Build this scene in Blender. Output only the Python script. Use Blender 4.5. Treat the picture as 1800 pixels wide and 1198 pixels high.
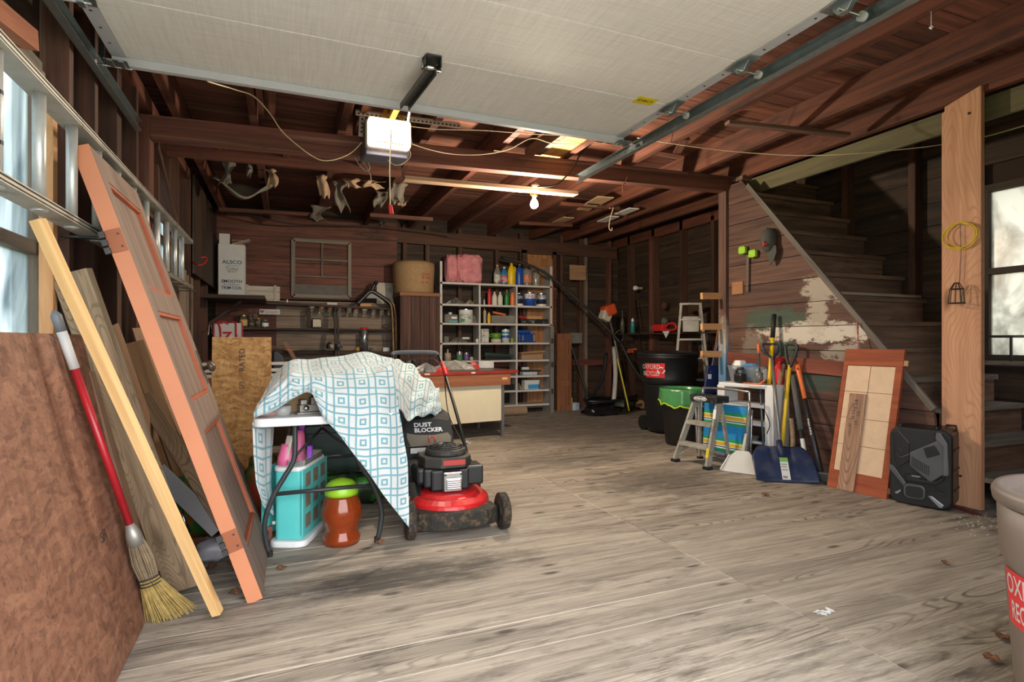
import bpy, math, random
from mathutils import Vector, Matrix, Euler
random.seed(7)
rnd = random.uniform
PI = math.pi
scene = bpy.context.scene
for o in list(bpy.data.objects): bpy.data.objects.remove(o)
COL = scene.collection

# ---------------------------------------------------------------- camera
FPX, CAMH = 985.0, 1.10
YAW = math.atan2(400, FPX)
SN, CS = math.sin(YAW), math.cos(YAW)
cam_data = bpy.data.cameras.new('camera')
cam_data.sensor_width = 36; cam_data.lens = FPX / 1800 * 36
cam_data.clip_start = .02
cam = bpy.data.objects.new('camera', cam_data)
cam.location = (0, 0, CAMH); cam.rotation_euler = (PI / 2, 0, -YAW)
COL.objects.link(cam); scene.camera = cam

# ---------------------------------------------------------------- world and exposure
world = bpy.data.worlds.new('World'); scene.world = world; world.use_nodes = True
wn = world.node_tree; wn.nodes.clear()
_o = wn.nodes.new('ShaderNodeOutputWorld'); _b = wn.nodes.new('ShaderNodeBackground')
_b.inputs[0].default_value = (.93, .965, 1.0, 1); _b.inputs[1].default_value = 3.9
wn.links.new(_b.outputs[0], _o.inputs[0])
vs = scene.view_settings
vs.view_transform = 'Standard'; vs.look = 'None'; vs.gamma = 1; vs.use_curve_mapping = False
vs.exposure = 1.0

# ---------------------------------------------------------------- measuring helpers (photo pixel + a known plane -> world point)
def ray(px, py):
    u = (px - 900) / FPX
    return Vector((SN + CS * u, CS - SN * u, (599 - py) / FPX))
def FZ(px, py, z=0.0):
    d = ray(px, py); return Vector((0, 0, CAMH)) + d * ((z - CAMH) / d.z)
def AX(px, py, X):
    d = ray(px, py); return Vector((0, 0, CAMH)) + d * (X / d.x)
def AY(px, py, Y):
    d = ray(px, py); return Vector((0, 0, CAMH)) + d * (Y / d.y)

# ---------------------------------------------------------------- mesh builder
class MB:
    def __init__(s): s.v = []; s.f = []; s.uv = None
    def add(s, vs_, fs):
        n = len(s.v); s.v += [tuple(p) for p in vs_]; s.f += [tuple(i + n for i in f) for f in fs]; return s
    def bb(s, x0, x1, y0, y1, z0, z1):
        return s.add([(x0,y0,z0),(x1,y0,z0),(x1,y1,z0),(x0,y1,z0),(x0,y0,z1),(x1,y0,z1),(x1,y1,z1),(x0,y1,z1)],
            [(3,2,1,0),(4,5,6,7),(0,1,5,4),(1,2,6,5),(2,3,7,6),(3,0,4,7)])
    def bar(s, a, b, w, h, up=(0,0,1)):
        a = Vector(a); b = Vector(b); M = frame(a, b, up); L = (b - a).length
        t = MB().bb(0, L, -w/2, w/2, -h/2, h/2)
        return s.add([M @ Vector(p) for p in t.v], t.f)
    def xf(s, M):
        s.v = [tuple(M @ Vector(p)) for p in s.v]; return s
    def join(s, o, M=None):
        return s.add([M @ Vector(p) if M else p for p in o.v], o.f)
    def tube(s, pts, r, n=8, closed=False, cap=True):
        pts = [Vector(p) for p in pts]; m = len(pts); rings = []
        rr = r if isinstance(r, (list, tuple)) else [r] * m
        prev = None
        for i, p in enumerate(pts):
            if closed: t = pts[(i+1) % m] - pts[i-1]
            else: t = pts[min(i+1, m-1)] - pts[max(i-1, 0)]
            t.normalize()
            if prev is None:
                up = Vector((0,0,1)) if abs(t.z) < .9 else Vector((1,0,0))
                nrm = t.cross(up).normalized()
            else:
                nrm = (prev - t * prev.dot(t))
                nrm = nrm.normalized() if nrm.length > 1e-6 else t.orthogonal().normalized()
            prev = nrm; bn = t.cross(nrm)
            rings.append([p + nrm * (math.cos(2*PI*k/n) * rr[i]) + bn * (math.sin(2*PI*k/n) * rr[i]) for k in range(n)])
        vs_ = [q for R in rings for q in R]; fs = []
        for i in range(m if closed else m - 1):
            j = (i + 1) % m
            for k in range(n):
                k2 = (k + 1) % n
                fs.append((i*n+k, i*n+k2, j*n+k2, j*n+k))
        if cap and not closed:
            fs.append(tuple(range(n))[::-1]); fs.append(tuple((m-1)*n + k for k in range(n)))
        return s.add(vs_, fs)
    def lathe(s, prof, n=20, c=(0,0,0), cap=True, sx=1, sy=1, a0=0, a1=2*PI):
        m = len(prof); full = abs(a1 - a0 - 2*PI) < 1e-6; k_ = n if full else n + 1
        vs_ = [(c[0] + r*sx*math.cos(a0+(a1-a0)*k/n), c[1] + r*sy*math.sin(a0+(a1-a0)*k/n), c[2] + z) for r, z in prof for k in range(k_)]
        fs = []
        for i in range(m - 1):
            for k in range(n):
                k2 = (k + 1) % k_
                fs.append((i*k_+k, i*k_+k2, (i+1)*k_+k2, (i+1)*k_+k))
        if cap and full:
            if prof[0][0] > 1e-5: fs.append(tuple(range(n))[::-1])
            if prof[-1][0] > 1e-5: fs.append(tuple((m-1)*n + k for k in range(n)))
        return s.add(vs_, fs)
    def prism(s, poly, d0, d1, plane='xz'):
        def P(a, b, d): return {'xz': (a, d, b), 'xy': (a, b, d), 'yz': (d, a, b)}[plane]
        n = len(poly)
        vs_ = [P(a, b, d0) for a, b in poly] + [P(a, b, d1) for a, b in poly]
        fs = [tuple(range(n)), tuple(range(2*n-1, n-1, -1))] + [(i, i+n, (i+1) % n + n, (i+1) % n) for i in range(n)]
        return s.add(vs_, fs)
    def grid(s, fn, nu, nv):
        vs_ = [fn(i/nu, j/nv) for j in range(nv+1) for i in range(nu+1)]
        fs = [(j*(nu+1)+i, j*(nu+1)+i+1, (j+1)*(nu+1)+i+1, (j+1)*(nu+1)+i) for j in range(nv) for i in range(nu)]
        return s.add(vs_, fs)
def frame(a, b, up=(0,0,1)):
    a = Vector(a); x = (Vector(b) - a).normalized(); up = Vector(up)
    y = up.cross(x)
    if y.length < 1e-4: y = Vector((0,1,0)).cross(x)
    y.normalize(); z = x.cross(y)
    return Matrix(((x.x,y.x,z.x,a.x),(x.y,y.y,z.y,a.y),(x.z,y.z,z.z,a.z),(0,0,0,1)))
def rrect(x0, x1, y0, y1, r, n=5):
    out = []
    for cx, cy, a in ((x1-r,y1-r,0),(x0+r,y1-r,PI/2),(x0+r,y0+r,PI),(x1-r,y0+r,1.5*PI)):
        out += [(cx + r*math.cos(a+PI/2*k/n), cy + r*math.sin(a+PI/2*k/n)) for k in range(n+1)]
    return out
def smooth_path(pts, n=6, closed=False):
    pts = [Vector(p) for p in pts]; out = []; m = len(pts)
    rng = range(m) if closed else range(m-1)
    for i in rng:
        if closed: p0, p1, p2, p3 = pts[i-1], pts[i], pts[(i+1) % m], pts[(i+2) % m]
        else: p0, p1, p2, p3 = pts[max(i-1,0)], pts[i], pts[i+1], pts[min(i+2,m-1)]
        for k in range(n):
            t = k / n
            out.append(.5*((2*p1) + (p2-p0)*t + (2*p0-5*p1+4*p2-p3)*t*t + (3*p1-p0-3*p2+p3)*t**3))
    if not closed: out.append(pts[-1])
    return out

def part(name, mb, mat, parent=None, M=None, bevel=0, smooth=False, sub=0, solid=0, seg=2, label=None):
    me = bpy.data.meshes.new(name); me.from_pydata(mb.v, [], mb.f); me.update()
    if mb.uv:
        uvl = me.uv_layers.new(name='UVMap')
        for li, l in enumerate(me.loops): uvl.data[li].uv = mb.uv[l.vertex_index]
    me.materials.append(mat)
    if smooth: me.polygons.foreach_set('use_smooth', [True] * len(me.polygons))
    o = bpy.data.objects.new(name, me); COL.objects.link(o)
    if parent: o.parent = parent
    if M is not None: o.matrix_basis = M
    if solid:
        m = o.modifiers.new('thick', 'SOLIDIFY'); m.thickness = solid; m.offset = 0
    if bevel:
        m = o.modifiers.new('bevel', 'BEVEL'); m.width = bevel; m.segments = seg; m.limit_method = 'ANGLE'; m.angle_limit = .6
    if sub:
        m = o.modifiers.new('sub', 'SUBSURF'); m.levels = sub; m.render_levels = sub
    if label: o['label'] = label
    return o
def tag(o, label, cat, group=None):
    o['label'] = label; o['category'] = cat
    if group: o['group'] = group
    return o
def thing(name, label, cat, loc=(0,0,0), rz=0, group=None, M=None):
    o = bpy.data.objects.new(name, None); COL.objects.link(o); o.empty_display_size = .05
    if M is not None: o.matrix_basis = M
    else: o.location = loc; o.rotation_euler = (0, 0, rz)
    return tag(o, label, cat, group)
def struct(name, mb=None, mat=None):
    if mb is None:
        o = bpy.data.objects.new(name, None); COL.objects.link(o)
    else: o = part(name, mb, mat)
    o['kind'] = 'structure'; return o
def board(name, a, b, w, t, mat, parent=None, up=(0,0,1), bevel=0, wob=0.0):
    """a plank from a to b; its own x axis runs along the grain"""
    a = Vector(a); b = Vector(b); L = (b - a).length
    mb = MB().bb(0, L, -w/2, w/2, -t/2, t/2)
    if wob: mb.v = [(x, y + rnd(-wob, wob), z + rnd(-wob, wob)) for x, y, z in mb.v]
    return part(name, mb, mat, parent, frame(a, b, up), bevel=bevel)
def copy_tree(o, parent=None):
    c = o.copy(); COL.objects.link(c); c.parent = parent
    for ch in [x for x in bpy.data.objects if x.parent == o]: copy_tree(ch, c)
    return c
def text(name, body, size, M, mat, parent=None, ext=.0006, bend=None, align='CENTER', sx=1.0, bold=0.0):
    cu = bpy.data.curves.new(name, 'FONT'); cu.body = body; cu.size = size; cu.extrude = ext; cu.offset = bold
    cu.align_x = align; cu.align_y = 'CENTER'; cu.resolution_u = 3
    t = bpy.data.objects.new('tmp_text', cu); COL.objects.link(t)
    dg = bpy.context.evaluated_depsgraph_get()
    me = bpy.data.meshes.new_from_object(t.evaluated_get(dg)); bpy.data.objects.remove(t)
    for v in me.vertices:
        v.co.x *= sx
        if bend: v.co = bend(v.co)
    me.materials.clear(); me.materials.append(mat); me.name = name
    o = bpy.data.objects.new(name, me); COL.objects.link(o)
    if parent: o.parent = parent
    if M is not None: o.matrix_basis = M
    return o
def face_cam(p, right=(1,0,0), up=(0,0,1)):
    """matrix with local x=right, y=up, z=outwards"""
    x = Vector(right).normalized(); y = Vector(up); y = (y - x*y.dot(x)).normalized(); z = x.cross(y)
    return Matrix(((x.x,y.x,z.x,p[0]),(x.y,y.y,z.y,p[1]),(x.z,y.z,z.z,p[2]),(0,0,0,1)))

# ---------------------------------------------------------------- materials
def lin(c):
    if isinstance(c, str): c = [int(c[i:i+2], 16) for i in (0, 2, 4)]
    r = []
    for v in c[:3]:
        v = v / 255; r.append(v/12.92 if v <= .04045 else ((v+.055)/1.055)**2.4)
    return tuple(r) + (1,)
MATS = {}
class NT:
    def __init__(s, name):
        s.m = bpy.data.materials.new(name); s.m.use_nodes = True; s.t = s.m.node_tree
        s.b = s.t.nodes['Principled BSDF']
    def n(s, typ, **kw):
        nd = s.t.nodes.new('ShaderNode' + typ)
        for k, v in kw.items(): setattr(nd, k, v)
        return nd
    def l(s, a, b): s.t.links.new(a, b)
    def coords(s, scale=(1,1,1), kind='Object', rand=True):
        tc = s.n('TexCoord'); mp = s.n('Mapping'); mp.inputs['Scale'].default_value = scale
        if rand:
            oi = s.n('ObjectInfo'); mul = s.n('VectorMath', operation='MULTIPLY_ADD')
            mul.inputs[1].default_value = (37, 17, 29)
            s.l(oi.outputs['Random'], mul.inputs[0]); s.l(tc.outputs[kind], mul.inputs[2])
            s.l(mul.outputs[0], mp.inputs[0])
        else: s.l(tc.outputs[kind], mp.inputs[0])
        return mp.outputs[0]
    def pos(s, scale=(1,1,1)):
        g = s.n('NewGeometry'); mp = s.n('Mapping'); mp.inputs['Scale'].default_value = scale
        s.l(g.outputs['Position'], mp.inputs[0]); return mp.outputs[0]
    def noise(s, vec, scale=5, detail=4, rough=.55, dist=0):
        nd = s.n('TexNoise'); nd.inputs['Scale'].default_value = scale; nd.inputs['Detail'].default_value = detail
        nd.inputs['Roughness'].default_value = rough; nd.inputs['Distortion'].default_value = dist
        s.l(vec, nd.inputs['Vector']); return nd.outputs['Fac']
    def ramp(s, fac, stops):
        r = s.n('ValToRGB'); e = r.color_ramp.elements
        while len(e) < len(stops): e.new(.5)
        for el, (p, c) in zip(e, stops):
            el.position = p; el.color = c if len(c) == 4 else tuple(c) + (1,)
        s.l(fac, r.inputs[0]); return r.outputs[0]
    def mix(s, fac, a, b, mode='MIX'):
        m = s.n('Mix', data_type='RGBA', blend_type=mode)
        for i, v in ((0, fac), (6, a), (7, b)):
            if hasattr(v, 'node'): s.l(v, m.inputs[i])
            else: m.inputs[i].default_value = v
        return m.outputs[2]
    def math(s, op, a, b=0.0, c=0.0):
        m = s.n('Math', operation=op)
        for i, v in enumerate((a, b, c)):
            if hasattr(v, 'node'): s.l(v, m.inputs[i])
            else: m.inputs[i].default_value = v
        return m.outputs[0]
    def bump(s, h, k=.3, d=.01):
        b = s.n('Bump'); b.inputs['Strength'].default_value = k; b.inputs['Distance'].default_value = d
        s.l(h, b.inputs['Height']); s.l(b.outputs[0], s.b.inputs['Normal'])
    def out(s, col=None, rough=.6, metal=0):
        if col is not None:
            if hasattr(col, 'node'): s.l(col, s.b.inputs['Base Color'])
            else: s.b.inputs['Base Color'].default_value = col
        if hasattr(rough, 'node'): s.l(rough, s.b.inputs['Roughness'])
        else: s.b.inputs['Roughness'].default_value = rough
        s.b.inputs['Metallic'].default_value = metal
        return s.m
    def obj_rand(s, lo, hi):
        oi = s.n('ObjectInfo'); mr = s.n('MapRange'); mr.inputs[3].default_value = lo; mr.inputs[4].default_value = hi
        s.l(oi.outputs['Random'], mr.inputs[0]); return mr.outputs[0]
def G(v): return (v, v, v, 1)
def mat(name, c, rough=.5, metal=0, var=.12, scale=9, bump=0, dirt=None, dirt_amt=.5, trans=0, alpha=1, spec=None, emit=None, emit_s=0):
    """a plain finish with slight unevenness; dirt = colour of grime patches"""
    if name in MATS: return MATS[name]
    t = NT(name); c = lin(c); v = t.coords(rand=True); n = t.noise(v, scale, 5)
    k = t.ramp(n, [(.3, G(1-var)), (.7, G(1+0*var))])
    col = t.mix(1.0, c, k, 'MULTIPLY')
    if dirt:
        n2 = t.noise(v, scale*.7, 8, .7); f = t.ramp(n2, [(.62-.25*dirt_amt, G(0)), (.8-.2*dirt_amt, G(1))])
        col = t.mix(f, col, lin(dirt))
    if bump: t.bump(t.noise(v, scale*6, 3), bump, .004)
    m = t.out(col, rough, metal)
    if trans: t.b.inputs['Transmission Weight'].default_value = trans
    if spec is not None: t.b.inputs['Specular IOR Level'].default_value = spec
    if alpha < 1: t.b.inputs['Alpha'].default_value = alpha
    if emit:
        t.b.inputs['Emission Color'].default_value = lin(emit); t.b.inputs['Emission Strength'].default_value = emit_s
    MATS[name] = m; return m
def wood(name, c1, c2, rough=.75, gs=1.0, bump=.35, blotch=None, blotch_amt=.5, knots=None, vary=.25, axis='x', streak=None, wave=0.0):
    """timber, grain along the object's own x axis (or y / z)"""
    if name in MATS: return MATS[name]
    t = NT(name)
    sc = {'x': (.5, 9, 9), 'y': (9, .5, 9), 'z': (9, 9, .5)}[axis]
    v = t.coords(tuple(q*gs for q in sc)); n = t.noise(v, 2.2, 8, .62, .4)
    col = t.ramp(n, [(.3, lin(c2)), (.62, lin(c1))])
    h = n
    if wave:
        sw = {'x': (.22, 1, 1), 'y': (1, .22, 1), 'z': (1, 1, .22)}[axis]
        v3 = t.coords(tuple(q*gs for q in sw)); d = t.noise(v3, 2.6, 2, .4)
        w = t.math('SINE', t.math('MULTIPLY', d, 330.0))
        f = t.ramp(w, [(.4, G(0)), (1.0, G(1))])
        col = t.mix(t.math('MULTIPLY', f, wave), col, lin(c2))
    if blotch:
        b = t.noise(t.coords({'x': (.9, 2.5, 2.5), 'y': (2.5, .9, 2.5), 'z': (2.5, 2.5, .9)}[axis]), 1.6, 6, .65)
        f = t.ramp(b, [(.68-.25*blotch_amt, G(0)), (.82-.15*blotch_amt, G(1))])
        col = t.mix(f, col, lin(blotch))
    if streak:
        b2 = t.noise(t.coords({'x': (.35, 20, 20), 'y': (20, .35, 20), 'z': (20, 20, .35)}[axis]), 1.2, 3, .5)
        f2 = t.ramp(b2, [(.62, G(0)), (.72, G(1))])
        col = t.mix(t.math('MULTIPLY', f2, .6), col, lin(streak))
    if knots:
        vo = t.n('TexVoronoi'); vo.inputs['Scale'].default_value = 1.0
        t.l(t.coords({'x': (1.6, 5, 5), 'y': (5, 1.6, 5), 'z': (5, 5, 1.6)}[axis]), vo.inputs['Vector'])
        f3 = t.ramp(vo.outputs['Distance'], [(.06, G(1)), (.17, G(0))])
        col = t.mix(t.math('MULTIPLY', f3, .85), col, lin(knots))
    col = t.mix(1.0, col, t.ramp(t.obj_rand(0, 1), [(0, G(1-vary)), (1, G(1+vary*.0))]), 'MULTIPLY')
    t.bump(h, bump, .004)
    MATS[name] = t.out(col, rough); return MATS[name]
# ---------------------------------------------------------------- timber finishes of the building
W_WALL = wood('old_wall_board', '824f40', '462a22', blotch='2a1b16', blotch_amt=.55, streak='7a6a5e', vary=.45)
W_WALLG = wood('old_wall_board_grey', 'a28c78', '665548', blotch='332a24', blotch_amt=.45, streak='8f8478', vary=.3)
W_DARK = wood('old_dark_board', '56402f', '2a1d16', blotch='1c1512', blotch_amt=.6, streak='6b6058', vary=.5)
W_CEIL = wood('ceiling_board_wood', '8a5540', '43261b', blotch='2e1c15', blotch_amt=.4, streak='a08a7a', vary=.45)
W_JOIST = wood('joist_wood', '73412d', '3a1f15', blotch='2a1812', blotch_amt=.4, vary=.3)
W_BEAM = wood('beam_wood', '7d4c3c', '4a2a20', blotch='382019', blotch_amt=.35, streak='9a7a66', vary=.1)
W_STUD = wood('stud_wood', '64402f', '34211a', blotch='2a1c17', blotch_amt=.4, streak='8a7263', vary=.35)
W_PINE = wood('new_pine', 'd8a676', 'bd8552', vary=.12, knots='8a5530', bump=.15, wave=.35)
W_FIR = wood('new_fir', 'cf9d7a', 'b58060', vary=.05, knots='6e3d22', bump=.15, wave=.75)
W_STEP = wood('stair_wood', '8a6854', '4a372b', blotch='201915', blotch_amt=.5, streak='7f7369', vary=.3)
W_TREAD = wood('stair_tread_wood', '948578', '63574c', blotch='3a312a', blotch_amt=.4, vary=.2)

def floor_mat():
    t = NT('weathered_floor_plank')
    v = t.coords((.5, 8, 8)); n = t.noise(v, 2.0, 8, .65, .3)
    col = t.ramp(n, [(.25, lin('7e7266')), (.6, lin('b4a899'))])
    # growth rings: long cathedral lines
    v2 = t.coords((.12, 1.25, 1)); d = t.noise(v2, 2.4, 2.2, .42)
    w = t.math('SINE', t.math('MULTIPLY', d, 420.0))
    line = t.ramp(w, [(.5, G(0)), (1.0, G(1))])
    amt = t.ramp(t.noise(t.coords((.6, 2, 2)), 1.1, 3), [(.44, G(0)), (.60, G(1))])
    col = t.mix(t.math('MULTIPLY', t.math('MULTIPLY', line, amt), .75), col, lin('4a4039'))
    fs = t.noise(t.coords((1.6, 55, 55)), 1.6, 6, .7); fs_ = t.ramp(fs, [(.5, G(0)), (.68, G(1))])
    col = t.mix(t.math('MULTIPLY', fs_, .55), col, lin('5a5048'))
    # knots
    vo = t.n('TexVoronoi'); vo.inputs['Scale'].default_value = 1.0; t.l(t.coords((2.2, 6.4, 5)), vo.inputs['Vector'])
    f3 = t.ramp(vo.outputs['Distance'], [(.05, G(1)), (.13, G(0))])
    col = t.mix(t.math('MULTIPLY', f3, .85), col, lin('3b302a'))
    # grime: short dark weathered streaks and oil stains that cross the planks
    s1 = t.noise(t.pos((1.5, 9, 1)), 1.8, 9, .74); g1 = t.ramp(s1, [(.50, G(0)), (.64, G(1))])
    s0 = t.noise(t.pos((.55, .9, 1)), .8, 5, .6); g0 = t.ramp(s0, [(.36, G(0)), (.58, G(1))])
    col = t.mix(t.math('MULTIPLY', t.math('MULTIPLY', g1, g0), .85), col, lin('453c36'))
    # dark patches with their own places on the floor, the largest far back
    g = t.n('NewGeometry'); sx = t.n('SeparateXYZ'); t.l(g.outputs['Position'], sx.inputs[0])
    wob = t.noise(t.pos((3, 9, 1)), 1.5, 6, .7)
    tot = None
    for (x, y, rx, ry, k) in ((.55, 2.62, .75, .20, .95), (2.75, 3.62, .75, .42, .75), (3.4, 6.0, 1.5, 1.6, .7), (1.9, 7.0, 1.6, .8, .6), (4.1, 2.0, .45, .5, .5), (2.5, 4.6, .9, .5, .6)):
        dx = t.math('DIVIDE', t.math('SUBTRACT', sx.outputs[0], x), rx); dy = t.math('DIVIDE', t.math('SUBTRACT', sx.outputs[1], y), ry)
        r2 = t.math('ADD', t.math('MULTIPLY', dx, dx), t.math('MULTIPLY', dy, dy))
        m = t.math('MULTIPLY', t.ramp(t.math('ADD', r2, t.math('MULTIPLY', t.math('SUBTRACT', wob, .5), 2.6)), [(.1, G(1)), (.95, G(0))]), k)
        tot = m if tot is None else t.math('MAXIMUM', tot, m)
    col = t.mix(t.math('MULTIPLY', tot, .9), col, lin('3c3632'))
    # pale dust and spilled white powder
    s2 = t.noise(t.pos((1.2, 2.2, 1)), 1.9, 7, .7); g2 = t.ramp(s2, [(.58, G(0)), (.75, G(1))])
    col = t.mix(t.math('MULTIPLY', g2, .5), col, lin('d6cdc4'))
    col = t.mix(1.0, col, t.ramp(t.obj_rand(0, 1), [(0, G(.86)), (1, G(1))]), 'MULTIPLY')
    t.bump(t.math('SUBTRACT', n, t.math('MULTIPLY', line, .3)), .35, .004)
    return t.out(col, .78)
W_FLOOR = floor_mat()
DUST = mat('floor_dust', 'e2d8ca', .95, bump=.4, scale=30)

XL, XR, YB, XS = -.83, 5.2, 8.12, 4.15     # stud faces: left, right outer, back; stair wall
# floor --------------------------------------------------------------------------------------
floor = struct('floor', MB().bb(-.95, 5.35, .12, 8.35, -.12, -.0025), DUST)
y = .14
while y < 8.2:
    w = .190 + rnd(-.006, .006)
    z = rnd(-.0008, 0); gp = random.choice((.004,.006,.008,.010))
    board('floor_plank', (-.93, y + w/2, -.012+z), (1.9285 + rnd(-.004, .001), y + w/2, -.012+z), w - gp, .024, W_FLOOR, floor)
    y += w
y = .12
while y < 8.2:
    w = .236 + rnd(-.012, .012); z = rnd(-.0008, 0); gp = random.choice((.003,.005,.007))
    if 2.5 < y < 2.75: z += .004
    board('floor_plank', (1.932, y + w/2, -.012+z), (5.33, y + w/2, -.012+z), w - gp, .024, W_FLOOR, floor)
    y += w

# walls --------------------------------------------------------------------------------------
def split(y0, y1, z0, z1, holes):
    segs = [(y0, y1)]
    for (a, b, c, d) in holes:
        if z1 > c + .01 and z0 < d - .01:
            out = []
            for s, e in segs:
                if b <= s or a >= e: out.append((s, e)); continue
                if a > s: out.append((s, a))
                if b < e: out.append((b, e))
            segs = out
    return segs
def board_wall(par, plane, at, u0, u1, z0, z1, bw, mt, holes=(), t=.022, name='wall_board'):
    z = z0
    while z < z1 - .02:
        w = min(bw + rnd(-.012, .012), z1 - z)
        for s, e in split(u0, u1, z, z + w, holes):
            m_ = mt(s, z) if callable(mt) else mt
            if plane == 'x': board(name, (at, s, z+w/2), (at, e, z+w/2), w - .004, t, m_, par, up=(1,0,0), wob=.002)
            else: board(name, (s, at, z+w/2), (e, at, z+w/2), w - .004, t, m_, par, up=(0,1,0), wob=.002)
        z += w
wall_left = struct('wall_left')
HOLE_L1 = (1.0, 2.80, .95, 2.2); HOLE_L2 = (4.72, 5.4, 1.45, 2.35)
DARK_SLAB = mat('dark_slab', '3a2b23', .9)
def light_stop(par, plane, at, u0, u1, z0, z1, holes=(), t=.03):  # unseen slabs added behind the boards to stop light leaking through gaps
    us = sorted({u0, u1} | {q for h in holes for q in h[:2]}); zs = sorted({z0, z1} | {q for h in holes for q in h[2:]})
    for a, b in zip(us, us[1:]):
        for c, d in zip(zs, zs[1:]):
            if any(a >= h[0]-1e-6 and b <= h[1]+1e-6 and c >= h[2]-1e-6 and d <= h[3]+1e-6 for h in holes): continue
            if plane == 'x': part('light_stop_slab', MB().bb(at, at+t, a, b, c, d), DARK_SLAB, par)
            else: part('light_stop_slab', MB().bb(a, b, at, at+t, c, d), DARK_SLAB, par)
light_stop(wall_left, 'x', XL-.17, .15, 8.4, -.1, 3.0, [HOLE_L1, HOLE_L2])
board_wall(wall_left, 'x', XL-.112, .2, 8.3, 0, 2.9, .21, W_DARK, [HOLE_L1, HOLE_L2])
LG = wood('pale_wall_board', '9a8a78', '5c5046', blotch='3c332c', blotch_amt=.5, vary=.3)
for yy, wd, m_, z1 in ((2.88,.05,W_STUD,2.72),(3.22,.05,W_STUD,2.72),(3.62,.09,W_STUD,2.72),(4.02,.05,W_STUD,2.72),(4.42,.14,W_BEAM,2.6),(4.66,.05,W_STUD,2.72),(5.46,.05,W_STUD,2.72),(6.1,.05,W_STUD,2.72),(6.75,.05,W_STUD,2.72),(7.4,.05,W_STUD,2.72)):
    board('stud', (XL-.05, yy, 0), (XL-.05, yy, z1), wd, .1, m_, wall_left, up=(1,0,0))
board('new_stud', (XL-.022, 2.70, 1.0), (XL-.022, 2.70, 2.05), .045, .045, W_PINE, wall_left, up=(1,0,0))
board('top_plate', (XL-.05, .2, 2.68), (XL-.05, 8.2, 2.68), .1, .09, W_JOIST, wall_left)
board('brace', (XL-.02, 4.5, 2.45), (XL-.02, 5.5, 1.95), .09, .05, W_STUD, wall_left)
board('wall_panel', (XL-.02, 5.75, .2), (XL-.02, 5.75, 1.75), .4, .02, LG, wall_left, up=(1,0,0))
board('wall_panel', (XL-.02, 6.2, .2), (XL-.02, 6.2, 1.72), .3, .02, W_WALLG, wall_left, up=(1,0,0))
board('wall_panel', (XL-.02, 5.52, 1.1), (XL-.02, 5.52, 1.6), .11, .02, mat('old_white_paint','c9c4ba',.7,dirt='6a6058'), wall_left, up=(1,0,0))
board('wall_panel', (XL-.03, 2.765, .9), (XL-.03, 2.765, 1.42), .1, .02, LG, wall_left, up=(1,0,0))
for yy in (3.42, 3.82):
    board('wall_panel', (XL-.09, yy, .9), (XL-.09, yy, 1.62), .17, .02, LG, wall_left, up=(1,0,0))
board('header_trim', AX(-60, -20, -.855), AX(53, 70, -.855), .05, .07, wood('orange_brown_trim','a8623c','7d4328',vary=.02), wall_left)
# dark lining boards in the far left corner
board('lining_board', (XL+.02, 6.6, 1.75), (XL+.02, 6.6, 2.7), .9, .02, W_DARK, wall_left, up=(1,0,0))
board('lining_board', (XL+.02, 7.55, 1.75), (XL+.02, 7.55, 2.7), .95, .02, W_DARK, wall_left, up=(1,0,0))

wall_back = struct('wall_back')
light_stop(wall_back, 'y', YB+.15, -1.0, 5.4, -.1, 3.0)
board_wall(wall_back, 'y', YB+.12, -.95, 5.35, 0, 2.95, .2, W_DARK)
board_wall(wall_back, 'y', YB-.02, -.82, 1.5, 1.66, 2.8, .165, W_WALL, name='cladding_board')
board_wall(wall_back, 'y', YB-.02, -.82, -.1, .1, 1.64, .19, W_WALL, name='cladding_board')
board_wall(wall_back, 'y', YB-.02, -.1, 1.5, .1, 1.64, .19, W_WALLG, name='cladding_board')
for xx, m_ in ((1.62,W_STUD),(1.95,W_STUD),(2.45,W_STUD),(3.05,W_STUD),(3.46,W_STUD),(4.17,W_STUD),(4.52,W_STUD),(5.08,W_BEAM),(4.62,W_WALLG)):
    board('stud', (xx, YB+.05, 0), (xx, YB+.05, 2.8), .055, .1, m_, wall_back, up=(0,1,0))
board('girt', (1.5, YB, 2.62), (5.2, YB, 2.58), .2, .05, W_STUD, wall_back, up=(0,1,0))
board('girt', (1.5, YB+.02, .75), (5.2, YB+.02, .75), .1, .05, wood('red_brown_board','7a4030','4a241b',vary=.1), wall_back, up=(0,1,0))
wall_right = struct('wall_right')
HOLE_R = (1.75, 2.80, .93, 2.36)
light_stop(wall_right, 'x', XR+.15, .15, 8.4, -.1, 3.75, [HOLE_R])
board_wall(wall_right, 'x', XR+.11, .2, 8.3, 0, 3.7, .21, W_DARK, [HOLE_R])
for yy in (.5,1.1,1.68,2.87,3.3,3.95,4.6,5.2,5.82,6.45,7.1,7.75):
    board('stud', (XR+.05, yy, 0), (XR+.05, yy, 2.8 if yy > 4.5 else 3.6), .06, .1, W_STUD, wall_right, up=(1,0,0))
for yy in (7.1,):
    board('stud', (XR+.05, yy+.03, 0), (XR+.05, yy+.03, 2.7), .1, .13, W_BEAM, wall_right, up=(1,0,0))
board('top_plate', (XR+.05, 4.5, 2.74), (XR+.05, 8.2, 2.74), .1, .14, W_JOIST, wall_right)
board('girt', (XR+.04, 4.6, 1.22), (XR+.04, 8.1, 1.18), .1, .03, W_STUD, wall_right)
# front wall beside and over the doorway
wall_front = struct('wall_front')
light_stop(wall_front, 'y', .11, 2.12, 5.4, -.1, 3.75)
light_stop(wall_front, 'y', .11, -1.0, 2.12, 2.3, 3.0)
board_wall(wall_front, 'y', .16, 2.12, 5.35, 0, 3.7, .21, W_DARK)
board_wall(wall_front, 'y', .16, -.95, 2.12, 2.3, 2.95, .21, W_DARK)

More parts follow.
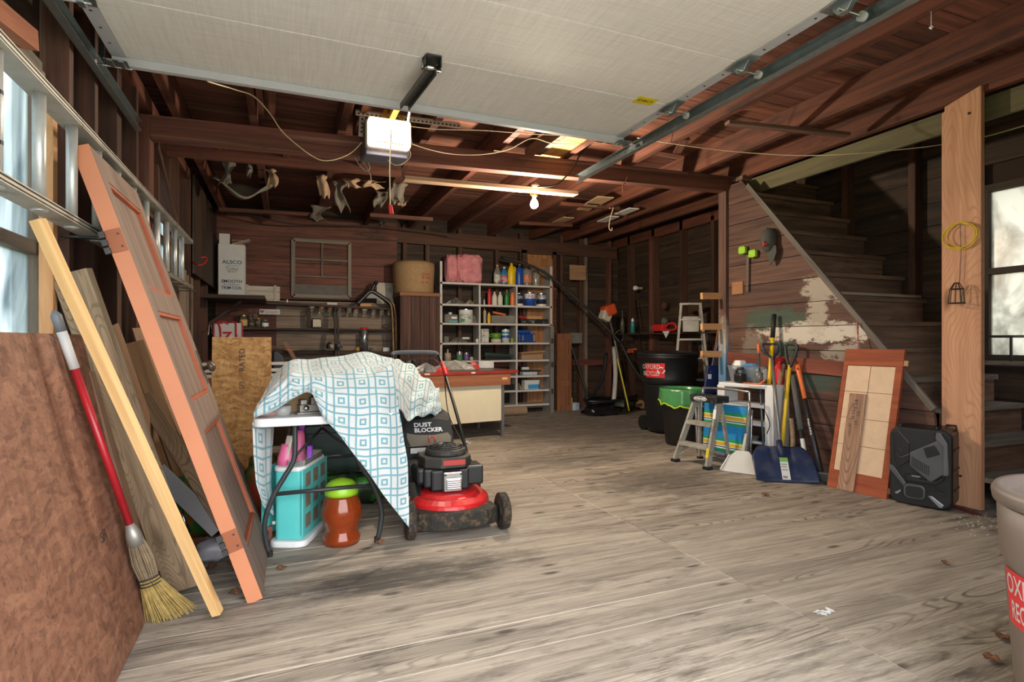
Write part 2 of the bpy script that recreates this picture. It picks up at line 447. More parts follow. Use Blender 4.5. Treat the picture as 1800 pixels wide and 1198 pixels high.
# wall under the stairs ------------------------------------------------------------------------
def ydiag(z): return 2.473 + (z - .63) * .85
wall_stair = struct('wall_stair')
def paint_mat():
    t = NT('stair_wall_board')
    v = t.coords((.5, 9, 9)); n = t.noise(v, 2.2, 8, .62, .4)
    col = t.ramp(n, [(.3, lin('382520')), (.62, lin('6b4a3c'))])
    g = t.n('NewGeometry'); sx = t.n('SeparateXYZ'); t.l(g.outputs['Position'], sx.inputs[0])
    ragged = t.noise(t.pos((1, 4, 9)), 2.6, 10, .78)
    def patch(y, z, ry, rz, soft=5.0):
        dy = t.math('DIVIDE', t.math('SUBTRACT', sx.outputs[1], y), ry); dz = t.math('DIVIDE', t.math('SUBTRACT', sx.outputs[2], z), rz)
        r2 = t.math('ADD', t.math('MULTIPLY', dy, dy), t.math('MULTIPLY', dz, dz))
        return t.ramp(t.math('ADD', r2, t.math('MULTIPLY', t.math('SUBTRACT', ragged, .5), soft)), [(.55, G(1)), (.85, G(0))])
    for (y, z, ry, rz, c, k) in ((3.85, 1.30, .42, .12, '3f5a4c', .75), (3.7, 1.0, .14, .2, '3f5a4c', .8), (3.45, .78, .35, .12, '2f5148', .7),
                              (3.3, 1.55, .26, .14, 'c4b8a8', .9), (3.4, 1.17, .62, .10, 'd2c8ba', .9), (3.38, 1.36, .12, .28, 'b9ad9d', .85), (3.15, 1.0, .2, .1, 'b9ad9d', .7), (4.1, 1.0, .15, .25, '8d8478', .5)):
        col = t.mix(t.math('MULTIPLY', patch(y, z, ry, rz), k), col, lin(c))
    col = t.mix(1.0, col, t.ramp(t.obj_rand(0, 1), [(0, G(.7)), (1, G(1))]), 'MULTIPLY')
    t.bump(n, .4, .004); return t.out(col, .75)
W_STAIRWALL = paint_mat()
z = 0.0
while z < 2.5:
    w = .205; y0, y1 = max(2.46, ydiag(z) + .02), max(2.46, ydiag(z + w) + .02)
    poly = [(y0-4.4, -w/2), (0, -w/2), (0, w/2-.006), (y1-4.4, w/2-.006)]
    if y1 < 4.35:
        m = MB().prism(poly, -.012, .012, 'xz'); o = part('wall_board', m, W_STAIRWALL, wall_stair, Matrix.Translation((XS, 4.4, z+w/2)) @ Matrix.Rotation(PI/2, 4, 'Z'))
    z += w
board('ledger_board', (XS-.02, 4.4, .93), (XS-.02, 2.75, .86), .12, .02, wood('red_ledger','8a4a38','5c2c20',vary=.05), wall_stair, up=(1,0,0))
board('stringer_trim', (XS-.02, ydiag(.63), .63), (XS-.02, ydiag(2.6), 2.6), .045, .02, wood('grey_trim_wood','6f665e','4b433d',vary=.05), wall_stair, up=(1,0,0))
board('wall_patch', (XS-.02, 4.34, 1.62), (XS-.02, 4.2, 1.62), .12, .014, wood('tan_patch','a5744f','7d5236',vary=.05), wall_stair, up=(1,0,0))
CPOST = NT('corner_post_wood')
def _cp():
    t = CPOST; v = t.coords((.5, 9, 9)); n = t.noise(v, 2.2, 8, .62, .4)
    col = t.ramp(n, [(.3, lin('3a2720')), (.62, lin('6e4f42'))])
    g = t.n('NewGeometry'); sx = t.n('SeparateXYZ'); t.l(g.outputs['Position'], sx.inputs[0])
    rg = t.noise(t.pos((6, 6, 2.2)), 3, 7, .7)
    zz = t.math('ADD', sx.outputs[2], t.math('MULTIPLY', t.math('SUBTRACT', rg, .5), .9))
    col = t.mix(t.math('MULTIPLY', t.ramp(t.math('DIVIDE', zz, 3.0), [(.40, G(1)), (.46, G(0))]), t.ramp(rg, [(.35, G(.5)), (.6, G(1))])), col, lin('a9a196'))
    col = t.mix(t.ramp(t.math('ADD', t.math('DIVIDE', zz, 3.0), t.math('MULTIPLY', t.noise(t.pos((9,9,3)), 2, 6), .25)), [(.43, G(1)), (.5, G(0))]), col, lin('5f87a6'))
    t.bump(n, .4, .004); return t.out(col, .75)
board('corner_post', (XS, 4.45, 0), (XS, 4.45, 2.72), .1, .1, _cp(), wall_stair, up=(1,0,0))

# ceiling --------------------------------------------------------------------------------------
ceiling = struct('ceiling')
y = .2
while y < 8.3:
    w = .138 + rnd(-.01, .01)
    xe = 5.3 if (y > 4.55 or y < 1.9) else 4.3
    board('ceiling_board', (-.95, y + w/2, 2.925), (xe, y + w/2, 2.925), w - .004, .022, W_CEIL, ceiling, wob=.003)
    y += w
for xx in (-.72, -.21, .41, 1.05, 1.68, 2.31, 2.95, 3.66, 4.24):
    board('joist', (xx, .2, 2.815), (xx, 8.25, 2.815), .055, .19, W_JOIST, ceiling)
board('joist', (4.75, 4.6, 2.815), (4.75, 8.25, 2.815), .055, .19, W_JOIST, ceiling)
board('header_board', (4.30, 4.3, 2.63), (4.30, .4, 2.63), .03, .15, wood('olive_header','6b6446','544d36',vary=.05), ceiling)
part('upper_floor', MB().bb(-1.0, 4.3, .1, 8.4, 2.94, 2.98).bb(4.3, 5.4, 4.6, 8.4, 2.94, 2.98).bb(4.3, 5.4, .1, 1.9, 2.94, 2.98), DARK_SLAB, ceiling)
part('stair_sky_cover', MB().bb(4.25, 5.4, 1.85, 4.65, 3.72, 3.75).bb(4.22,4.25,1.85,4.65,2.94,3.75).bb(4.25,5.4,4.62,4.65,2.98,3.75).bb(4.25,5.4,1.85,1.88,2.98,3.75), DARK_SLAB, ceiling)  # cover added over the stairs to keep the sky out
# boards lining the lidded box added above the stair opening
board_wall(ceiling, 'y', 4.6, 4.3, 5.3, 2.94, 3.7, .2, W_DARK, name='sky_cover_board')
board_wall(ceiling, 'x', 4.27, 1.9, 4.6, 2.94, 3.7, .2, W_DARK, name='sky_cover_board')
board_wall(ceiling, 'y', 1.9, 4.3, 5.3, 2.94, 3.7, .2, W_DARK, name='sky_cover_board')
yy = 1.9
while yy < 4.6:
    board('sky_cover_board', (4.27, yy+.1, 3.7), (5.35, yy+.1, 3.7), .196, .02, W_DARK, ceiling); yy += .2
a, b = AY(265, 226, 4.40), AY(1306, 328, 4.45); a.x = XL
board('main_beam', a, b, .1, .155, W_BEAM, ceiling, bevel=.004)
board('second_beam', (XL, 4.95, 2.60), (.95, 4.95, 2.63), .05, .17, W_JOIST, ceiling)
for xx in (-.45, .02, .62):
    board('blocking', (xx, 4.7, 2.66), (xx, 5.15, 2.66), .06, .14, W_JOIST, ceiling)
for xx, yy in ((-.21, 3.2), (-.14, 3.2), (.45, 3.4)):
    board('scab_board', (xx+.06, yy, 2.8), (xx+.06, yy+1.1, 2.78), .04, .2, W_JOIST, ceiling)
board('cross_strip', AY(385, 368, 7.2), AY(560, 378, 7.2), .06, .04, W_JOIST, ceiling)
board('cross_strip', AY(650, 378, 6.6), AY(760, 386, 6.6), .06, .04, W_JOIST, ceiling)
board('cross_strip', FZ(1278, 216, 2.71), FZ(1490, 237, 2.71), .06, .025, wood('grey_strip','7a5b4c','543b30',vary=.05), ceiling)
board('hanging_plank', AY(710, 314, 4.62), AY(1012, 341, 4.62), .1, .03, wood('pale_plank','c2a183','9a7a60',vary=.05), ceiling)
NB = wood('yellow_new_board','d9a95c','c08a3e',vary=.05,bump=.1)
board('new_board', (2.20, 4.7, 2.755), (2.20, 3.2, 2.755), .2, .03, NB, ceiling)
board('new_board_stack', (2.06, 4.7, 2.79), (2.06, 3.2, 2.79), .05, .12, wood('grey_stack','7b6653','5a4838',vary=.05), ceiling)
board('furring_board', AY(1205, 244, 3.7), AY(1190, 268, 4.2), .07, .02, W_JOIST, ceiling)

# stairs ---------------------------------------------------------------------------------------
stairs = struct('stairs')
for k in range(1, 14):
    zz = .21*k; yn = 2.473 + (zz-.63)*.85
    xs = XS+.02 if yn > 2.5 else 4.245
    board('tread', (xs, yn+.12, zz-.02), (XR, yn+.12, zz-.02), .26, .035, W_TREAD if k < 5 else W_STEP, stairs, wob=.003)
    board('riser', (xs+.01, yn+.03, zz-.125), (XR, yn+.03, zz-.125), .175, .02, W_STEP, stairs, up=(0,1,0), wob=.002)
# right window -----------------------------------------------------------------------------------
def film_mat(name, a, b, sc):
    t = NT(name); t.t.nodes.remove(t.b)
    v = t.pos(sc); n = t.noise(v, 1.6, 4, .6, 1.2)
    col = t.ramp(n, [(.35, lin(a)), (.62, lin(b))])
    tr = t.n('BsdfTransparent'); tl = t.n('BsdfTranslucent'); gl = t.n('BsdfGlossy'); gl.inputs['Roughness'].default_value = .25
    t.l(col, tr.inputs[0]); t.l(col, tl.inputs[0])
    m1 = t.n('MixShader'); m1.inputs[0].default_value = .55; t.l(tr.outputs[0], m1.inputs[1]); t.l(tl.outputs[0], m1.inputs[2])
    m2 = t.n('MixShader'); m2.inputs[0].default_value = .06; t.l(m1.outputs[0], m2.inputs[1]); t.l(gl.outputs[0], m2.inputs[2])
    t.l(m2.outputs[0], t.t.nodes['Material Output'].inputs[0]); return t.m
FILM = film_mat('cloudy_plastic_film', '77746f', 'b4b2ac', (1, 1.8, 1.0))
FILM2 = film_mat('milky_window_glass', '7c868c', 'c4cbcf', (1, 1.4, .7))
WF = wood('old_window_frame', '8a7d6e', '54493f', blotch='3a322b', vary=.15)
WFD = wood('dark_window_frame', '4a3c32', '2c231d', vary=.15)
def window(name, X, y0, y1, z0, z1, zm, frm, film, side, mull=None):
    w = struct(name)
    for (ya, za, yb, zb, d) in ((y0,z0,y0,z1,.06),(y1,z0,y1,z1,.06),(y0,z0,y1,z0,.06),(y0,z1,y1,z1,.06),(y0,zm,y1,zm,.05)):
        board('window_frame', (X, ya, za), (X, yb, zb), .06, d, frm, w, up=(0,0,1) if ya != yb else (0,1,0), bevel=.004)
    for (za, zb) in ((z0, zm), (zm, z1)):
        part('pane', MB().bb(X-.003+side*.01, X+.003+side*.01, y0+.02, y1-.02, za+.02, zb-.02), film, w)
    return w
window('window_1', XR+.09, 1.78, 2.77, .96, 2.33, 1.66, WFD, FILM, 1)
board('window_sill', (XR-.03, 1.7, .93), (XR-.03, 2.9, .93), .16, .03, W_TREAD, bpy.data.objects['window_1'])
window('window_2', XL-.085, 1.05, 2.75, .98, 2.17, 1.46, WF, FILM2, -1)
window('window_3', XL-.08, 4.74, 5.38, 1.47, 2.33, 1.9, WF, FILM2, -1)
# outdoors ---------------------------------------------------------------------------------------
def grass_mat():
    t = NT('lawn'); n = t.noise(t.pos((1,1,1)), 1.4, 8, .7); n2 = t.noise(t.pos((1,1,1)), 30, 3)
    col = t.mix(.5, t.ramp(n, [(.35, lin('6d7a3e')), (.6, lin('b7ad6a'))]), t.ramp(n2, [(.3, lin('4e6330')), (.7, lin('a9b070'))]))
    t.bump(n2, .5, .03); return t.out(col, .9)
ground = struct('ground', MB().bb(-40, 40, -30, 45, -.4, -.13), grass_mat())
part('driveway', MB().bb(-1.6, 6, -9, .1, -.129, -.1), mat('concrete_drive', 'b9b3aa', .9, bump=.3), ground)
# ---------------------------------------------------------------- shared finishes
ALU = mat('aluminium', 'd0d0cc', .4, .55, var=.18, scale=14, bump=.1)
ALU_OLD = mat('worn_aluminium', 'b8b2a6', .5, .3, var=.25, scale=10, bump=.2, dirt='6f675c', dirt_amt=.4)
GALV = mat('galvanised_steel', 'a9b4b6', .32, .9, var=.25, scale=20)
STEEL = mat('bright_steel', 'c9cacb', .22, 1.0)
DKSTEEL = mat('dark_steel', '4a4b4c', .4, .8, var=.2)
BLK = mat('black_plastic', '1d1d1f', .42, var=.25, dirt='3c3833', dirt_amt=.25)
BLKM = mat('matt_black', '171717', .6)
CHAR = mat('charcoal_tube', '3b3d3f', .4, .3)
WHT = mat('white_plastic', 'e6e6e6', .35, var=.06)
CARD = mat('white_cardboard', 'd5d4cf', .8, var=.08)
KRAFT = mat('brown_cardboard', 'a98664', .85)
RED = mat('red_paint', 'c2272d', .35, var=.15)
REDP = mat('red_plastic', 'd02a2c', .4)
ORANGE = mat('orange_plastic', 'e8763a', .4)
YEL = mat('yellow_plastic', 'f0c818', .35, var=.15)
NAVY = mat('navy_print', '27416f', .6)
INK = mat('dark_ink', '33291f', .7)
WHITEINK = mat('white_ink', 'f0f0ee', .5)

def osb_mat(name, a, b, c):
    t = NT(name); v = t.coords((1,1,1)); nz = t.n('TexNoise'); nz.inputs['Scale'].default_value = 5; t.l(v, nz.inputs['Vector'])
    ds = t.n('VectorMath', operation='MULTIPLY_ADD'); ds.inputs[1].default_value = (.12,.12,.12); t.l(nz.outputs['Color'], ds.inputs[0]); t.l(v, ds.inputs[2])
    cols = None
    for sc, rot in ((( 16, 60, 1), .5), ((60, 16, 1), -.4), ((22, 48, 1), 1.2)):
        mp = t.n('Mapping'); mp.inputs['Rotation'].default_value = (0, 0, rot); mp.inputs['Scale'].default_value = (sc[0], sc[1], 3)
        t.l(ds.outputs[0], mp.inputs[0]); vo = t.n('TexVoronoi'); vo.inputs['Scale'].default_value = 1; t.l(mp.outputs[0], vo.inputs['Vector'])
        r = t.ramp(vo.outputs['Color'], [(.15, lin(c)), (.5, lin(b)), (.85, lin(a))])
        cols = r if cols is None else t.mix(.45, cols, r)
    fl = t.ramp(t.noise(t.coords((1,1,1)), 70, 4, .7), [(.3, G(.45)), (.45, G(1))])
    col = t.mix(1.0, cols, fl, 'MULTIPLY'); t.bump(t.noise(v, 60, 4), .3, .003)
    return t.out(col, .7)
OSB_D = osb_mat('weathered_strand_board', '9a6d54', '7d523e', '5e3b2b')
OSB_L = osb_mat('fresh_strand_board', 'e0b070', 'c58f50', '96602e')

# ---------------------------------------------------------------- left wall: leaning sheets, boards, broom, old door, ladder
def lean(name, p, q, r, th, mt, label=None, cat=None, parent=None, bevel=0, grain='y'):
    """a sheet: p = bottom corner, q = other bottom corner, r = top corner over p"""
    p, q, r = Vector(p), Vector(q), Vector(r); x = (q-p); w = x.length; x.normalize()
    y = (r-p); y = y - x*y.dot(x); h = y.length; y.normalize(); z = x.cross(y)
    M = Matrix(((x.x,y.x,z.x,p.x),(x.y,y.y,z.y,p.y),(x.z,y.z,z.z,p.z),(0,0,0,1)))
    o = part(name, MB().bb(0, w, 0, h, -th, 0), mt, parent, M, bevel=bevel)
    if label: tag(o, label, cat)
    return o, M, w, h
big, M_, w_, h_ = lean('strand_board_sheet', (-.502, 2.668, .005), (-.502, 1.35, .005), (-.735, 2.668, 1.125), -.011, OSB_D, 'large weathered reddish-brown strand board sheet leaning in the left foreground', 'board')
Mt = lambda x, y: Matrix.Translation((x, y, .0))
def on(M, x, y, rz=0): return M @ Matrix.Translation((x, y, .0135)) @ Matrix.Rotation(rz, 4, 'Z')
t_ = text('stamp', 'SFI', .055, Matrix.Translation((.31, .42, -.0008)) @ Matrix.Rotation(PI, 4, 'Y'), INK, big)
sheet2 = thing('plywood_sheet', 'thin plywood sheet with dark spray marks behind the red broom', 'board')
lean('sheet', (-.478, 3.16, .004), (-.478, 2.64, .004), (-.70, 3.16, .98), -.012, wood('dark_plywood', '8a6a52', '5d4434', blotch='33302f', blotch_amt=.35, vary=.05, axis='y'), parent=sheet2)
lean('strand_board_sheet', (-.60, 3.42, .004), (-.60, 2.9, .004), (-.80, 3.42, 1.08), -.014, OSB_D, 'smaller brown strand board sheet behind the grey lumber', 'board')

def bar_thing(name, a, b, w, t, mt, label, cat, up=(0,0,1), bevel=.002, group=None):
    o = board(name, a, b, w, t, mt, None, up, bevel); return tag(o, label, cat, group)
W_GREY = wood('treated_lumber', '9c8468', '6e5a45', knots='5a4633', vary=.02, gs=2.2, blotch='7d6c58', blotch_amt=.3, wave=.8)
bar_thing('lumber', (-.395, 2.735, .05), (-.775, 2.69, 1.37), .135, .04, W_GREY, 'thick grey weathered lumber leaning on the left wall beside the pale stick', 'lumber', up=(.3,1,0))
bar_thing('stick', (-.245, 2.50, .02), (-.735, 2.24, 1.49), .034, .034, wood('pale_stick','e3bd85','c99c62',knots='8a5a35',vary=.02,bump=.1), 'long pale square pine stick leaning over the grey lumber', 'stick', up=(.4,1,.0))
def hexv(c): return c
FL = wood('laminate_flooring', '9a7354', '6e4f39', vary=.3, gs=2.5, rough=.5, wave=.5)
FL2 = wood('oak_strip', 'a07c58', '7a5a3e', vary=.2)
ep = [(-.52,3.02,1.12),]
for i, (px, py, bx, by, w, mt, lab) in enumerate((
    (196, 572, -.50, 3.55, .13, FL, 'wide brown laminate plank, leftmost of the leaning flooring planks'),
    (240, 576, -.47, 3.72, .10, FL, 'brown laminate plank standing behind the striped bundle'),
    (252, 584, -.34, 3.66, .11, FL, 'long brown laminate plank with a pale edge nearest the old door'),
    (236, 600, -.42, 3.60, .09, FL2, 'narrow tan floor strip leaning among the laminate planks'))):
    top = AX(px, py, -.79 + .015*i); bar_thing('floor_plank_offcut', (bx, by, .012), top, w, .012, mt, lab, 'plank', up=(.55, -.2, .45) if i != 3 else (.5,-.8,.1))
bar_thing('trim_board', FZ(395, 921, .16), AX(252, 695, -.70), .075, .03, wood('ribbed_trim','a98c6c','7c6147',vary=.05,gs=2,wave=.9), 'short ribbed tan trim board propped above the red-brown kick board', 'board', up=(.2,-1,.2))
bar_thing('trim_strip', FZ(470, 890, .05), AX(275, 600, -.74), .03, .02, FL2, 'thin dark wooden strip leaning behind the old door', 'strip')
bar_thing('black_sheet', (-.55, 3.66, .02), (-.735, 3.70, .90), .5, .02, mat('black_gloss_panel','0c0d0f',.15), 'glossy black flat panel standing behind the leaning planks', 'panel', up=(1,-.15,.2))
bar_thing('metal_strip', FZ(385, 932, .13), FZ(275, 825, .43), .085, .004, mat('grey_sheet_metal','a7a4a4',.45,.4), 'flat grey metal strip with a rounded end lying across the black panel', 'strip', up=(.2,-1,.3))
tag(part('chrome_tube', MB().tube([FZ(331, 935, .1), FZ(318, 895, .22)], .012, 12), STEEL, smooth=True), 'short chrome tube beside the grey metal strip', 'tube')
bar_thing('kick_board', FZ(258, 975, .05), FZ(478, 938, .05), .09, .025, wood('red_brown_kick','8c5138','63331f',vary=.02), 'red-brown board lying on edge on the floor under the leaning planks', 'board', up=(0,1,0))
bar_thing('weathered_offcut', AX(318, 620, -.80), (-.66, AX(318,620,-.80).y-.1, .01), .12, .015, wood('pale_offcut','8f7a62','6b5845',vary=.02), 'small weathered wooden offcut by the far left wall', 'board', up=(1,-.3,0))
bar_thing('white_strip', (-.64, AX(278,600,-.79).y, .01), AX(278, 600, -.79), .03, .01, WHT, 'white strip glimpsed behind the old door', 'strip', up=(1,0,0))

# broom
br = thing('broom', 'straw broom with a red handle leaning on the strand board sheet', 'broom', (-.44, 2.56, 0))
B0, B1 = Vector((-.44, 2.56, 0)), AX(95, 545, -.73)
ax = (B1 - B0).normalized(); off = -B0
def al(k): return ax * k
L = (B1-B0).length
part('handle', MB().tube([al(.40), al(L-.21)], .0135, 12), mat('red_handle','a81e28',.3,var=.2), br, smooth=True)
part('grip', MB().tube([al(L-.21), al(L-.075)], .016, 12), mat('grey_white_grip','c9c7c6',.5), br, smooth=True)
part('hanger', MB().tube([al(L-.075), al(L-.02), al(L)], [.016,.017,.006], 12), mat('grey_cap','6c7075',.5), br, smooth=True)
part('ferrule', MB().tube([al(.43), al(.385), al(.345)], [.015,.026,.030], 12), mat('dull_zinc','a8a49c',.45,.6), br, smooth=True)
straw = mat('broom_straw', 'c3a764', .85, var=.4, scale=40)
straw2 = mat('broom_straw_grey', '9a8468', .9, var=.4, scale=40)
side = ax.cross(Vector((0,1,0))).normalized(); fwd = ax.cross(side)
mb = MB(); mb2 = MB()
for i in range(230):
    a = rnd(0, 2*PI); r0 = math.sqrt(rnd(0,1)); sx_, sy_ = math.cos(a)*r0, math.sin(a)*r0
    k0, k1, k2 = .36, .19, rnd(0.0, .035)
    p0 = al(k0) + side*sx_*.028 + fwd*sy_*.024
    pm = al(.27) + side*sx_*.040 + fwd*sy_*.028
    p1 = al(k1) + side*sx_*.034 + fwd*sy_*.02
    p2 = al(k2) + side*(sx_*.085 + .012*rnd(-1,1)) + fwd*(sy_*.028) + Vector((.03,0,.0))
    if p2.z < .003: p2.z = .003
    mb2.tube([p0, pm, p1], .0016, 3); mb.tube([p1, p1*.5+p2*.5 + Vector((.0,0,-.004)), p2], [.0017,.0016,.0012], 3)
o = part('bristle', mb, straw, br); o['kind'] = 'stuff'
o = part('bristle_neck', mb2, straw2, br); o['kind'] = 'stuff'
for k in (.20,.185,.172):
    ring = [al(k) + side*math.cos(q*PI/8)*.039 + fwd*math.sin(q*PI/8)*.026 for q in range(16)]
    part('binding', MB().tube(ring, .0022, 5, closed=True), BLKM, br, smooth=True)

# old door lying on its long edge against the wall
DB, DT = Vector((-.085, 2.60, .012)), Vector((-.70, 2.64, 1.86))
DW = .74; ydir = Vector((0,1,0)); ux = (DT-DB).normalized(); nz = ux.cross(ydir).normalized()   # up along door, width into the room, normal
if nz.x < 0: nz = -nz
Md = Matrix(((ux.x,ydir.x,nz.x,DB.x),(ux.y,ydir.y,nz.y,DB.y),(ux.z,ydir.z,nz.z,DB.z),(0,0,0,1)))
od = thing('old_door', 'old panelled wooden door with a salmon painted edge leaning on the left wall', 'door', M=Md)
DL = (DT-DB).length
SAL = mat('salmon_paint', 'c67e58', .55, var=.1, scale=5); GREYW = wood('grey_door_face', '8c7466', '6b564b', vary=.02)
RUST = mat('terracotta_paint', 'b55c38', .55, var=.2)
part('edge', MB().bb(0, DL, -.004, .001, -.06, 0), SAL, od)
for (a, b, c, d) in ((0,DL,.001,.105),(0,DL,DW-.105,DW)):
    part('stile', MB().bb(a,b,c,d,-.06,0), GREYW, od, bevel=.002)
for (a, b) in ((0,.2),(.74,.88),(1.28,1.38),(DL-.12,DL)):
    part('rail', MB().bb(a,b,.105,DW-.105,-.06,0), GREYW, od, bevel=.002)
for (a, b) in ((.2,.74),(.88,1.28),(1.38,DL-.12)):
    part('panel', MB().bb(a,b,.105,DW-.105,-.03,-.02), GREYW, od)
    m = MB()
    m.bb(a,b,.105,.12,-.02,-.004); m.bb(a,b,DW-.12,DW-.105,-.02,-.004); m.bb(a,a+.015,.12,DW-.12,-.02,-.004); m.bb(b-.015,b,.12,DW-.12,-.02,-.004)
    part('moulding', m, RUST, od)
for k in (.28, 1.57):
    h = part('hinge', MB().bb(k-.045,k+.045,-.008,-.004,-.056,0), mat('painted_hinge','9a5a3c',.45,.4), od, bevel=.001)
    m = MB()
    for j in range(3): m.bb(k-.045+.032*j, k-.045+.032*j+.024, -.018, -.004, -.078, -.058)
    part('knuckle', m, DKSTEEL, h)
    part('screw', MB().bb(k-.03,k-.022,-.010,-.008,-.02,-.012).bb(k+.02,k+.028,-.010,-.008,-.02,-.012), DKSTEEL, h)
part('lock_plate', MB().bb(.92,1.10,DW-.08,DW-.03,0,.002), mat('dull_brass','6a6255',.4,.8), od)
kn = part('knob', MB().lathe([(0,.062),(.018,.06),(.029,.048),(.03,.036),(.02,.028),(.011,.026),(.011,0)], 16, (1.0, DW-.055, 0)), mat('brown_knob','5a4a3e',.35,.3), od, smooth=True)

# extension ladder on brackets along the left wall
LX, z0, z1 = -.745, 1.545, 1.925
ld = thing('extension_ladder', 'long aluminium ladder hung on its side along the left wall', 'ladder', (LX, 2.0, z0))
y0, y1 = -.75, 3.36
for zz, s in ((0, 1), (z1-z0, -1)):
    m = MB().prism([(-.038,-.014),(.038,-.014),(.038,-.010),(.004,-.010),(.004,.010),(.038,.010),(.038,.014),(-.038,.014),(-.038,.010),(-.004,.010),(-.004,-.010),(-.038,-.010)], y0, y1, 'xz')
    m.bb(-.037,.037,y0,y1,-.004,.004)
    m.v = [(a, b, c + zz) for a, b, c in m.v]
    part('rail', m, ALU_OLD, ld)
yy = y0 + .12; k = 0
while yy < y1 - .1:
    rg = part('rung', MB().tube([(0,yy,.004),(0,yy,z1-z0-.004)], .0185, 16), ALU, ld, smooth=True)
    part('rivet', MB().lathe([(.026,-.002),(.024,-.008),(.012,-.009),(.012,-.002)], 14, (0,yy,-.012)), ALU, rg, smooth=True)
    if k < 3:
        for zz in (.1, .24): part('tape_mark', MB().lathe([(.0192,.0),(.0192,.012)], 14, (0,yy,zz), cap=False), BLKM, rg)
    yy += .305; k += 1
for yy in (2.8-2.0, 5.46-2.02):
    part('bracket', MB().bar((-.1,yy,-.02),(.05,yy,-.02),.03,.008), DKSTEEL, ld)

# ---------------------------------------------------------------- folding table and what is on and under it
TX0, TX1, TY0, TY1, TZ = -.14, .54, 2.95, 4.15, .725
ft = thing('folding_table', 'white plastic folding table with grey tube legs under the patterned cloth', 'table', ((TX0+TX1)/2, (TY0+TY1)/2, 0))
hx, hy = (TX1-TX0)/2, (TY1-TY0)/2
part('tabletop', MB().prism(rrect(-hx,hx,-hy,hy,.05), TZ-.042, TZ, 'xy'), WHT, ft, bevel=.006)
for sgn in (-1, 1):
    yb = sgn*(hy-.17)
    lp = [(-.30+.03,yb,.0),(-.295,yb,.16),(-.255,yb,.30),(-.20,yb,.40),(-.165,yb,.46),(-.15,yb,.52),(-.15,yb,TZ-.05)]
    rp = [(-x,b,c) for x,b,c in lp]
    for pth in (lp, rp):
        lg = part('leg', MB().tube(smooth_path(pth,4), .0135, 10), CHAR, ft, smooth=True)
        part('foot', MB().tube([(pth[0][0],yb,.0),(pth[0][0],yb,.03)], .016, 10), BLKM, lg)
    part('stretcher', MB().tube([(-.245,yb,.315),(.245,yb,.315)], .011, 8), CHAR, ft, smooth=True)
    part('brace', MB().tube([(-.15,yb,.5),(0,yb-sgn*.28,.60)], .007, 8).tube([(.15,yb,.5),(0,yb-sgn*.28,.60)], .007, 8).tube([(0,yb-sgn*.28,.60),(0,yb-sgn*.34,TZ-.05)], .008, 8), CHAR, ft, smooth=True)
# things on the table
def router_vise():
    p = AY(541, 722, 3.06); t = thing('metal_vise', 'small grey cast metal vise on the white table under the cloth', 'vise', (p.x, 3.08, TZ), .2)
    part('base', MB().bb(-.06,.06,-.04,.04,0,.012).bb(-.045,.05,-.03,.03,.012,.05), mat('cast_metal','8d8780',.45,.6), t, bevel=.004)
    part('jaw', MB().bb(.012,.05,-.03,.03,.05,.085).bb(-.04,-.008,-.03,.03,.05,.075), mat('cast_metal','8d8780',.45,.6), t, bevel=.003)
    part('post', MB().tube([(.032,0,.08),(.032,0,.15)], .014, 14), STEEL, t, smooth=True)
    part('screw', MB().tube([(-.02,-.06,.035),(-.02,.04,.035)], .009, 10).tube([(-.02,-.062,.035),(-.02,-.045,.035)], .014, 10), STEEL, t, smooth=True)
router_vise()
for i, (px, r, h, mt, lab) in enumerate(((470, .05, .028, mat('pink_clear_cup','c9a09a',.2,trans=.3), 'low pinkish plastic cup at the left corner of the white table'), (496, .045, .05, mat('clear_cup','dcdcd8',.15,trans=.5), 'short clear ribbed cup beside the cast metal vise'))):
    p = AY(px, 733, 3.05)
    tag(part('plastic_cup', MB().lathe([(0,0),(r*.85,0),(r,h*.5),(r*1.02,h),(r*.92,h),(r*.8,.006),(0,.006)], 20), mt, None, Matrix.Translation((p.x, 3.06, TZ)), smooth=True), lab, 'cup')
# teal storage case
cs = thing('toy_case', 'teal plastic storage case with window cut-outs under the table', 'toy case', (.085, 3.40, 0), -.38)
TEAL = mat('teal_plastic', '5ec8c4', .35, var=.06)
part('base', MB().prism(rrect(-.10,.10,-.21,.21,.05), 0, .035, 'xy'), WHT, cs, bevel=.008)
part('body', MB().prism(rrect(-.075,.075,-.18,.18,.025), .035, .40, 'xy'), TEAL, cs, bevel=.006)
part('top', MB().prism(rrect(-.085,.085,-.19,.19,.05), .40, .425, 'xy'), WHT, cs, bevel=.006)
for sx_ in (.083,):
    m = MB()
    pn = part('window_panel', MB().bb(.077,.086,-.2,.2,.06,.41), TEAL, cs, bevel=.003)
    for i in range(3):
        for j in range(3): part('window', MB().bb(.0862,.0868,-.16+.12*i,-.085+.12*i,.09+.11*j,.165+.11*j), mat('case_window','8a7a6a',.5,var=.4,scale=30), pn)
part('door_panel', MB().bar((-.09,.17,.235),(-.135,-.19,.235),.012,.37), TEAL, cs, bevel=.003)
for zz in (.28,.12): part('hinge', MB().bb(-.082,-.07,-.185,-.175,zz,zz+.015), mat('cream_clip','e0d6c4',.5), cs)
PINK = mat('pink_plastic', 'ee6fa0', .4); PURP = mat('purple_plastic', '9a4fd0', .4)
part('turret', MB().lathe([(.05,0),(.045,.04),(.03,.09),(.028,.11)], 14, (-.04,-.1,.425)).lathe([(.04,0),(.035,.05),(.03,.14),(.02,.16)], 14, (-.03,.06,.425)), PINK, cs, smooth=True)
part('spire', MB().bar((-.03,.08,.55),(-.015,.1,.70),.03,.02), PURP, cs, bevel=.003)
part('post', MB().bar((.06,-.02,.42),(.06,-.02,.51),.025,.025), PURP, cs, bevel=.003)
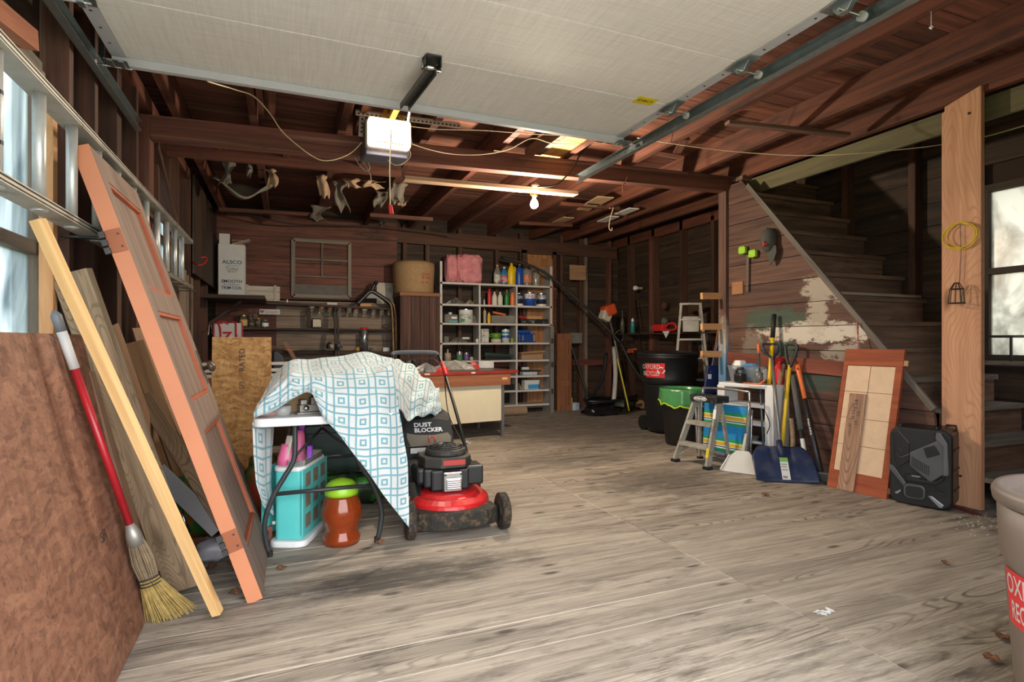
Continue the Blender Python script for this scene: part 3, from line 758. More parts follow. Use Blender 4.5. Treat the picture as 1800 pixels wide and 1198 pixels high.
part('slide', MB().bar((-.035,-.13,.46),(-.02,-.1,.58),.04,.012), mat('cream_clip','e0d6c4',.5), cs, bevel=.003)
part('clear_lid', MB().prism(rrect(-.02,.08,-.17,.15,.03), .425, .455, 'xy'), mat('clear_lid','dcdcd8',.15,trans=.7), cs)
# orange see-through tub with a lime cap-shaped lid
tb = thing('plastic_tub', 'rounded see-through orange plastic tub with a lime green lid under the table', 'tub', (.29, 3.2, 0))
ORT = mat('clear_orange', 'd8682e', .12, trans=.75, var=.1)
part('tub', MB().lathe([(0,.0),(.095,0),(.10,.03),(.085,.06),(.078,.075),(.10,.12),(.108,.165),(.10,.21),(.085,.25),(.08,.262)], 28), ORT, tb, smooth=True, solid=.003)
part('contents', MB().lathe([(0,.008),(.08,.008),(.082,.03),(.06,.07),(.085,.12),(.09,.16),(.07,.18),(0,.185)], 20), mat('mixed_orange_bits','b8481c',.6,var=.5,scale=40,dirt='8a5a14',dirt_amt=.5), tb, smooth=True)
LIME = mat('lime_plastic', '95c82a', .35)
ld_ = part('lid', MB().lathe([(.088,.262),(.09,.28),(.085,.31),(.06,.335),(.02,.348),(0,.35)], 28), LIME, tb, smooth=True)
# dark totes and bagged goods further under the table
def bag(name, c, s, mt, label, cat, seed=0, rz=0, bump=.12):
    rg = random.Random(seed); m = MB(); nu, nv = 18, 10
    ph = [rg.uniform(0, 6) for _ in range(6)]
    def fn(u, v):
        a = 2*PI*u; b = PI*(v-.5); r = 1 + bump*math.sin(5*a+ph[0])*math.cos(3*b+ph[1]) + bump*.6*math.sin(9*a+ph[2]+4*b)
        ca, sa = math.cos(a), math.sin(a)
        q = lambda w: math.copysign(abs(w)**.7, w)
        return (s[0]*q(ca)*math.cos(b)**.6*r, s[1]*q(sa)*math.cos(b)**.6*r, max(0, s[2]*(1+q(math.sin(b))*r)))
    m.grid(fn, nu, nv)
    return tag(part(name, m, mt, None, Matrix.Translation(c) @ Matrix.Rotation(rz,4,'Z'), smooth=True), label, cat)
tote = thing('storage_tote', 'dark green lidded storage tote in the shade behind the table', 'tote', (.39, 4.40, 0))
DGREEN = mat('dark_green_plastic', '16352c', .4)
part('body', MB().prism(rrect(-.28,.28,-.18,.18,.04), 0, .52, 'xy').prism(rrect(-.30,.30,-.20,.20,.05), .44, .5, 'xy'), DGREEN, tote, bevel=.006)
part('lid', MB().prism(rrect(-.31,.31,-.21,.21,.05), .52, .56, 'xy'), DGREEN, tote, bevel=.006)
SOIL = mat('soil_bag_film', '22301f', .35, var=.5, scale=14, dirt='3f9a2a', dirt_amt=.55)
bag('soil_bag', (.42, 3.98, .0), (.26,.16,.10), SOIL, 'green and black bag of garden soil lying behind the orange tub', 'bag', 3)
bag('grass_seed_bag', (-.42, 3.55, 0), (.16,.2,.19), mat('green_bag_film','1f6a2a',.35,var=.4,scale=12,dirt='b81f22',dirt_amt=.55), 'red and green plastic bag slumped behind the old door', 'bag', 5)
bag('grass_seed_bag', (-.06, 3.82, 0), (.17,.15,.19), mat('red_green_bag_film','1d6a30',.35,var=.3,scale=6,dirt='c02026',dirt_amt=.7), 'shiny red and green bag beside the teal case', 'bag', 8)
bag('blue_bag', (-.17, 3.40, 0), (.10,.12,.05), mat('blue_stripe_film','3a5a7c',.3,var=.6,scale=20), 'flat blue striped plastic bag on the floor behind the old door', 'bag', 9)
bag('white_bag', (-.33, 3.2, 0), (.08,.08,.05), mat('grey_film','b9b6be',.3,var=.2), 'small pale plastic bag by the foot of the old door', 'bag', 11)

# patterned cloth ---------------------------------------------------------------------------------
def cloth_mat():
    t = NT('greek_key_cloth'); tc = t.n('TexCoord'); sp = t.n('SeparateXYZ'); t.l(tc.outputs['UV'], sp.inputs[0])
    def cell(ou, ov):
        a = t.math('ABSOLUTE', t.math('SUBTRACT', t.math('FRACT', t.math('ADD', sp.outputs[0], ou)), .5))
        b = t.math('ABSOLUTE', t.math('SUBTRACT', t.math('FRACT', t.math('ADD', sp.outputs[1], ov)), .5))
        return t.math('MAXIMUM', a, b)
    def line(r, k, w): return t.math('LESS_THAN', t.math('ABSOLUTE', t.math('SUBTRACT', r, k)), w)
    r1, r2 = cell(0, 0), cell(.5, .5)
    m = line(r1, .33, .042)
    for q in (line(r1, .12, .042), line(r2, .17, .042)): m = t.math('MAXIMUM', m, q)
    col = t.mix(m, lin('cbcdcc'), lin('6f9fab')); n = t.noise(t.coords((1,1,1)), 400, 2); t.bump(n, .15, .001)
    t.b.inputs['Sheen Weight'].default_value = .2
    return t.out(col, .9)
def cloth():
    def P(px, py, Y): return AY(px, py, Y)
    rows = [
      # back skirt, skyline, crease, ridge, mid front, lower front, hem  (7 columns left to right)
      [(-.14,4.3,.70),(-.02,4.35,.68),(.1,4.4,.7),(.25,4.45,.74),(.4,4.5,.76),(.6,4.5,.74),(.75,4.5,.7)],
      [P(452,716,3.35),P(478,668,3.7),P(502,642,3.8),P(545,634,3.8),P(595,626,3.75),P(650,624,3.75),P(692,636,3.7)],
      [P(449,719,3.15),P(482,672,3.35),P(510,652,3.4),P(552,648,3.4),P(600,640,3.4),P(652,638,3.4),P(690,640,3.4)],
      [P(447,721,2.98),P(488,676,3.02),P(518,654,3.05),P(560,658,3.05),P(612,658,3.05),P(655,655,3.05),P(691,646,3.1)],
      [P(446,725,2.95),P(492,690,2.95),P(528,672,2.96),P(568,692,2.93),P(618,705,2.93),P(662,710,2.94),P(700,715,3.0)],
      [P(446,730,2.935),P(492,704,2.93),P(534,683,2.95),P(572,716,2.90),P(623,760,2.90),P(675,810,2.91),P(716,812,2.96)],
      [P(446,734,2.925),P(490,716,2.925),P(540,690,2.94),P(574,737,2.89),P(628,805,2.89),P(682,880,2.90),P(719,926,2.93)],
    ]
    nr, nc = len(rows), 7
    G_ = [[Vector(p) for p in r] for r in rows]
    def cat(p0,p1,p2,p3,t): return .5*((2*p1)+(p2-p0)*t+(2*p0-5*p1+4*p2-p3)*t*t+(3*p1-p0-3*p2+p3)*t**3)
    def ev(u, v):
        x = u*(nc-1); y = v*(nr-1); i = min(int(x), nc-2); j = min(int(y), nr-2); fx, fy = x-i, y-j
        c = lambda a, hi: max(0, min(hi, a))
        rr = [cat(*[G_[c(j+dj, nr-1)][c(i+di, nc-1)] for di in (-1,0,1,2)], fx) for dj in (-1,0,1,2)]
        p = cat(*rr, fy)
        wr = .007*math.sin(31*u+9*v) + .006*math.sin(17*v*3+11*u*2) + (.012*math.sin(u*38+6*v)*max(0, v-.5)) + .012*math.sin(14*u+10*v)*(1 if v < .5 else .4)
        return p + Vector((0, -wr, wr*.6))
    m = MB(); nu, nv = 60, 60
    m.grid(lambda u, v: tuple(ev(u, v)), nu, nv)
    uv = []
    pts = [[Vector(m.v[j*(nu+1)+i]) for i in range(nu+1)] for j in range(nv+1)]
    mid = 42; vv = [0]
    for j in range(1, nv+1): vv.append(vv[-1] + (pts[j][mid]-pts[j-1][mid]).length)
    uu = [0]
    for i in range(1, nu+1): uu.append(uu[-1] + (pts[34][i]-pts[34][i-1]).length)
    S = 9.4
    for j in range(nv+1):
        for i in range(nu+1):
            q = pts[j][i]; r0 = 30; lo, hi = sorted((j, r0)); d_ = sum((pts[k+1][i]-pts[k][i]).length for k in range(lo, hi)) * (1 if j >= r0 else -1)
            uv.append((q.x*S + .1*d_, (pts[r0][i].z*-.6 + d_)*S))
    # right-hand rear fold over the stacked goods
    rp = [[P(692,636,3.7),P(716,638,3.95),P(742,656,4.05),P(764,678,4.1),P(772,688,4.1)],
          [P(690,640,3.4),P(716,668,3.7),P(742,682,3.85),P(764,690,3.95),P(774,700,4.0)],
          [P(691,647,3.1),P(716,700,3.55),P(742,705,3.72),P(764,708,3.85),P(775,712,3.92)],
          [P(700,715,3.01),P(720,738,3.5),P(742,731,3.68),P(764,726,3.8),P(775,725,3.9)]]
    R_ = [[Vector(p) for p in r] for r in rp]
    def ev2(u, v):
        x = u*4; y = v*3; i = min(int(x), 3); j = min(int(y), 2); fx, fy = x-i, y-j
        c = lambda a, hi: max(0, min(hi, a))
        rr = [cat(*[R_[c(j+dj, 3)][c(i+di, 4)] for di in (-1,0,1,2)], fx) for dj in (-1,0,1,2)]
        p = cat(*rr, fy); wr = .014*math.sin(u*22+v*6) + .01*math.sin(v*17+u*9)
        return p + Vector((0, -wr, wr))
    n0 = len(m.v); m.grid(lambda u, v: tuple(ev2(u, v)), 24, 20)
    for j in range(21):
        for i in range(25): uv.append(((i/24*.52)*S + j/20*.5, (j/20*.40)*S + i/24*.8))
    # strip hanging down at the left corner
    sp = [[P(444,742,3.0),P(460,742,3.1),P(482,742,3.3)],[P(446,800,3.0),P(462,805,3.1),P(478,800,3.25)],[P(450,850,3.04),P(464,858,3.12),P(476,850,3.25)],[P(462,888,3.1),P(474,900,3.18),P(482,905,3.3)]]
    n0 = len(m.v); Ss = [[Vector(p) for p in r] for r in sp]
    def ev3(u, v):
        x = u*2; y = v*3; i = min(int(x), 1); j = min(int(y), 2); fx, fy = x-i, y-j
        return Ss[j][i]*(1-fx)*(1-fy)+Ss[j][i+1]*fx*(1-fy)+Ss[j+1][i]*(1-fx)*fy+Ss[j+1][i+1]*fx*fy + Vector((0,.01*math.sin(u*9+v*3),0))
    m.grid(lambda u, v: tuple(ev3(u, v)), 8, 20)
    for j in range(21):
        for i in range(9): uv.append((i/8*1.3, j/20*3.4))
    m.uv = uv
    o = part('patterned_cloth', m, cloth_mat(), None, smooth=True, solid=.003)
    tag(o, 'white and pale blue geometric cloth draped over the folding table', 'cloth')
cloth()
# the goods the cloth rests on
tag(part('carton', MB().bb(-.02,.5,3.14,3.62,TZ+.001,TZ+.19), KRAFT, bevel=.004), 'brown carton hidden under the patterned cloth on the folding table', 'box')
# ---------------------------------------------------------------- lawn mower
mw = thing('lawn_mower', 'red push lawn mower with black engine and grass bag beside the table', 'lawn mower', (.935, 3.42, 0), -.05)
MUD = mat('muddy_black', '2b2824', .8, var=.5, scale=40, dirt='6a5335', dirt_amt=.5, bump=.5)
MRED = mat('mower_red', 'cf2226', .35, var=.12, dirt='5a2a20', dirt_amt=.25)
m = MB().lathe([(.255,.09),(.262,.12),(.255,.155),(.22,.178),(.19,.182),(.18,.196),(.13,.20),(0,.20)], 40, (0,-.07,0), sx=.97, sy=1.08)
m.bb(-.23,.23,.02,.33,.09,.165)
part('deck', m, MRED, mw, smooth=False, bevel=.006)
part('front_bumper', MB().prism([(-.235,-.20),(-.245,-.33),(-.16,-.385),(0,-.40),(.16,-.385),(.245,-.33),(.235,-.20),(.15,-.28),(0,-.31),(-.15,-.28)], .04, .135, 'xy'), MUD, mw, bevel=.01)
for sx_, yy, r in ((-.272,-.33,.104),(.272,-.33,.104),(-.27,.32,.11),(.27,.32,.11)):
    w = part('wheel', MB().tube([(sx_-.026,yy,r),(sx_-.02,yy,r),(sx_+.02,yy,r),(sx_+.026,yy,r)], [r-.012,r,r,r-.012], 28), MUD, mw)
    part('hub', MB().tube([(sx_-.031,yy,r),(sx_+.031,yy,r)], r*.55, 20), BLK, w, bevel=.003)
en = part('engine', MB().bb(-.12,.115,-.17,.09,.2,.33).bb(-.16,-.06,-.15,.06,.22,.335), BLK, mw, bevel=.015)
part('cylinder_head', MB().bb(-.055,.06,-.215,-.16,.205,.325), STEEL, mw, bevel=.008)
m = MB()
for k in range(5): m.bb(-.035,.045,-.226,-.214,.225+.012*k,.231+.012*k)
part('muffler_guard', m.bb(-.04,.05,-.222,-.214,.222,.285), STEEL, mw, bevel=.002)
part('bolt', MB().tube([(-.045,-.222,.31),(-.045,-.21,.31)], .007, 8).tube([(.05,-.222,.31),(.05,-.21,.31)], .007, 8), DKSTEEL, mw)
part('air_filter', MB().bb(.10,.205,-.16,.0,.225,.34), BLK, mw, bevel=.012)
part('fuel_tank', MB().bb(-.2,-.11,-.12,.08,.235,.335), BLK, mw, bevel=.02)
DUSTY = mat('dusty_black', '35332f', .6, var=.4, dirt='6b6355', dirt_amt=.4)
sh = part('shroud', MB().prism([(-.17,-.03),(-.15,-.12),(-.06,-.175),(.09,-.175),(.14,-.1),(.15,.05),(.09,.12),(-.1,.12),(-.16,.06)], .335, .40, 'xy').lathe([(.13,.40),(.128,.425),(.115,.44)], 28, (0,-.02,0)), DUSTY, mw, bevel=.014, seg=3)
part('red_band', MB().bar((-.05,-.178,.372),(.085,-.178,.372),.004,.03), mat('red_label','b9322c',.4), sh)
m = MB()
for r in (.028,.048,.068,.088,.108): m.tube([(r*math.cos(a*PI/14), -.02+r*math.sin(a*PI/14), .462-.18*r*r/.108) for a in range(28)], .004, 5, closed=True)
for a in range(16): m.tube([(.02*math.cos(a*PI/8),-.02+.02*math.sin(a*PI/8),.463),(.07*math.cos(a*PI/8),-.02+.07*math.sin(a*PI/8),.456),(.115*math.cos(a*PI/8),-.02+.115*math.sin(a*PI/8),.436)], .003, 4)
part('fan_grille', m, BLK, sh, smooth=True)
part('fan_disc', MB().lathe([(0,.445),(.11,.43)], 24, (0,-.02,0), cap=False), DUSTY, sh)
# grass bag behind the engine
Mb_ = Matrix.Translation((-.06, .42, 0))
bg = part('grass_bag', MB().prism([(-.30,.18),(-.27,.39),(-.15,.57),(-.05,.60),(.36,.61),(.40,.5),(.36,.2)], -.19, .19, 'yz'), mat('bag_fabric','1b1b1c',.7,bump=.3,scale=30), mw, Mb_ @ Matrix.Translation((0,.12,0)), bevel=.03, seg=3)
pan = part('bag_cover', MB().prism([(-.16,.0),(.16,.0),(.17,.1),(.15,.19),(.08,.205),(-.08,.205),(-.15,.19),(-.17,.1)], -.008, .008, 'xy'), mat('bag_flap','242425',.55,bump=.2), mw, Matrix.Translation((-.045,.262,.395)) @ Matrix.Rotation(.98,4,'X'), bevel=.006)
part('pocket', MB().prism([(-.13,.0),(.14,.0),(.15,.06),(.13,.09),(.03,.075),(-.09,.085),(-.15,.1),(-.15,.06)], .008, .014, 'xy'), mat('grey_mesh','7a7264',.9), pan, bevel=.004)
text('lettering', 'DUST', .042, Matrix.Translation((-.035,.155,.0095)), WHITEINK, pan, sx=1.15, bold=.001)
text('lettering', 'BLOCKER', .042, Matrix.Translation((.0,.115,.0095)), WHITEINK, pan, sx=1.05, bold=.001)
part('latch', MB().tube([(-.005,.02,.016),(-.005,.06,.018),(.035,.06,.018),(.035,.02,.016)], .006, 8), REDP, pan, smooth=True)
part('warning_label', MB().bb(-.12,-.02,-.3105,-.309,.36,.395), mat('label_white','dedcd6',.5,var=.2,scale=60), bg)
part('rear_flap', MB().bb(-.22,.2,.08,.22,.2,.33), BLK, mw, bevel=.012)
part('side_flap', MB().bar((-.25,-.17,.13),(-.20,-.05,.24),.1,.01), BLK, mw, bevel=.004)
fl = part('caution_label', MB().bar((-.281,-.17,.135),(-.262,-.12,.18),.05,.003), mat('caution_yellow','c9a03c',.5,var=.4,scale=50), mw)
# handle
hl = [(-.245,.36,.22),(-.225,.62,.52),(-.205,1.06,.93),(-.19,1.10,.985),(-.15,1.12,1.005),(.13,1.12,1.005),(.18,1.10,.985),(.20,1.06,.93),(.235,.62,.52),(.255,.36,.22)]
part('handle_bar', MB().tube(smooth_path(hl,5), .0125, 10), mat('black_tube','212122',.35,.2), mw, smooth=True)
part('grip', MB().tube(smooth_path([(-.19,1.095,.985),(-.15,1.12,1.006),(.13,1.12,1.006),(.18,1.095,.985)],4), .0175, 10), mat('grey_foam','5f6368',.8), mw, smooth=True)
part('bail_bar', MB().tube([(-.20,1.0,.9),(-.16,1.06,.955),(.14,1.06,.955),(.20,1.0,.9)], .004, 6), BLK, mw, smooth=True)
part('cable_clip', MB().tube([(-.203,1.055,.925),(-.214,.93,.83)], .015, 8), REDP, mw); part('cable_clip', MB().tube([(.202,1.05,.925),(.212,.93,.83)], .015, 8), REDP, mw)
part('control_cable', MB().tube(smooth_path([(-.21,.95,.85),(-.26,.7,.6),(-.2,.45,.42),(-.12,.2,.36)],5), .004, 6).tube(smooth_path([(.21,.98,.88),(.19,.75,.55),(.25,.5,.35)],5), .004, 6), BLKM, mw, smooth=True)
part('clamp_knob', MB().tube([(.25,.5,.36),(.285,.5,.36)], .012, 8).bar((.285,.48,.36),(.285,.52,.36),.02,.012), STEEL, mw)
part('hanger', MB().bar((-.19,.86,.745),(-.15,.84,.74),.02,.02), BLK, mw)

# small strand board standing behind the table
p0 = AY(373, 592, 4.62); p1 = AY(477, 594, 4.62)
sb, M_, w_, h_ = lean('strand_board_offcut', (p0.x, 4.50, .003), (p1.x, 4.50, .003), (p0.x, 4.62, p0.z), .015, OSB_L, 'light golden strand board panel standing behind the folding table', 'board')
text('stamp', 'RATED', .055, Matrix.Translation((.20, h_-.17, .0008)) @ Matrix.Rotation(PI/2,4,'Z'), INK, sb)
text('stamp', 'SFI', .05, Matrix.Translation((.20, h_-.36, .0008)) @ Matrix.Rotation(PI/2,4,'Z'), INK, sb)
# ---------------------------------------------------------------- overhead door, tracks, opener
ZD = 2.40
def door_skin():
    t = NT('door_panel_skin'); n = t.noise(t.coords((1.2, 60, 60)), 2, 5, .6); n2 = t.noise(t.coords((40, 2, 2)), 2, 4, .6)
    col = t.mix(.5, t.ramp(n, [(.3, lin('c9c5bd')), (.7, lin('e6e3dc'))]), t.ramp(n2, [(.3, lin('cdc9c1')), (.7, lin('e8e5de'))]))
    t.bump(n, .2, .002); return t.out(col, .6)
DSK = door_skin(); DRAIL = mat('door_rail_grey', 'b9b9bb', .5, .1, var=.08)
gd = thing('overhead_door', 'white sectional overhead door rolled up flat under the ceiling', 'garage door', (.64, 1.7, ZD))
DX0, DX1 = -.73-.64, 2.01-.64
ys = [3.05, 2.535, 2.02, 1.505, .99, .475]
for k in range(5):
    a, b = ys[k+1]-1.7, ys[k]-1.7
    pn = part('door_section', MB().bb(DX0+.055, DX1-.055, a+.002, b-.002, 0, .045), DSK, gd, bevel=.004)
    for xx in (DX0, DX1-.055):
        st = part('end_stile', MB().bb(xx, xx+.055, a+.002, b-.002, -.003, .046), DRAIL, gd)
        for q in (.12,.25,.38): part('screw', MB().bb(xx+.02, xx+.03, a+q, a+q+.008, -.0045, -.003), DKSTEEL, st)
part('top_rail', MB().bb(DX0, DX1, 3.05-1.7, 3.055-1.7+.004, -.045, .046).bb(DX0, DX1, 3.02-1.7, 3.055-1.7, -.048, -.043), DRAIL, gd, bevel=.002)
for k in range(1, 5):
    yy = ys[k]-1.7
    for xx, s in ((DX1-.03, 1), (DX0+.03, -1)):
        h = part('hinge', MB().prism([(-.03,-.08),(.03,-.08),(.04,0),(.03,.08),(-.03,.08),(-.04,0)], -.010, -.004, 'xy'), GALV, gd, Matrix.Translation((xx, yy, 0)), bevel=.001)
        part('hinge_leaf', MB().prism([(-.055,-.004),(.055,-.004),(.02,-.05),(-.02,-.05)], -.012, .012, 'yz'), GALV, h, bevel=.001)
        part('roller_stem', MB().tube([(-.03*s,.0,-.04),(.105*s,.0,-.04)], .006, 8), STEEL, h)
        part('roller', MB().tube([(.09*s,.0,-.04),(.108*s,.0,-.04)], .019, 16), mat('nylon_roller','a8aaa8',.4), h)
for xx, s in ((DX1-.03, 1), (DX0+.03, -1)):
    h = part('top_bracket', MB().bb(-.045,.045,-.075,.0,-.05,-.046).bb(-.03,-.012,-.075,.0,-.056,-.05).bb(.012,.03,-.075,.0,-.056,-.05), GALV, gd, Matrix.Translation((xx, 3.05-1.7, 0)), bevel=.001)
    part('roller_stem', MB().tube([(-.05*s,.012,-.045),(.105*s,.012,-.045)], .006, 8), STEEL, h)
    part('roller', MB().tube([(.09*s,.012,-.045),(.108*s,.012,-.045)], .019, 16), mat('nylon_roller','a8aaa8',.4), h)
# opener arm and its bracket in the middle of the door
cx = .60-.64
for k in (1, 3):
    yy = ys[k]-1.7
    h = part('centre_hinge', MB().prism([(-.035,-.05),(.035,-.05),(.045,0),(.02,.06),(-.02,.06),(-.045,0)], -.008, -.002, 'xy').bb(-.04,-.034,-.03,.03,-.045,0).bb(.034,.04,-.03,.03,-.045,0), DKSTEEL, gd, Matrix.Translation((cx+.12*(k==3)+.03, yy, 0)), bevel=.001)
    part('hinge_pin', MB().tube([(-.045,.01,-.035),(.045,.01,-.035)], .012, 10), STEEL, h, smooth=True)
ar = part('door_arm', MB().bar((cx+.03, 2.545-1.7, -.04),(cx-.02, 2.92-1.7, -.07),.045,.006,(0,0,1)).bar((cx+.01, 2.545-1.7, -.05),(cx-.04, 2.92-1.7, -.08),.006,.03).bar((cx+.052, 2.545-1.7, -.05),(cx+.002, 2.92-1.7, -.08),.006,.03), mat('perforated_arm','5a5c58',.4,.7,var=.4,scale=60), gd)
part('arm_hole', MB().bb(cx+.01,cx+.04,1.0,1.004,-.06,-.058), DKSTEEL, ar)
part('arm_rod', MB().tube([AY(719,172,2.95)-Vector((.64,1.7,ZD)), AY(721,190,3.2)-Vector((.64,1.7,ZD)), AY(717,218,3.6)-Vector((.64,1.7,ZD))], .008, 8), DKSTEEL, gd, smooth=True)
lb = part('yellow_label', MB().bb(DX1-.26,DX1-.14,2.50-1.7,2.58-1.7,-.0012,-.0004), mat('sticker_yellow','e8d21c',.4), gd)
text('label_print', 'DBCI', .035, Matrix.Translation((DX1-.2,2.54-1.7,-.0016)) @ Matrix.Rotation(PI,4,'X'), INK, lb, sx=1.2)
def track(name, X, y1, z, s, label):
    t = thing(name, label, 'track', (X, 0, z)); L = (.45, y1)
    part('channel', MB().prism([(-.012*s,-.028),(.016*s,-.034),(.022*s,-.03),(.022*s,.03),(.016*s,.034),(-.012*s,.028),(-.012*s,.025),(.018*s,.028),(.018*s,-.028),(-.012*s,-.025)], L[0], L[1], 'xz'), GALV, t)
    part('angle_iron', MB().bb(min(.022*s,.052*s), max(.022*s,.052*s), L[0], L[1]-.25, .03, .034).bb(min(.022*s,.025*s), max(.022*s,.025*s), L[0], L[1]-.25, -.02, .034), GALV, t)
    part('hanger', MB().bb(.02*s-.012,.02*s+.012,y1-.65,y1-.645,.03,.32), mat('hanger_strap','5f6a68',.4,.8), t)
    part('bolt', MB().tube([(.01*s,y1-.65,.0),(.03*s,y1-.65,.0)], .008, 8), STEEL, t)
    return t
track('door_track', 2.095, 3.83, ZD-.045, 1, 'galvanised door track on the right of the raised overhead door')
track('door_track', -.785, 3.85, ZD-.045, -1, 'galvanised door track along the top of the left wall')

# opener -----------------------------------------------------------------------------------------
oc = AY(680, 245, 4.02)
op = thing('door_opener', 'ceiling-hung door opener with a glowing lamp cover', 'door opener', (oc.x, 4.02, oc.z))
part('housing', MB().bb(-.16,.15,-.06,.2,-.12,.11), mat('opener_grey','54545c',.5), op, bevel=.015)
LENS = mat('lit_lens', 'fff4e0', .4, emit='ffdda6', emit_s=2.6)
part('lamp_cover', MB().prism(rrect(-.145,.145,-.09,.10,.02), -.135, -.062, 'xz'), LENS, op, bevel=.012)
part('lower_cover', MB().bb(-.16,.13,-.10,-.02,-.155,-.10), mat('opener_lower','5c5a6c',.45), op, bevel=.008)
m = MB()
for k in range(9): m.bb(-.085+.02*k,-.077+.02*k,-.137,-.134,-.08,-.065)
o = part('vent', m, mat('vent_brown','7a5a2c',.6), op); o['kind'] = 'stuff'
PERF = mat('perforated_angle', 'c4bdb0', .45, .5, var=.2)
def perf(name, a, b, par, w=.04):
    a, b = Vector(a), Vector(b); o = board(name, a, b, w, .003, PERF, par, up=(0,-1,.0)); L = (b-a).length
    m = MB()
    for k in range(int(L/.03)): m.bb(.01+.03*k, .026+.03*k, -.006, .006, .0015, .0022).bb(.01+.03*k, .026+.03*k, -.006, .006, -.0022, -.0015)
    q = part('slot', m, INK, o); q['kind'] = 'stuff'; return o
rx = Vector((oc.x, 4.02, oc.z))
pa, pb = AY(625, 197, 4.05) - rx, AY(808, 220, 4.05) - rx
perf('angle_iron', pa, pb, op); perf('angle_iron', pa + Vector((0,-.03,-.018)), pb + Vector((0,-.03,-.018)), op, .03)
perf('hanger', AY(637, 205, 4.07) - rx, AY(635, 240, 4.07) - rx, op); perf('hanger', AY(716, 225, 4.07) - rx, AY(720, 252, 4.07) - rx, op)
BRASS = mat('gold_brass', 'b08a3c', .35, .8)  # gold metal of the drive rail and bulb base
part('drive_rail', MB().bar((.02,-.75,.13),(.02,.0,.13),.04,.04), BRASS, op); part('rail_bracket', MB().bar((-.05,-.1,.07),(-.02,-.1,.17),.03,.006,(0,1,0)).bar((.05,-.1,.06),(.09,-.1,.14),.03,.006,(0,1,0)), BRASS, op)
part('release_cord', MB().tube([AY(688, 226, 3.75)-rx, AY(685, 300, 3.75)-rx, AY(686, 362, 3.75)-rx], .004, 6), mat('cream_cord','dccdaa',.8), op)
part('release_handle', MB().tube([AY(686, 360, 3.75)-rx, AY(688, 376, 3.75)-rx], [.012,.016], 8), REDP, op)
lt = bpy.data.lights.new('opener_lamp', 'AREA'); lt.energy = 13; lt.color = (1, .88, .70); lt.shape = 'RECTANGLE'; lt.size = .26; lt.size_y = .16
lo = bpy.data.objects.new('opener_lamp', lt); lo.parent = op; lo.location = (0, -.16, -.04); lo.rotation_euler = (math.radians(-55), 0, 0); COL.objects.link(lo)
# bare bulb
bc = AY(939, 332, 4.6)
bl = thing('bulb_holder', 'bare glowing bulb in a porcelain holder under the main beam', 'lamp', bc)
part('rose', MB().lathe([(.05,.045),(.052,.03),(.045,.005),(.035,0),(0,0)], 20), mat('brown_porcelain','6b5344',.4), bl, smooth=True)
part('socket', MB().lathe([(0,-.04),(.032,-.035),(.036,-.01),(.034,.005)], 18), mat('white_porcelain','e8dcc8',.3), bl, smooth=True)
part('bulb', MB().lathe([(0,-.175),(.02,-.172),(.034,-.155),(.036,-.135),(.028,-.11),(.016,-.09),(.014,-.06)], 20), mat('lit_bulb','fff2d8',.3,emit='ffca7a',emit_s=70), bl, smooth=True)
part('base', MB().lathe([(.015,-.06),(.015,-.04)], 14), BRASS, bl, smooth=True)
part('pull_socket', MB().bar((-.03,0,-.06),(-.02,0,-.035),.012,.02).bar((.025,0,-.065),(.025,0,-.03),.012,.014), mat('brown_porcelain','6b5344',.4), bl)
lt = bpy.data.lights.new('bulb_light', 'POINT'); lt.energy = 80; lt.color = (1, .86, .66); lt.shadow_soft_size = .04
lo = bpy.data.objects.new('bulb_light', lt); lo.parent = bl; lo.location = (0, -.03, -.24); COL.objects.link(lo)

# wires -------------------------------------------------------------------------------------------
WIRE = mat('cream_wire', 'd8c6a0', .6); WIRED = mat('dark_cable', '2a2623', .6)
def wire(name, pts, r, mt, label, n=6):
    return tag(part(name, MB().tube(smooth_path(pts, n), r, 6), mt, smooth=True), label, 'wire')
wire('wire', [AY(x,y,Y) for x,y,Y in ((365,143,3.1),(415,158,3.6),(447,170,3.8),(475,200,4.0),(500,235,4.1),(550,275,4.1),(580,282,4.1),(615,270,4.1),(636,250,4.05))], .0035, WIRE, 'cream wire drooping across the main beam left of the opener')
wire('wire', [AY(x,y,Y) for x,y,Y in ((724,253,4.0),(760,264,4.1),(800,271,4.2),(850,271,4.2),(895,262,4.2),(935,243,4.1),(975,252,4.1),(1050,252,4.1),(1090,245,4.1))], .0035, WIRE, 'cream wire running from the opener along the beam to the right track')
wire('wire', [AY(x,y,Y) for x,y,Y in ((722,222,4.0),(770,227,4.0),(850,229,4.0),(950,236,4.0),(1090,240,3.9))], .003, WIRE, 'upper cream wire beside the perforated angle')
wire('wire', [AY(x,y,Y) for x,y,Y in ((1120,242,3.9),(1200,255,3.7),(1290,266,3.5),(1400,273,3.2),(1500,270,2.9),(1600,261,2.7),(1655,254,2.6),(1735,239,2.45),(1800,221,2.3),(1830,214,2.2))], .0035, WIRE, 'cream wire strung from the right track past the new wooden post')
wire('wire', [AY(x,y,Y) for x,y,Y in ((1225,190,3.2),(1215,208,3.3),(1200,222,3.4),(1175,232,3.5),(1155,241,3.6),(1135,242,3.7))], .003, WIRE, 'short cream wire looping down from the joists by the track')
wire('wire', [AY(x,y,Y) for x,y,Y in ((680,280,4.0),(695,290,4.0),(712,285,4.0),(722,272,4.0),(716,258,4.0))], .0025, WIRE, 'small cream wire loop under the opener')
wire('cable', [AY(x,y,7.6) for x,y in ((378,368),(420,374),(470,385),(520,394),(600,396),(680,398),(760,407),(800,412))], .009, WIRED, 'sagging dark cable along the top of the back wall')
wire('cable', [AY(x,y,4.3) for x,y in ((1040,252),(1022,268),(1010,290),(995,310),(975,325),(945,328))], .007, WIRED, 'dark cable running down to the bare bulb holder')
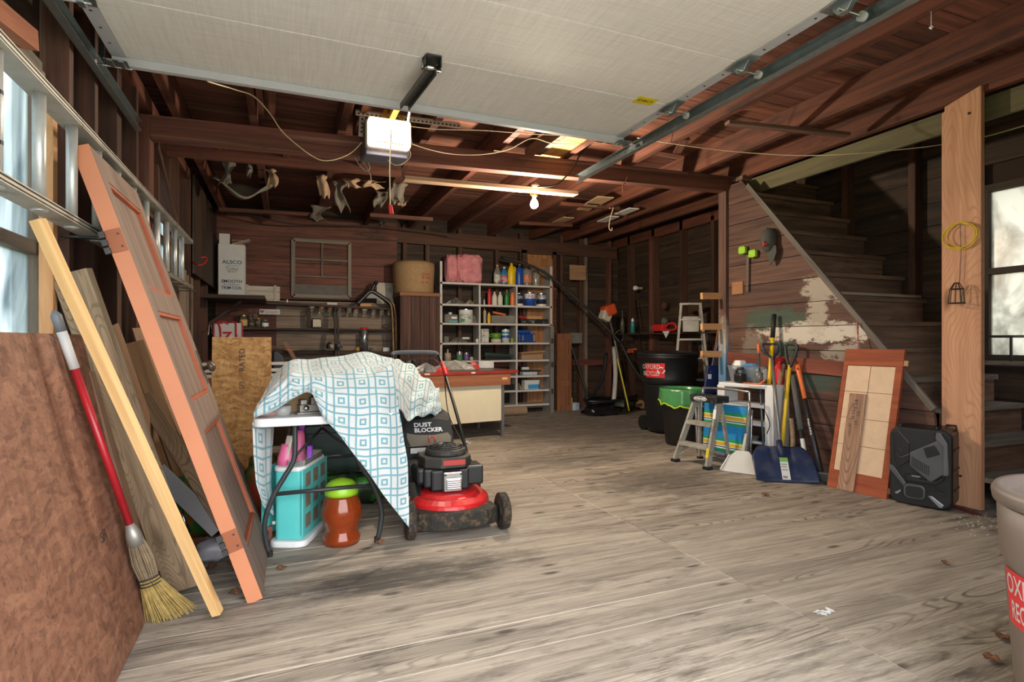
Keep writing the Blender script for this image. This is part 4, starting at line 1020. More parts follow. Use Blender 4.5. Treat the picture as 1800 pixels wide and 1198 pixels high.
wire('wire', [AY(x,y,4.25) for x,y in ((623,276),(632,290),(643,300),(650,296),(645,282),(634,276),(650,305),(652,318))], .004, mat('grey_wire','8a7f74',.6), 'tangled grey wire hanging from the beam under the opener')
wire('wire', [AY(x,y,4.34) for x,y in ((1103,310),(1098,322),(1094,330),(1100,334),(1106,326),(1096,322),(1094,338))], .0025, mat('rust_wire','6a4433',.7), 'twist of rusty wire on the right half of the main beam')
# torn paper insulation scraps stapled to the joists
PAPER = mat('torn_kraft_paper', 'a98c70', .9, var=.25, scale=12); PAPERG = mat('grey_torn_paper', '6f675d', .9, var=.3, scale=10)
def shred(px, py, w, h, Y, mt, label, seed):
    rg = random.Random(seed); c = FZ(px, py, 2.725); sc = (SN*c.x+CS*c.y)/FPX; W, H = w*sc, h*sc
    ph = [rg.uniform(0, 6) for _ in range(5)]
    def fn(u, v):
        wd = .35 + .65*abs(math.sin(2.2*v+ph[0])) if v > .15 else 1
        x = (u-.5)*W*wd + .15*W*math.sin(4*v+ph[1]); return (x, .02*math.sin(7*u+ph[2])+.03*math.sin(5*v+ph[3]) + .01*math.sin(19*u*v+ph[4]), -H*v*(1-.25*abs(math.sin(5*u+ph[4]))))
    tag(part('paper_scrap', MB().grid(fn, 8, 10), mt, None, Matrix.Translation((c.x, c.y, c.z)), smooth=True, solid=.002), label, 'paper scrap', 'torn insulation paper scraps hanging from the ceiling')
for i, (px, py, w, h, Y, g, lab) in enumerate(((478,296,18,36,5.1,0,'torn tan paper scrap hanging beside the leftmost joist'),(399,285,22,48,5.6,1,'long grey torn paper strip hanging in the far left corner'),(437,288,10,26,5.3,1,'small pale paper strip on the left side of the leftmost joist'),
    (568,307,20,45,5.0,0,'crumpled tan paper scrap hanging below the beam under the opener side'),(600,318,26,58,5.4,1,'grey torn paper scrap draped down the second joist'),(622,312,34,20,5.2,0,'wide tan paper flap stuck under the second joist'),
    (561,362,34,30,6.8,1,'dark grey torn scrap hanging lowest near the back wall'),(656,316,40,16,5.1,0,'pale ragged paper flap left of the release cord'),(668,335,22,32,6.0,1,'pointed grey scrap left of the red release handle'),
    (702,322,26,40,5.4,1,'grey paper scrap right of the release cord'),(707,352,16,12,6.2,0,'small tan tatter right of the red release handle'),(671,382,8,20,7.0,1,'tiny pale tatter above the back wall'))):
    shred(px, py, w, h, Y, PAPERG if g else PAPER, lab, 40+i)
# sagging grey insulation sheet in the far left bay
def sag():
    c = AY(432, 318, 6.2)
    def fn(u, v): return ((u-.5)*.52, (v-.5)*.5, -.16*math.sin(PI*u)*(.4+.6*math.sin(PI*min(1,v+.25))) + .02*math.sin(9*u+5*v))
    tag(part('insulation_sheet', MB().grid(fn, 14, 10), mat('grey_insulation','8b8377',.95,bump=.5), None, Matrix.Translation(c) @ Matrix.Rotation(.25,4,'X'), smooth=True, solid=.012), 'sagging grey insulation sheet between the joists at the far left', 'insulation')
sag()
# pale boards and strips laid across the far joists
for a, b, w, mt, lab in (((1000,382),(1045,365),.16,'t','tan board with a white stripe lying across the far joists'),((1045,357),(1080,352),.16,'t','middle tan board piece lying over the far joists'),((1065,346),(1105,339),.2,'t','tan board end under the right part of the main beam'),
                    ((1115,366),(1140,359),.14,'w','upper white strip stuck between the far joists'),((1080,380),(1105,375),.14,'w','lower white strip beside the pale hook')):
    p, q = FZ(a[0], a[1], 2.72), FZ(b[0], b[1], 2.72); d = (q-p); d.x *= .25
    bar_thing('ceiling_strip', p, p + Vector((d.x, max(.35, d.y), 0)), w, .012, wood('tan_strip','b59474','8f6f52',vary=.05) if mt == 't' else CARD, lab, 'board')
for (a, b, nm) in (((985,358),(1088,366),1),((1050,347),(1180,352),2),((1075,368),(1150,372),3),((912,392),(1005,396),4)):
    board('cross_strip', AY(a[0], a[1], 5.6+.3*nm), AY(b[0], b[1], 5.6+.3*nm), .05, .04, W_JOIST, ceiling)
hk = [AY(x,y,FZ(1074,366,2.715).y) for x,y in ((1071,366),(1078,364),(1074,378),(1071,392),(1071,402),(1075,405),(1076,400))]
tag(part('hook', MB().tube(smooth_path(hk,4), .006, 8), mat('cream_metal','d9c3a0',.5), smooth=True), 'pale curled metal hook hanging from the far joists', 'hook')
# thin pull string with a bead on the right-hand joist
tag(part('pull_string', MB().tube([FZ(1637,0,2.8), FZ(1637,45,2.62)], .002, 5).lathe([(0,-.012),(.01,0),(0,.012)], 10, FZ(1637,48,2.61)), WHT, smooth=True), 'thin string with a white bead hanging from the right-hand joists', 'string')
# ---------------------------------------------------------------- back wall: shelves, cabinet, shelf unit
DKW = wood('dark_shelf_wood', '4e3a2f', '2c1f19', vary=.1, blotch='6b5a4c', blotch_amt=.2)
def shelf_board(a, b, Y, d, th, label):
    p, q = AY(*a, Y), AY(*b, Y)
    o = board('wall_shelf', p + Vector((0, d/2, -th/2)), q + Vector((0, d/2, -th/2)), d, th, DKW, None); return tag(o, label, 'shelf'), p, q
S1, p1a, p1b = shelf_board((376, 525), (692, 541), 7.86, .24, .03, 'long dark upper shelf across the back wall under the old window sash')
S2, p2a, p2b = shelf_board((424, 575), (692, 578), 7.90, .2, .025, 'middle dark shelf on the back wall holding glass jars')
S3, p3a, p3b = shelf_board((470, 614), (692, 618), 7.80, .3, .04, 'lowest dark shelf on the back wall behind the patterned cloth')
def zon(p, q, x): return p.z + (q.z-p.z)*(x-p.x)/(q.x-p.x)
sl = thing('corner_shelf', 'rough dark side shelf in the far left corner under the white carton', 'shelf', (XL, 7.1, 1.60))
sfa = AY(342, 521, 6.9)
part('shelf_plank', MB().bb(0,.62,-.1,.75,-.02,.02), DKW, sl); part('bracket', MB().bar((.0,.4,-.3),(.35,.4,-.02),.03,.03), DKW, sl)
board('shelf_divider', AY(543, 543, 7.95), AY(543, 574, 7.95), .05, .03, DKW, S2 if False else wall_back, up=(0,1,0))
ZS1 = lambda X: zon(p1a, p1b, X)
# white carton
bx = AY(408, 523, 7.72); zb = ZS1(bx.x)+.002
ab = thing('carton', 'tall white open cardboard carton with blue lettering on the upper shelf', 'box', (bx.x, 7.75, 1.625), .0)
W, H, D = .295, .66, .22
part('body', MB().bb(-W/2,W/2,-D/2+.02,D/2,0,H), CARD, ab, bevel=.003)
part('flap', MB().bb(-W/2+.01,-.02,-D/2+.02,-D/2+.024,H,H+.125), CARD, ab)
part('flap', MB().bar((.0,-.03,H),(.20,-.04,H+.07),.16,.004), CARD, ab); part('flap', MB().bb(-.01,.12,D/2-.01,D/2-.006,H,H+.09), KRAFT, ab)
fr = lambda x, z: Matrix.Translation((x, -D/2+.019, z)) @ Matrix.Rotation(PI/2,4,'X')
text('lettering', 'ALSCO', .062, fr(.005,.44), NAVY, ab, sx=1.12, bold=.001)
text('lettering', 'Color', .055, fr(.01,.36), NAVY, ab); text('lettering', 'SELECT', .03, fr(.01,.325), NAVY, ab, sx=1.1)
part('swoosh', MB().tube([(-.07,-D/2+.0185,.37),(-.04,-D/2+.0185,.405),(-.02,-D/2+.0185,.395),(.08,-D/2+.0185,.40)], .002, 5), NAVY, ab)
text('lettering', 'SMOOTH', .052, fr(.0,.205), NAVY, ab, sx=1.05, bold=.001); text('lettering', 'ALUMINUM', .032, fr(.0,.165), mat('grey_print','6a7280',.6), ab, sx=1.1); text('lettering', 'TRIM COIL', .048, fr(.0,.125), NAVY, ab, bold=.001)
# white crate
cp = AY(459, 531, 7.78)
ct = thing('wooden_crate', 'small whitewashed slatted crate beside the white carton', 'crate', (cp.x, 7.9, ZS1(cp.x)+.002))
WW = wood('whitewash', 'cdc6ba', 'a3937f', vary=.08)
for k in range(3): part('slat', MB().bb(-.22,.22,-.1,-.088,.005+.062*k,.063+.062*k), WW, ct)
for xx in (-.175,.15): part('batten', MB().bb(xx,xx+.03,-.112,-.1,0,.2), WW, ct)
part('box_body', MB().bb(-.215,.215,-.088,.1,0,.18), WW, ct)
# hung sash
ws = thing('old_sash', 'old grey window sash without glass hung on the back wall', 'sash', AY(566, 521, 8.06))
ws.location = (AY(566,521,8.06).x, 8.07, AY(566,521,8.06).z)
SG = wood('sash_grey', '978c7d', '5e554b', vary=.15, blotch='3f3831', blotch_amt=.3)
w2, hh = .365, .755
for a, b, nm, wd in (((-w2,0,0),(-w2,0,hh),'stile',.05),((w2,0,0),(w2,0,hh),'stile',.045),((-w2,0,.0),(w2,0,0),'rail',.05),((-w2,0,hh),(w2,0,hh),'rail',.05)):
    board(nm, a, b, wd, .035, SG, ws, up=(0,-1,0), bevel=.002)
for a, b in (((0,0,.27),(0,0,hh)),((-w2,0,.27),(w2,0,.27)),((-w2,0,.5),(w2,0,.5))): board('glazing_bar', a, b, .016, .025, SG, ws, up=(0,-1,0))
part('panel', MB().bb(-w2,w2,.012,.018,.02,.16), mat('grey_panel','6a635d',.7,var=.3), ws)
# patch of plaster board
bar_thing('plaster_patch', AY(662, 515, 8.07), AY(691, 516, 8.07), .30, .012, mat('plaster','c8bfb2',.9,var=.15,dirt='8a7a6a'), 'pale plaster board patch on the back wall behind the dark steel part', 'board', up=(0,-1,0))
# car control arm on the shelf
q = lambda x, y, Y=7.85: AY(x, y, Y)
ca = thing('control_arm', 'dark forked steel car part resting on the upper shelf', 'car part', q(652, 537))
o_ = Vector(ca.location)
part('arm', MB().tube(smooth_path([q(628,534)-o_,q(640,522)-o_,q(652,512)-o_,q(668,520)-o_,q(682,530)-o_,q(690,540)-o_],5), [.03]*26, 10), DKSTEEL, ca, smooth=True)
part('fork', MB().tube(smooth_path([q(652,514)-o_,q(657,503)-o_,q(661,497)-o_],4), .022, 10), DKSTEEL, ca, smooth=True)
part('bushing', MB().tube([q(661,497,7.82)-o_,q(661,497,7.9)-o_], .03, 14), BLKM, ca, smooth=True)
part('web', MB().prism([(a.x, a.z) for a in (q(640,524)-o_, q(652,513)-o_, q(672,524)-o_, q(660,524)-o_)], -.01, .012, 'xz'), DKSTEEL, ca)
# small goods on upper shelf
def boxt(name, px, py, Y, w, h, d, mt, label, cat, z=None):
    p = AY(px, py, Y); return tag(part(name, MB().bb(-w/2,w/2,0,d,0,h), mt, None, Matrix.Translation((p.x, Y, p.z if z is None else z)), bevel=min(w,h,d)*.08), label, cat)
boxt('small_box', 643, 539, 7.88, .15, .04, .08, mat('tan_box','c9985f',.7), 'small tan block on the upper shelf under the dark steel part', 'box', ZS1(AY(643,539,7.88).x)+.002)
boxt('label_strip', 584, 536, 7.87, .13, .03, .02, CARD, 'small white card lying on the upper shelf edge', 'card', ZS1(AY(584,536,7.87).x)+.002)
boxt('blue_clip', 638, 533, 7.95, .07, .05, .04, mat('dark_blue_plastic','23386b',.5), 'dark blue plastic piece behind the small tan block', 'clip', ZS1(AY(638,533,7.95).x)+.002)
boxt('white_tag', 505, 533, 7.87, .016, .04, .01, WHT, 'tiny white tag standing on the upper shelf right of the crate', 'tag', ZS1(AY(505,533,7.87).x)+.002)
# jars screwed under the upper shelf by their lids
LIDC = ['c9c2b4','c87a3c','b8302e','c43a34','9a9484','b8403c','d0ccc2','7a7466','8a8478','a83434']
GLASS = mat('jar_glass', 'c9c4b4', .08, trans=.85, var=.05)
for i, px in enumerate((548, 565, 580, 596, 614, 626, 641, 657, 671, 684)):
    p = AY(px, 542, 7.93); zt = ZS1(p.x) - .031
    t = thing('hanging_jar', ['pale','orange','red','bright red','grey','small red','white','dull grey','grey-brown','dark red'][i] + '-lidded glass jar, %s from the left under the upper shelf' % ['first','second','third','fourth','fifth','sixth','seventh','eighth','ninth','tenth'][i], 'jar', (p.x, 7.94, zt), 0, 'jars hanging under the upper shelf')
    part('lid', MB().lathe([(.034,-.018),(.036,-.016),(.036,0),(0,0)], 16), mat('lid_'+LIDC[i], LIDC[i], .4), t)
    part('glass', MB().lathe([(0,-.075),(.03,-.074),(.032,-.06),(.032,-.018)], 16), GLASS, t, smooth=True)
# sign
sg = thing('sign', 'white strip sign with a red heart and red lettering on the back wall', 'sign', AY(474, 548, 8.06))
sg.location.y = 8.07
part('plate', MB().bb(-.125,.125,-.004,.004,-.032,.036), CARD, sg)
hp = [(.0,-.022),(.024,.004),(.024,.016),(.014,.022),(.004,.016),(0,.01),(-.004,.016),(-.014,.022),(-.024,.016),(-.024,.004)]
part('heart', MB().prism([(a-.092, b+.002) for a, b in hp], -.006, -.004, 'xz'), mat('sign_red','a8222c',.5), sg)
text('lettering', 'Springvale', .042, Matrix.Translation((.024, -.0045, .002)) @ Matrix.Rotation(PI/2,4,'X'), mat('sign_red','a8222c',.5), sg, sx=.92)
# tote bag
tp = AY(401, 592, 7.45)
tg = thing('tote_bag', 'white and red tote bag hanging behind the strand board panel', 'bag', (tp.x, 7.5, tp.z-.12))
part('body', MB().bb(-.155,.155,-.05,.05,0,.29), mat('tote_white','d3cfc8',.8), tg, bevel=.02)
REDC = mat('tote_red','c3242c',.7)
part('strap', MB().tube(smooth_path([(-.08,-.056,.0),(-.08,-.056,.2),(-.1,-.056,.29),(-.03,-.056,.30),(0,-.056,.27)],4), .011, 6), REDC, tg)
part('strap', MB().tube(smooth_path([(.085,-.056,.0),(.085,-.056,.2),(.08,-.056,.29),(.04,-.056,.30)],4), .011, 6), REDC, tg)
part('trim', MB().bb(-.158,-.145,-.055,-.05,0,.29).bb(.145,.158,-.055,-.05,0,.29).bb(-.155,-.06,-.055,-.05,.275,.292), REDC, tg)
text('lettering', 'Z', .15, Matrix.Translation((-.01,-.055,.12)) @ Matrix.Rotation(PI/2,4,'X'), REDC, tg, bold=.006)
text('lettering', 'h', .15, Matrix.Translation((.11,-.055,.09)) @ Matrix.Rotation(PI/2,4,'X'), REDC, tg, bold=.006)
part('hook_cord', MB().tube([(0,0,.29),(0,.3,.42)], .004, 5), REDC, tg)
# jars and small things on middle shelf
Z2 = lambda X: zon(p2a, p2b, X) + .0015
def jar(px, h, r, lid, body, label, Y=7.98, cat='jar', zf=None, name='glass_jar'):
    p = AY(px, 575, Y); z = (zf or Z2)(p.x)
    t = thing(name, label, cat, (p.x, Y, z))
    part('glass', MB().lathe([(0,0),(r,0),(r,h*.72),(r*.75,h*.86),(r*.7,h*.9)], 18), body, t, smooth=True)
    if lid: part('lid', MB().lathe([(r*.8,h*.88),(r*.82,h*.9),(r*.82,h),(0,h)], 16), lid, t)
    return t
GOLD = mat('gold_lid','c9a24a',.35,.8)
t = jar(428, .16, .045, GOLD, GLASS, 'tallest glass jar with a gold lid and a yellow label on the middle shelf'); part('label', MB().lathe([(.0455,.02),(.0455,.1)], 18, cap=False), mat('jar_label','d9b870',.6,var=.3,scale=30), t)
t = jar(443, .09, .03, None, GLASS, 'small open clear jar on the middle shelf')
t = jar(454, .12, .028, GOLD, GLASS, 'slim clear bottle with a gold cap on the middle shelf')
t = jar(466, .10, .042, mat('grey_lid','8d8a84',.4,.6), GLASS, 'squat clear jar with a white label on the middle shelf'); part('label', MB().lathe([(.0425,.015),(.0425,.06)], 18, cap=False), WHT, t)
ln = thing('tin_can', 'square tin with a pale label on the middle shelf', 'tin', (AY(557,576,7.97).x, 7.97, Z2(AY(557,576,7.97).x)))
part('tin', MB().bb(-.062,.062,-.03,.04,0,.135), mat('dark_tin','3a3530',.4,.5), ln, bevel=.008); part('label', MB().bb(-.05,.05,-.033,-.03,.02,.115), mat('cream_label','ddd4b8',.6,var=.3,scale=50), ln)
t = jar(679, .08, .032, mat('grey_lid','8d8a84',.4,.6), GLASS, 'small clear jar at the right end of the middle shelf', 7.97)
# dried leaves behind the jars
m = MB(); rg = random.Random(4)
for k in range(16):
    c = AY(445+rg.uniform(-9,9), 555+rg.uniform(-10,8), 8.03); a = rg.uniform(0, 6)
    m.add([c+Vector((-.02*math.cos(a),0,-.02*math.sin(a))), c+Vector((.008*math.sin(a),-.006,-.008*math.cos(a))), c+Vector((.025*math.cos(a),0,.025*math.sin(a))), c+Vector((-.008*math.sin(a),-.006,.008*math.cos(a)))], [(0,1,2,3)])
    m.tube([c, AY(445, 572, 8.03)], .002, 4)
tag(part('dried_leaves', m, mat('dry_leaf','8d8478',.9,var=.4)), 'sprig of dried grey leaves behind the glass jars', 'plant')
# lower shelf goods
Z3 = lambda X: zon(p3a, p3b, X) + .0015
tp = AY(641, 617, 7.9); tl = thing('tall_tin', 'tall silver cylinder tin with a red lid on the lowest shelf', 'tin', (tp.x, 7.95, Z3(tp.x)))
part('tin', MB().lathe([(0,0),(.052,0),(.052,.30),(.048,.302)], 24), mat('silver_tin','b9bcc0',.25,.8,var=.3,scale=12), tl, smooth=True); part('lid', MB().lathe([(.058,.30),(.06,.315),(.055,.325),(0,.325)], 24), REDP, tl)
boxt('white_adapter', 679, 617, 7.9, .09, .055, .05, CARD, 'white box with two prongs at the right end of the lowest shelf', 'adapter', Z3(AY(679,617,7.9).x))
boxt('yellow_box', 629, 616, 7.95, .05, .05, .05, mat('mustard','b8862c',.6), 'small mustard yellow box left of the tall silver tin', 'box', Z3(AY(629,616,7.95).x))
boxt('dark_block', 653, 616, 7.95, .04, .045, .05, BLK, 'small black block right of the tall silver tin', 'block', Z3(AY(653,616,7.95).x))
# pair of old skis with bindings and bent wooden strips leaning on the shelves
def stripe(name, pts, w, t, mt, label, cat, Y=None):
    return tag(part(name, MB().tube(smooth_path(pts,5), w, 6), mt, smooth=True), label, cat)
for dx, lab in ((0,'left dark narrow ski leaning on the back wall shelves'),(5,'right dark narrow ski leaning on the back wall shelves')):
    sk = thing('ski', lab, 'ski', AY(590+dx, 640, 7.66))
    o_ = Vector(sk.location)
    pts = [AY(590+dx+1.5, 672, 7.56)-o_, AY(590+dx, 618, 7.68)-o_, AY(589+dx, 575, 7.78)-o_, AY(588+dx, 550, 7.84)-o_, AY(590+dx, 541, 7.80)-o_]
    part('ski_blade', MB().tube(smooth_path(pts,4), .016, 6), mat('dark_ski','4a4440',.4,var=.3), sk, smooth=True)
    b0 = AY(580+dx*3.2, 607, 7.62)-o_
    part('binding', MB().lathe([(0,0),(.045,.01),(.05,.05),(.03,.09),(0,.1)], 12, b0 - Vector((0,0,.05))), mat('black_white_boot','2a2a2e',.5,dirt='d8d6d0',dirt_amt=.6,scale=18), sk, smooth=True)
BENT = wood('bent_ash','a9825a','7a5a3c',vary=.05)
for xs, lab in (((688,690,691,692),'left bent wooden strip hanging from the upper shelf end'),((693,696,696,697),'right bent wooden strip hanging from the upper shelf end')):
    stripe('bent_strip', [AY(xs[0]-4,531,7.75), AY(xs[0],538,7.74), AY(xs[1],560,7.74), AY(xs[2],590,7.74), AY(xs[3],630,7.74)], .012, 0, BENT, lab, 'strip')
stripe('broken_stick', [AY(700,575,7.8), AY(696,620,7.75)], .018, 0, DKW, 'short dark broken stick beside the brown cabinet', 'stick')
bar_thing('wood_offcut', AY(500,600,7.74), AY(524,640,7.74)+(AY(524,640,7.74)-AY(500,600,7.74))*1.9, .05, .02, wood('pink_slat','a07a66','7d5b4a',vary=.02), 'small reddish slat tilted behind the patterned cloth', 'slat', up=(0,-1,0))
bar_thing('orange_strip', AY(500,615,7.74), AY(520,615,7.74), .03, .006, ORANGE, 'short orange strip lying on the front of the lowest shelf', 'strip')
tag(part('garden_hose_piece', MB().tube(smooth_path([AY(518,616,7.72),AY(545,613,7.72),AY(575,615,7.72)],4), .007, 6), mat('green_hose','3f6a4a',.5), smooth=True), 'short green hose piece lying on the lowest shelf', 'hose')
tag(part('blue_pole', MB().tube([AY(487,638,6.2), AY(540,645,6.2)], .012, 8), mat('silver_blue','8fa0b4',.3,.5), smooth=True), 'silvery pole lying between the strand board and the cloth', 'pole')
# black sloping item right of strand board
tag(part('black_hood', MB().prism([(0,0),(.16,0),(.10,.2),(.03,.26),(0,.24)], -.12, .12, 'xz'), BLK, None, Matrix.Translation((AY(479,655,6.15).x, 6.15, .752)), bevel=.02), 'black sloping plastic hood standing on the workbench', 'hood')
# workbench ------------------------------------------------------------------------------------------
wb = thing('workbench', 'brown wooden workbench along the far left part of the room', 'workbench', (-.1, 6.3, 0))
BRW = wood('brown_laminate','8f5f45','6e4530',vary=.03)
part('top', MB().bb(-.68,.80,-.4,.55,.71,.75), BRW, wb, bevel=.003); part('apron', MB().bb(-.66,.78,-.38,-.36,.56,.71), BRW, wb)
for xx, yy in ((-.64,-.35),(.72,-.35),(-.64,.5),(.72,.5)): part('leg', MB().bb(xx,xx+.05,yy,yy+.05,0,.71), DKW, wb)
for k, (zz, nm) in enumerate(((.752,'lower'),(.79,'middle'),(.842,'upper'))):
    w = (.36,.30,.26)[k]; bar_thing('white_trim_board', (-.72, 5.98+.04*k, zz+.016+.01*k), (.35, 6.0+.04*k, zz+.016+.01*k), .14, .03, mat('white_painted_trim','d9d6d0',.5,var=.12), nm + ' white painted trim board stacked on the workbench', 'board', group='white trim boards on the workbench')
# red bracket hook and lime clip on the left wall
tag(part('red_hook', MB().tube(smooth_path([AX(336,458,-.845),AX(345,465,-.74),AX(355,465,-.7),AX(363,458,-.68),AX(362,452,-.68),AX(354,452,-.7)],4), .006, 6), REDP, smooth=True), 'red curled wire hook on the far left wall', 'hook')
tag(part('wishbone_hook', MB().tube(smooth_path([AX(366,588,-.8),AX(368,572,-.82),AX(370,566,-.845),AX(372,575,-.82),AX(373,586,-.8)],4), .006, 6), WHT, smooth=True), 'white forked hook hanging in the far left corner', 'hook')
tag(part('orange_clip', MB().lathe([(0,0),(.012,.01),(.006,.02),(.014,.03),(0,.045)], 10, AX(188,545,-.9)), ORANGE, smooth=True), 'small orange plastic clip on the left wall behind the lumber', 'clip')
# brown cabinet with drum on top -----------------------------------------------------------------------
ca = AY(706, 690, 7.55); cb = AY(770, 690, 7.55); zt = AY(738, 514, 7.55).z
cab = thing('wooden_cabinet', 'tall narrow cabinet of dark vertical boards beside the shelf unit', 'cabinet', ((ca.x+cb.x)/2, 7.8, 0))
cw = (cb.x-ca.x)/2
W_CAB = wood('cabinet_board','5c3a2e','38211a',vary=.35,streak='8a7263',axis='z')
for k in range(4): part('board', MB().bb(-cw+cw/2*k+.003, -cw+cw/2*(k+1)-.003, -.25,-.23,.02,zt-.05), W_CAB, cab)
part('body', MB().bb(-cw+.005,cw-.005,-.23,.25,0,zt-.05), W_CAB, cab); part('top', MB().bb(-cw-.03,cw+.03,-.28,.27,zt-.05,zt), wood('cabinet_top','8a5f42','63412d',vary=.03), cab, bevel=.004)
part('edge_strip', MB().bb(-cw-.02,-cw+.02,-.26,-.23,0,zt-.05), W_CAB, cab); part('edge_strip', MB().bb(cw-.02,cw+.02,-.26,-.23,0,zt-.05), W_CAB, cab)
dp = AY(732, 512, 7.6); dr = thing('fibre_drum', 'tan fibre drum with faded red stamps on top of the dark cabinet', 'drum', (dp.x, 7.78, zt))
DRM = mat('fibre_drum','a6855f',.8,var=.2,scale=20)
part('drum', MB().lathe([(0,0),(.262,0),(.275,.02),(.29,.36),(.285,.42),(.28,.42),(.27,.03),(0,.03)], 36), DRM, dr, smooth=True)
part('crumpled_top', MB().lathe([(.28,.415),(.25,.44),(.12,.455),(0,.45)], 20), mat('dark_kraft','7a5f44',.9,var=.3), dr)
m = MB()
for (a, z, w, h) in ((-1.32,.24,.05,.022),(-1.22,.24,.04,.022),(-1.12,.24,.05,.022),(-.98,.24,.06,.022),(-1.3,.19,.08,.03),(-1.1,.19,.05,.03),(-.97,.19,.07,.03),(-1.35,.13,.09,.016),(-1.1,.13,.09,.016)):
    m.lathe([(.2865,z),(.2885,z+h)], 4, cap=False, a0=a-w, a1=a+w*.6)
o = part('faded_stamp', m, mat('faded_red','a8523c',.8), dr); o['kind'] = 'stuff'
# shelf unit ---------------------------------------------------------------------------------------------
UX0, UX1, UY, UD = 2.06, 3.83, 7.80, .27
su = thing('shelf_unit', 'tall pale grey open shelf unit with three columns at the back wall', 'shelf unit', (UX0, UY, 0))
UM = mat('shelf_pale_grey','cdc8c2',.55,var=.1); UG = mat('shelf_grey_inside','a39d96',.6,var=.15)
UW = UX1-UX0; Zs = [.14,.358,.576,.815,1.075,1.36,1.634,1.945]; d1, d2 = 2.654-UX0, 3.242-UX0
part('side', MB().bb(0,.025,0,UD,.0,2.24), UG, su); part('side', MB().bb(UW-.025,UW,0,UD,.0,2.25), UG, su)
part('side_edge', MB().bb(-.004,.03,-.006,0,0,2.24), UM, su); part('side_edge', MB().bb(UW-.03,UW+.004,-.006,0,0,2.25), UM, su)
part('outer_edge', MB().bb(UW,UW+.025,.0,.02,0,2.25), wood('orange_edge','b8744c','8f5434',vary=.02,axis='z'), su)
for z in Zs:
    s_ = part('shelf', MB().bb(.0,UW,0,UD,z-.025,z), UG, su); part('shelf_edge', MB().bb(.0,UW,-.006,0,z-.027,z+.001), UM, s_)
for d in (d1, d2):
    s_ = part('divider', MB().bb(d-.012,d+.012,0,UD,.14,1.945), UG, su); part('divider_edge', MB().bb(d-.013,d+.013,-.007,-.001,.14,1.945), UM, s_)
def UZ(i): return Zs[i] + .0015
def Ux(px): return AY(px, 600, UY+.1).x
# pink insulation
def fluffy(name, px0, px1, z, h, d, mt, label, cat, seed):
    x0, x1 = Ux(px0), Ux(px1); rg = random.Random(seed); ph = [rg.uniform(0,6) for _ in range(8)]
    def fn(u, v):
        a = 2*PI*u; b = PI*(v-.5); q = lambda w, e: math.copysign(abs(w)**e, w)
        r = 1+.06*math.sin(5*a+ph[0]+3*b)+.05*math.sin(9*a+ph[1])*math.cos(5*b+ph[2])+.03*math.sin(17*a+9*b+ph[3])
        return ((x1-x0)/2*q(math.cos(a),.55)*abs(math.cos(b))**.35*r, d/2*q(math.sin(a),.55)*abs(math.cos(b))**.35*r, h/2*(1+q(math.sin(b),.5)*min(r,1.08)))
    return tag(part(name, MB().grid(fn, 40, 20), mt, None, Matrix.Translation(((x0+x1)/2, UY+.13, z)), smooth=True), label, cat)
PK = mat('pink_fibreglass','ea9aa0',1.0,var=.4,scale=11,bump=1.0,dirt='c86a74',dirt_amt=.5)
fluffy('insulation_batt', 801, 847, UZ(7), .42, .24, PK, 'large pink fibreglass insulation batt on top of the shelf unit', 'insulation', 1)
fluffy('insulation_batt', 783, 803, UZ(7), .40, .22, PK, 'smaller pink fibreglass insulation wad at the left end of the shelf unit top', 'insulation', 2)
# bottles on top row
def bottle(px, i, r, h, body, cap, label, lab=None, handle=False, sq=False, neck=.3, Y=None, cat='bottle', fill=None, name='jug'):
    t = thing(name, label, cat, (Ux(px), Y or UY+.12, UZ(i)), random.uniform(-.2,.2))
    prof = [(0,0),(r*.96,0),(r,h*.03),(r,h*.55),(r*.92,h*.66),(r*neck*1.6,h*.84),(r*neck,h*.9),(r*neck,h*.94)]
    part('body', MB().lathe(prof, 20, sy=.8), body, t, smooth=True)
    part('cap', MB().lathe([(r*neck*1.15,h*.92),(r*neck*1.15,h),(0,h)], 14), cap, t)
    if lab: part('label', MB().lathe([(r*1.012,h*.14),(r*1.012,h*.5)], 20, sy=.81, cap=False), lab, t)
    if handle: part('handle', MB().tube(smooth_path([(r*.35,0,h*.82),(r*.9,0,h*.8),(r*.98,0,h*.66),(r*.9,0,h*.52)],4), r*.14, 8), body, t, smooth=True)
    if fill: part('liquid', MB().lathe([(0,.003),(r*.93,.003),(r*.95,h*fill[0]),(0,h*fill[0])], 18, sy=.78), fill[1], t)
    return t
CLR = mat('clear_plastic','cfccc4',.15,trans=.7,var=.05); BLUEP = mat('blue_plastic','2050b0',.35); SKY = mat('sky_liquid','4aa0d8',.25,trans=.4)
PRN = lambda n, c, d: mat('print_'+n, c, .5, var=.2, scale=30, dirt=d, dirt_amt=.6)
bottle(875, 7, .055, .30, CLR, mat('orange_cap','d89a3a',.4), 'clear bottle of green cleaner with a yellow cap on top of the shelf unit', PRN('a','d8d6c0','4060a0'), fill=(.12, mat('green_liquid','a8b84a',.3)))
bottle(887, 7, .058, .275, SKY, WHT, 'bright blue bottle with a white cap on top of the shelf unit', PRN('b','c03048','e8e4dc'))
bottle(900, 7, .065, .345, YEL, YEL, 'yellow jug on top of the shelf unit', None, True)
bottle(914, 7, .062, .33, BLUEP, YEL, 'dark blue jug with a yellow cap on top of the shelf unit', None, True)
bottle(928, 7, .072, .345, CLR, WHT, 'clear jug of pink liquid with an orange label on top of the shelf unit', PRN('c','e08a2c','4a4ab0'), True, fill=(.12, mat('pink_liquid','b83058',.3)))
bottle(944, 7, .070, .30, CLR, WHT, 'plain clear jug at the right end of the shelf unit top', None, True)
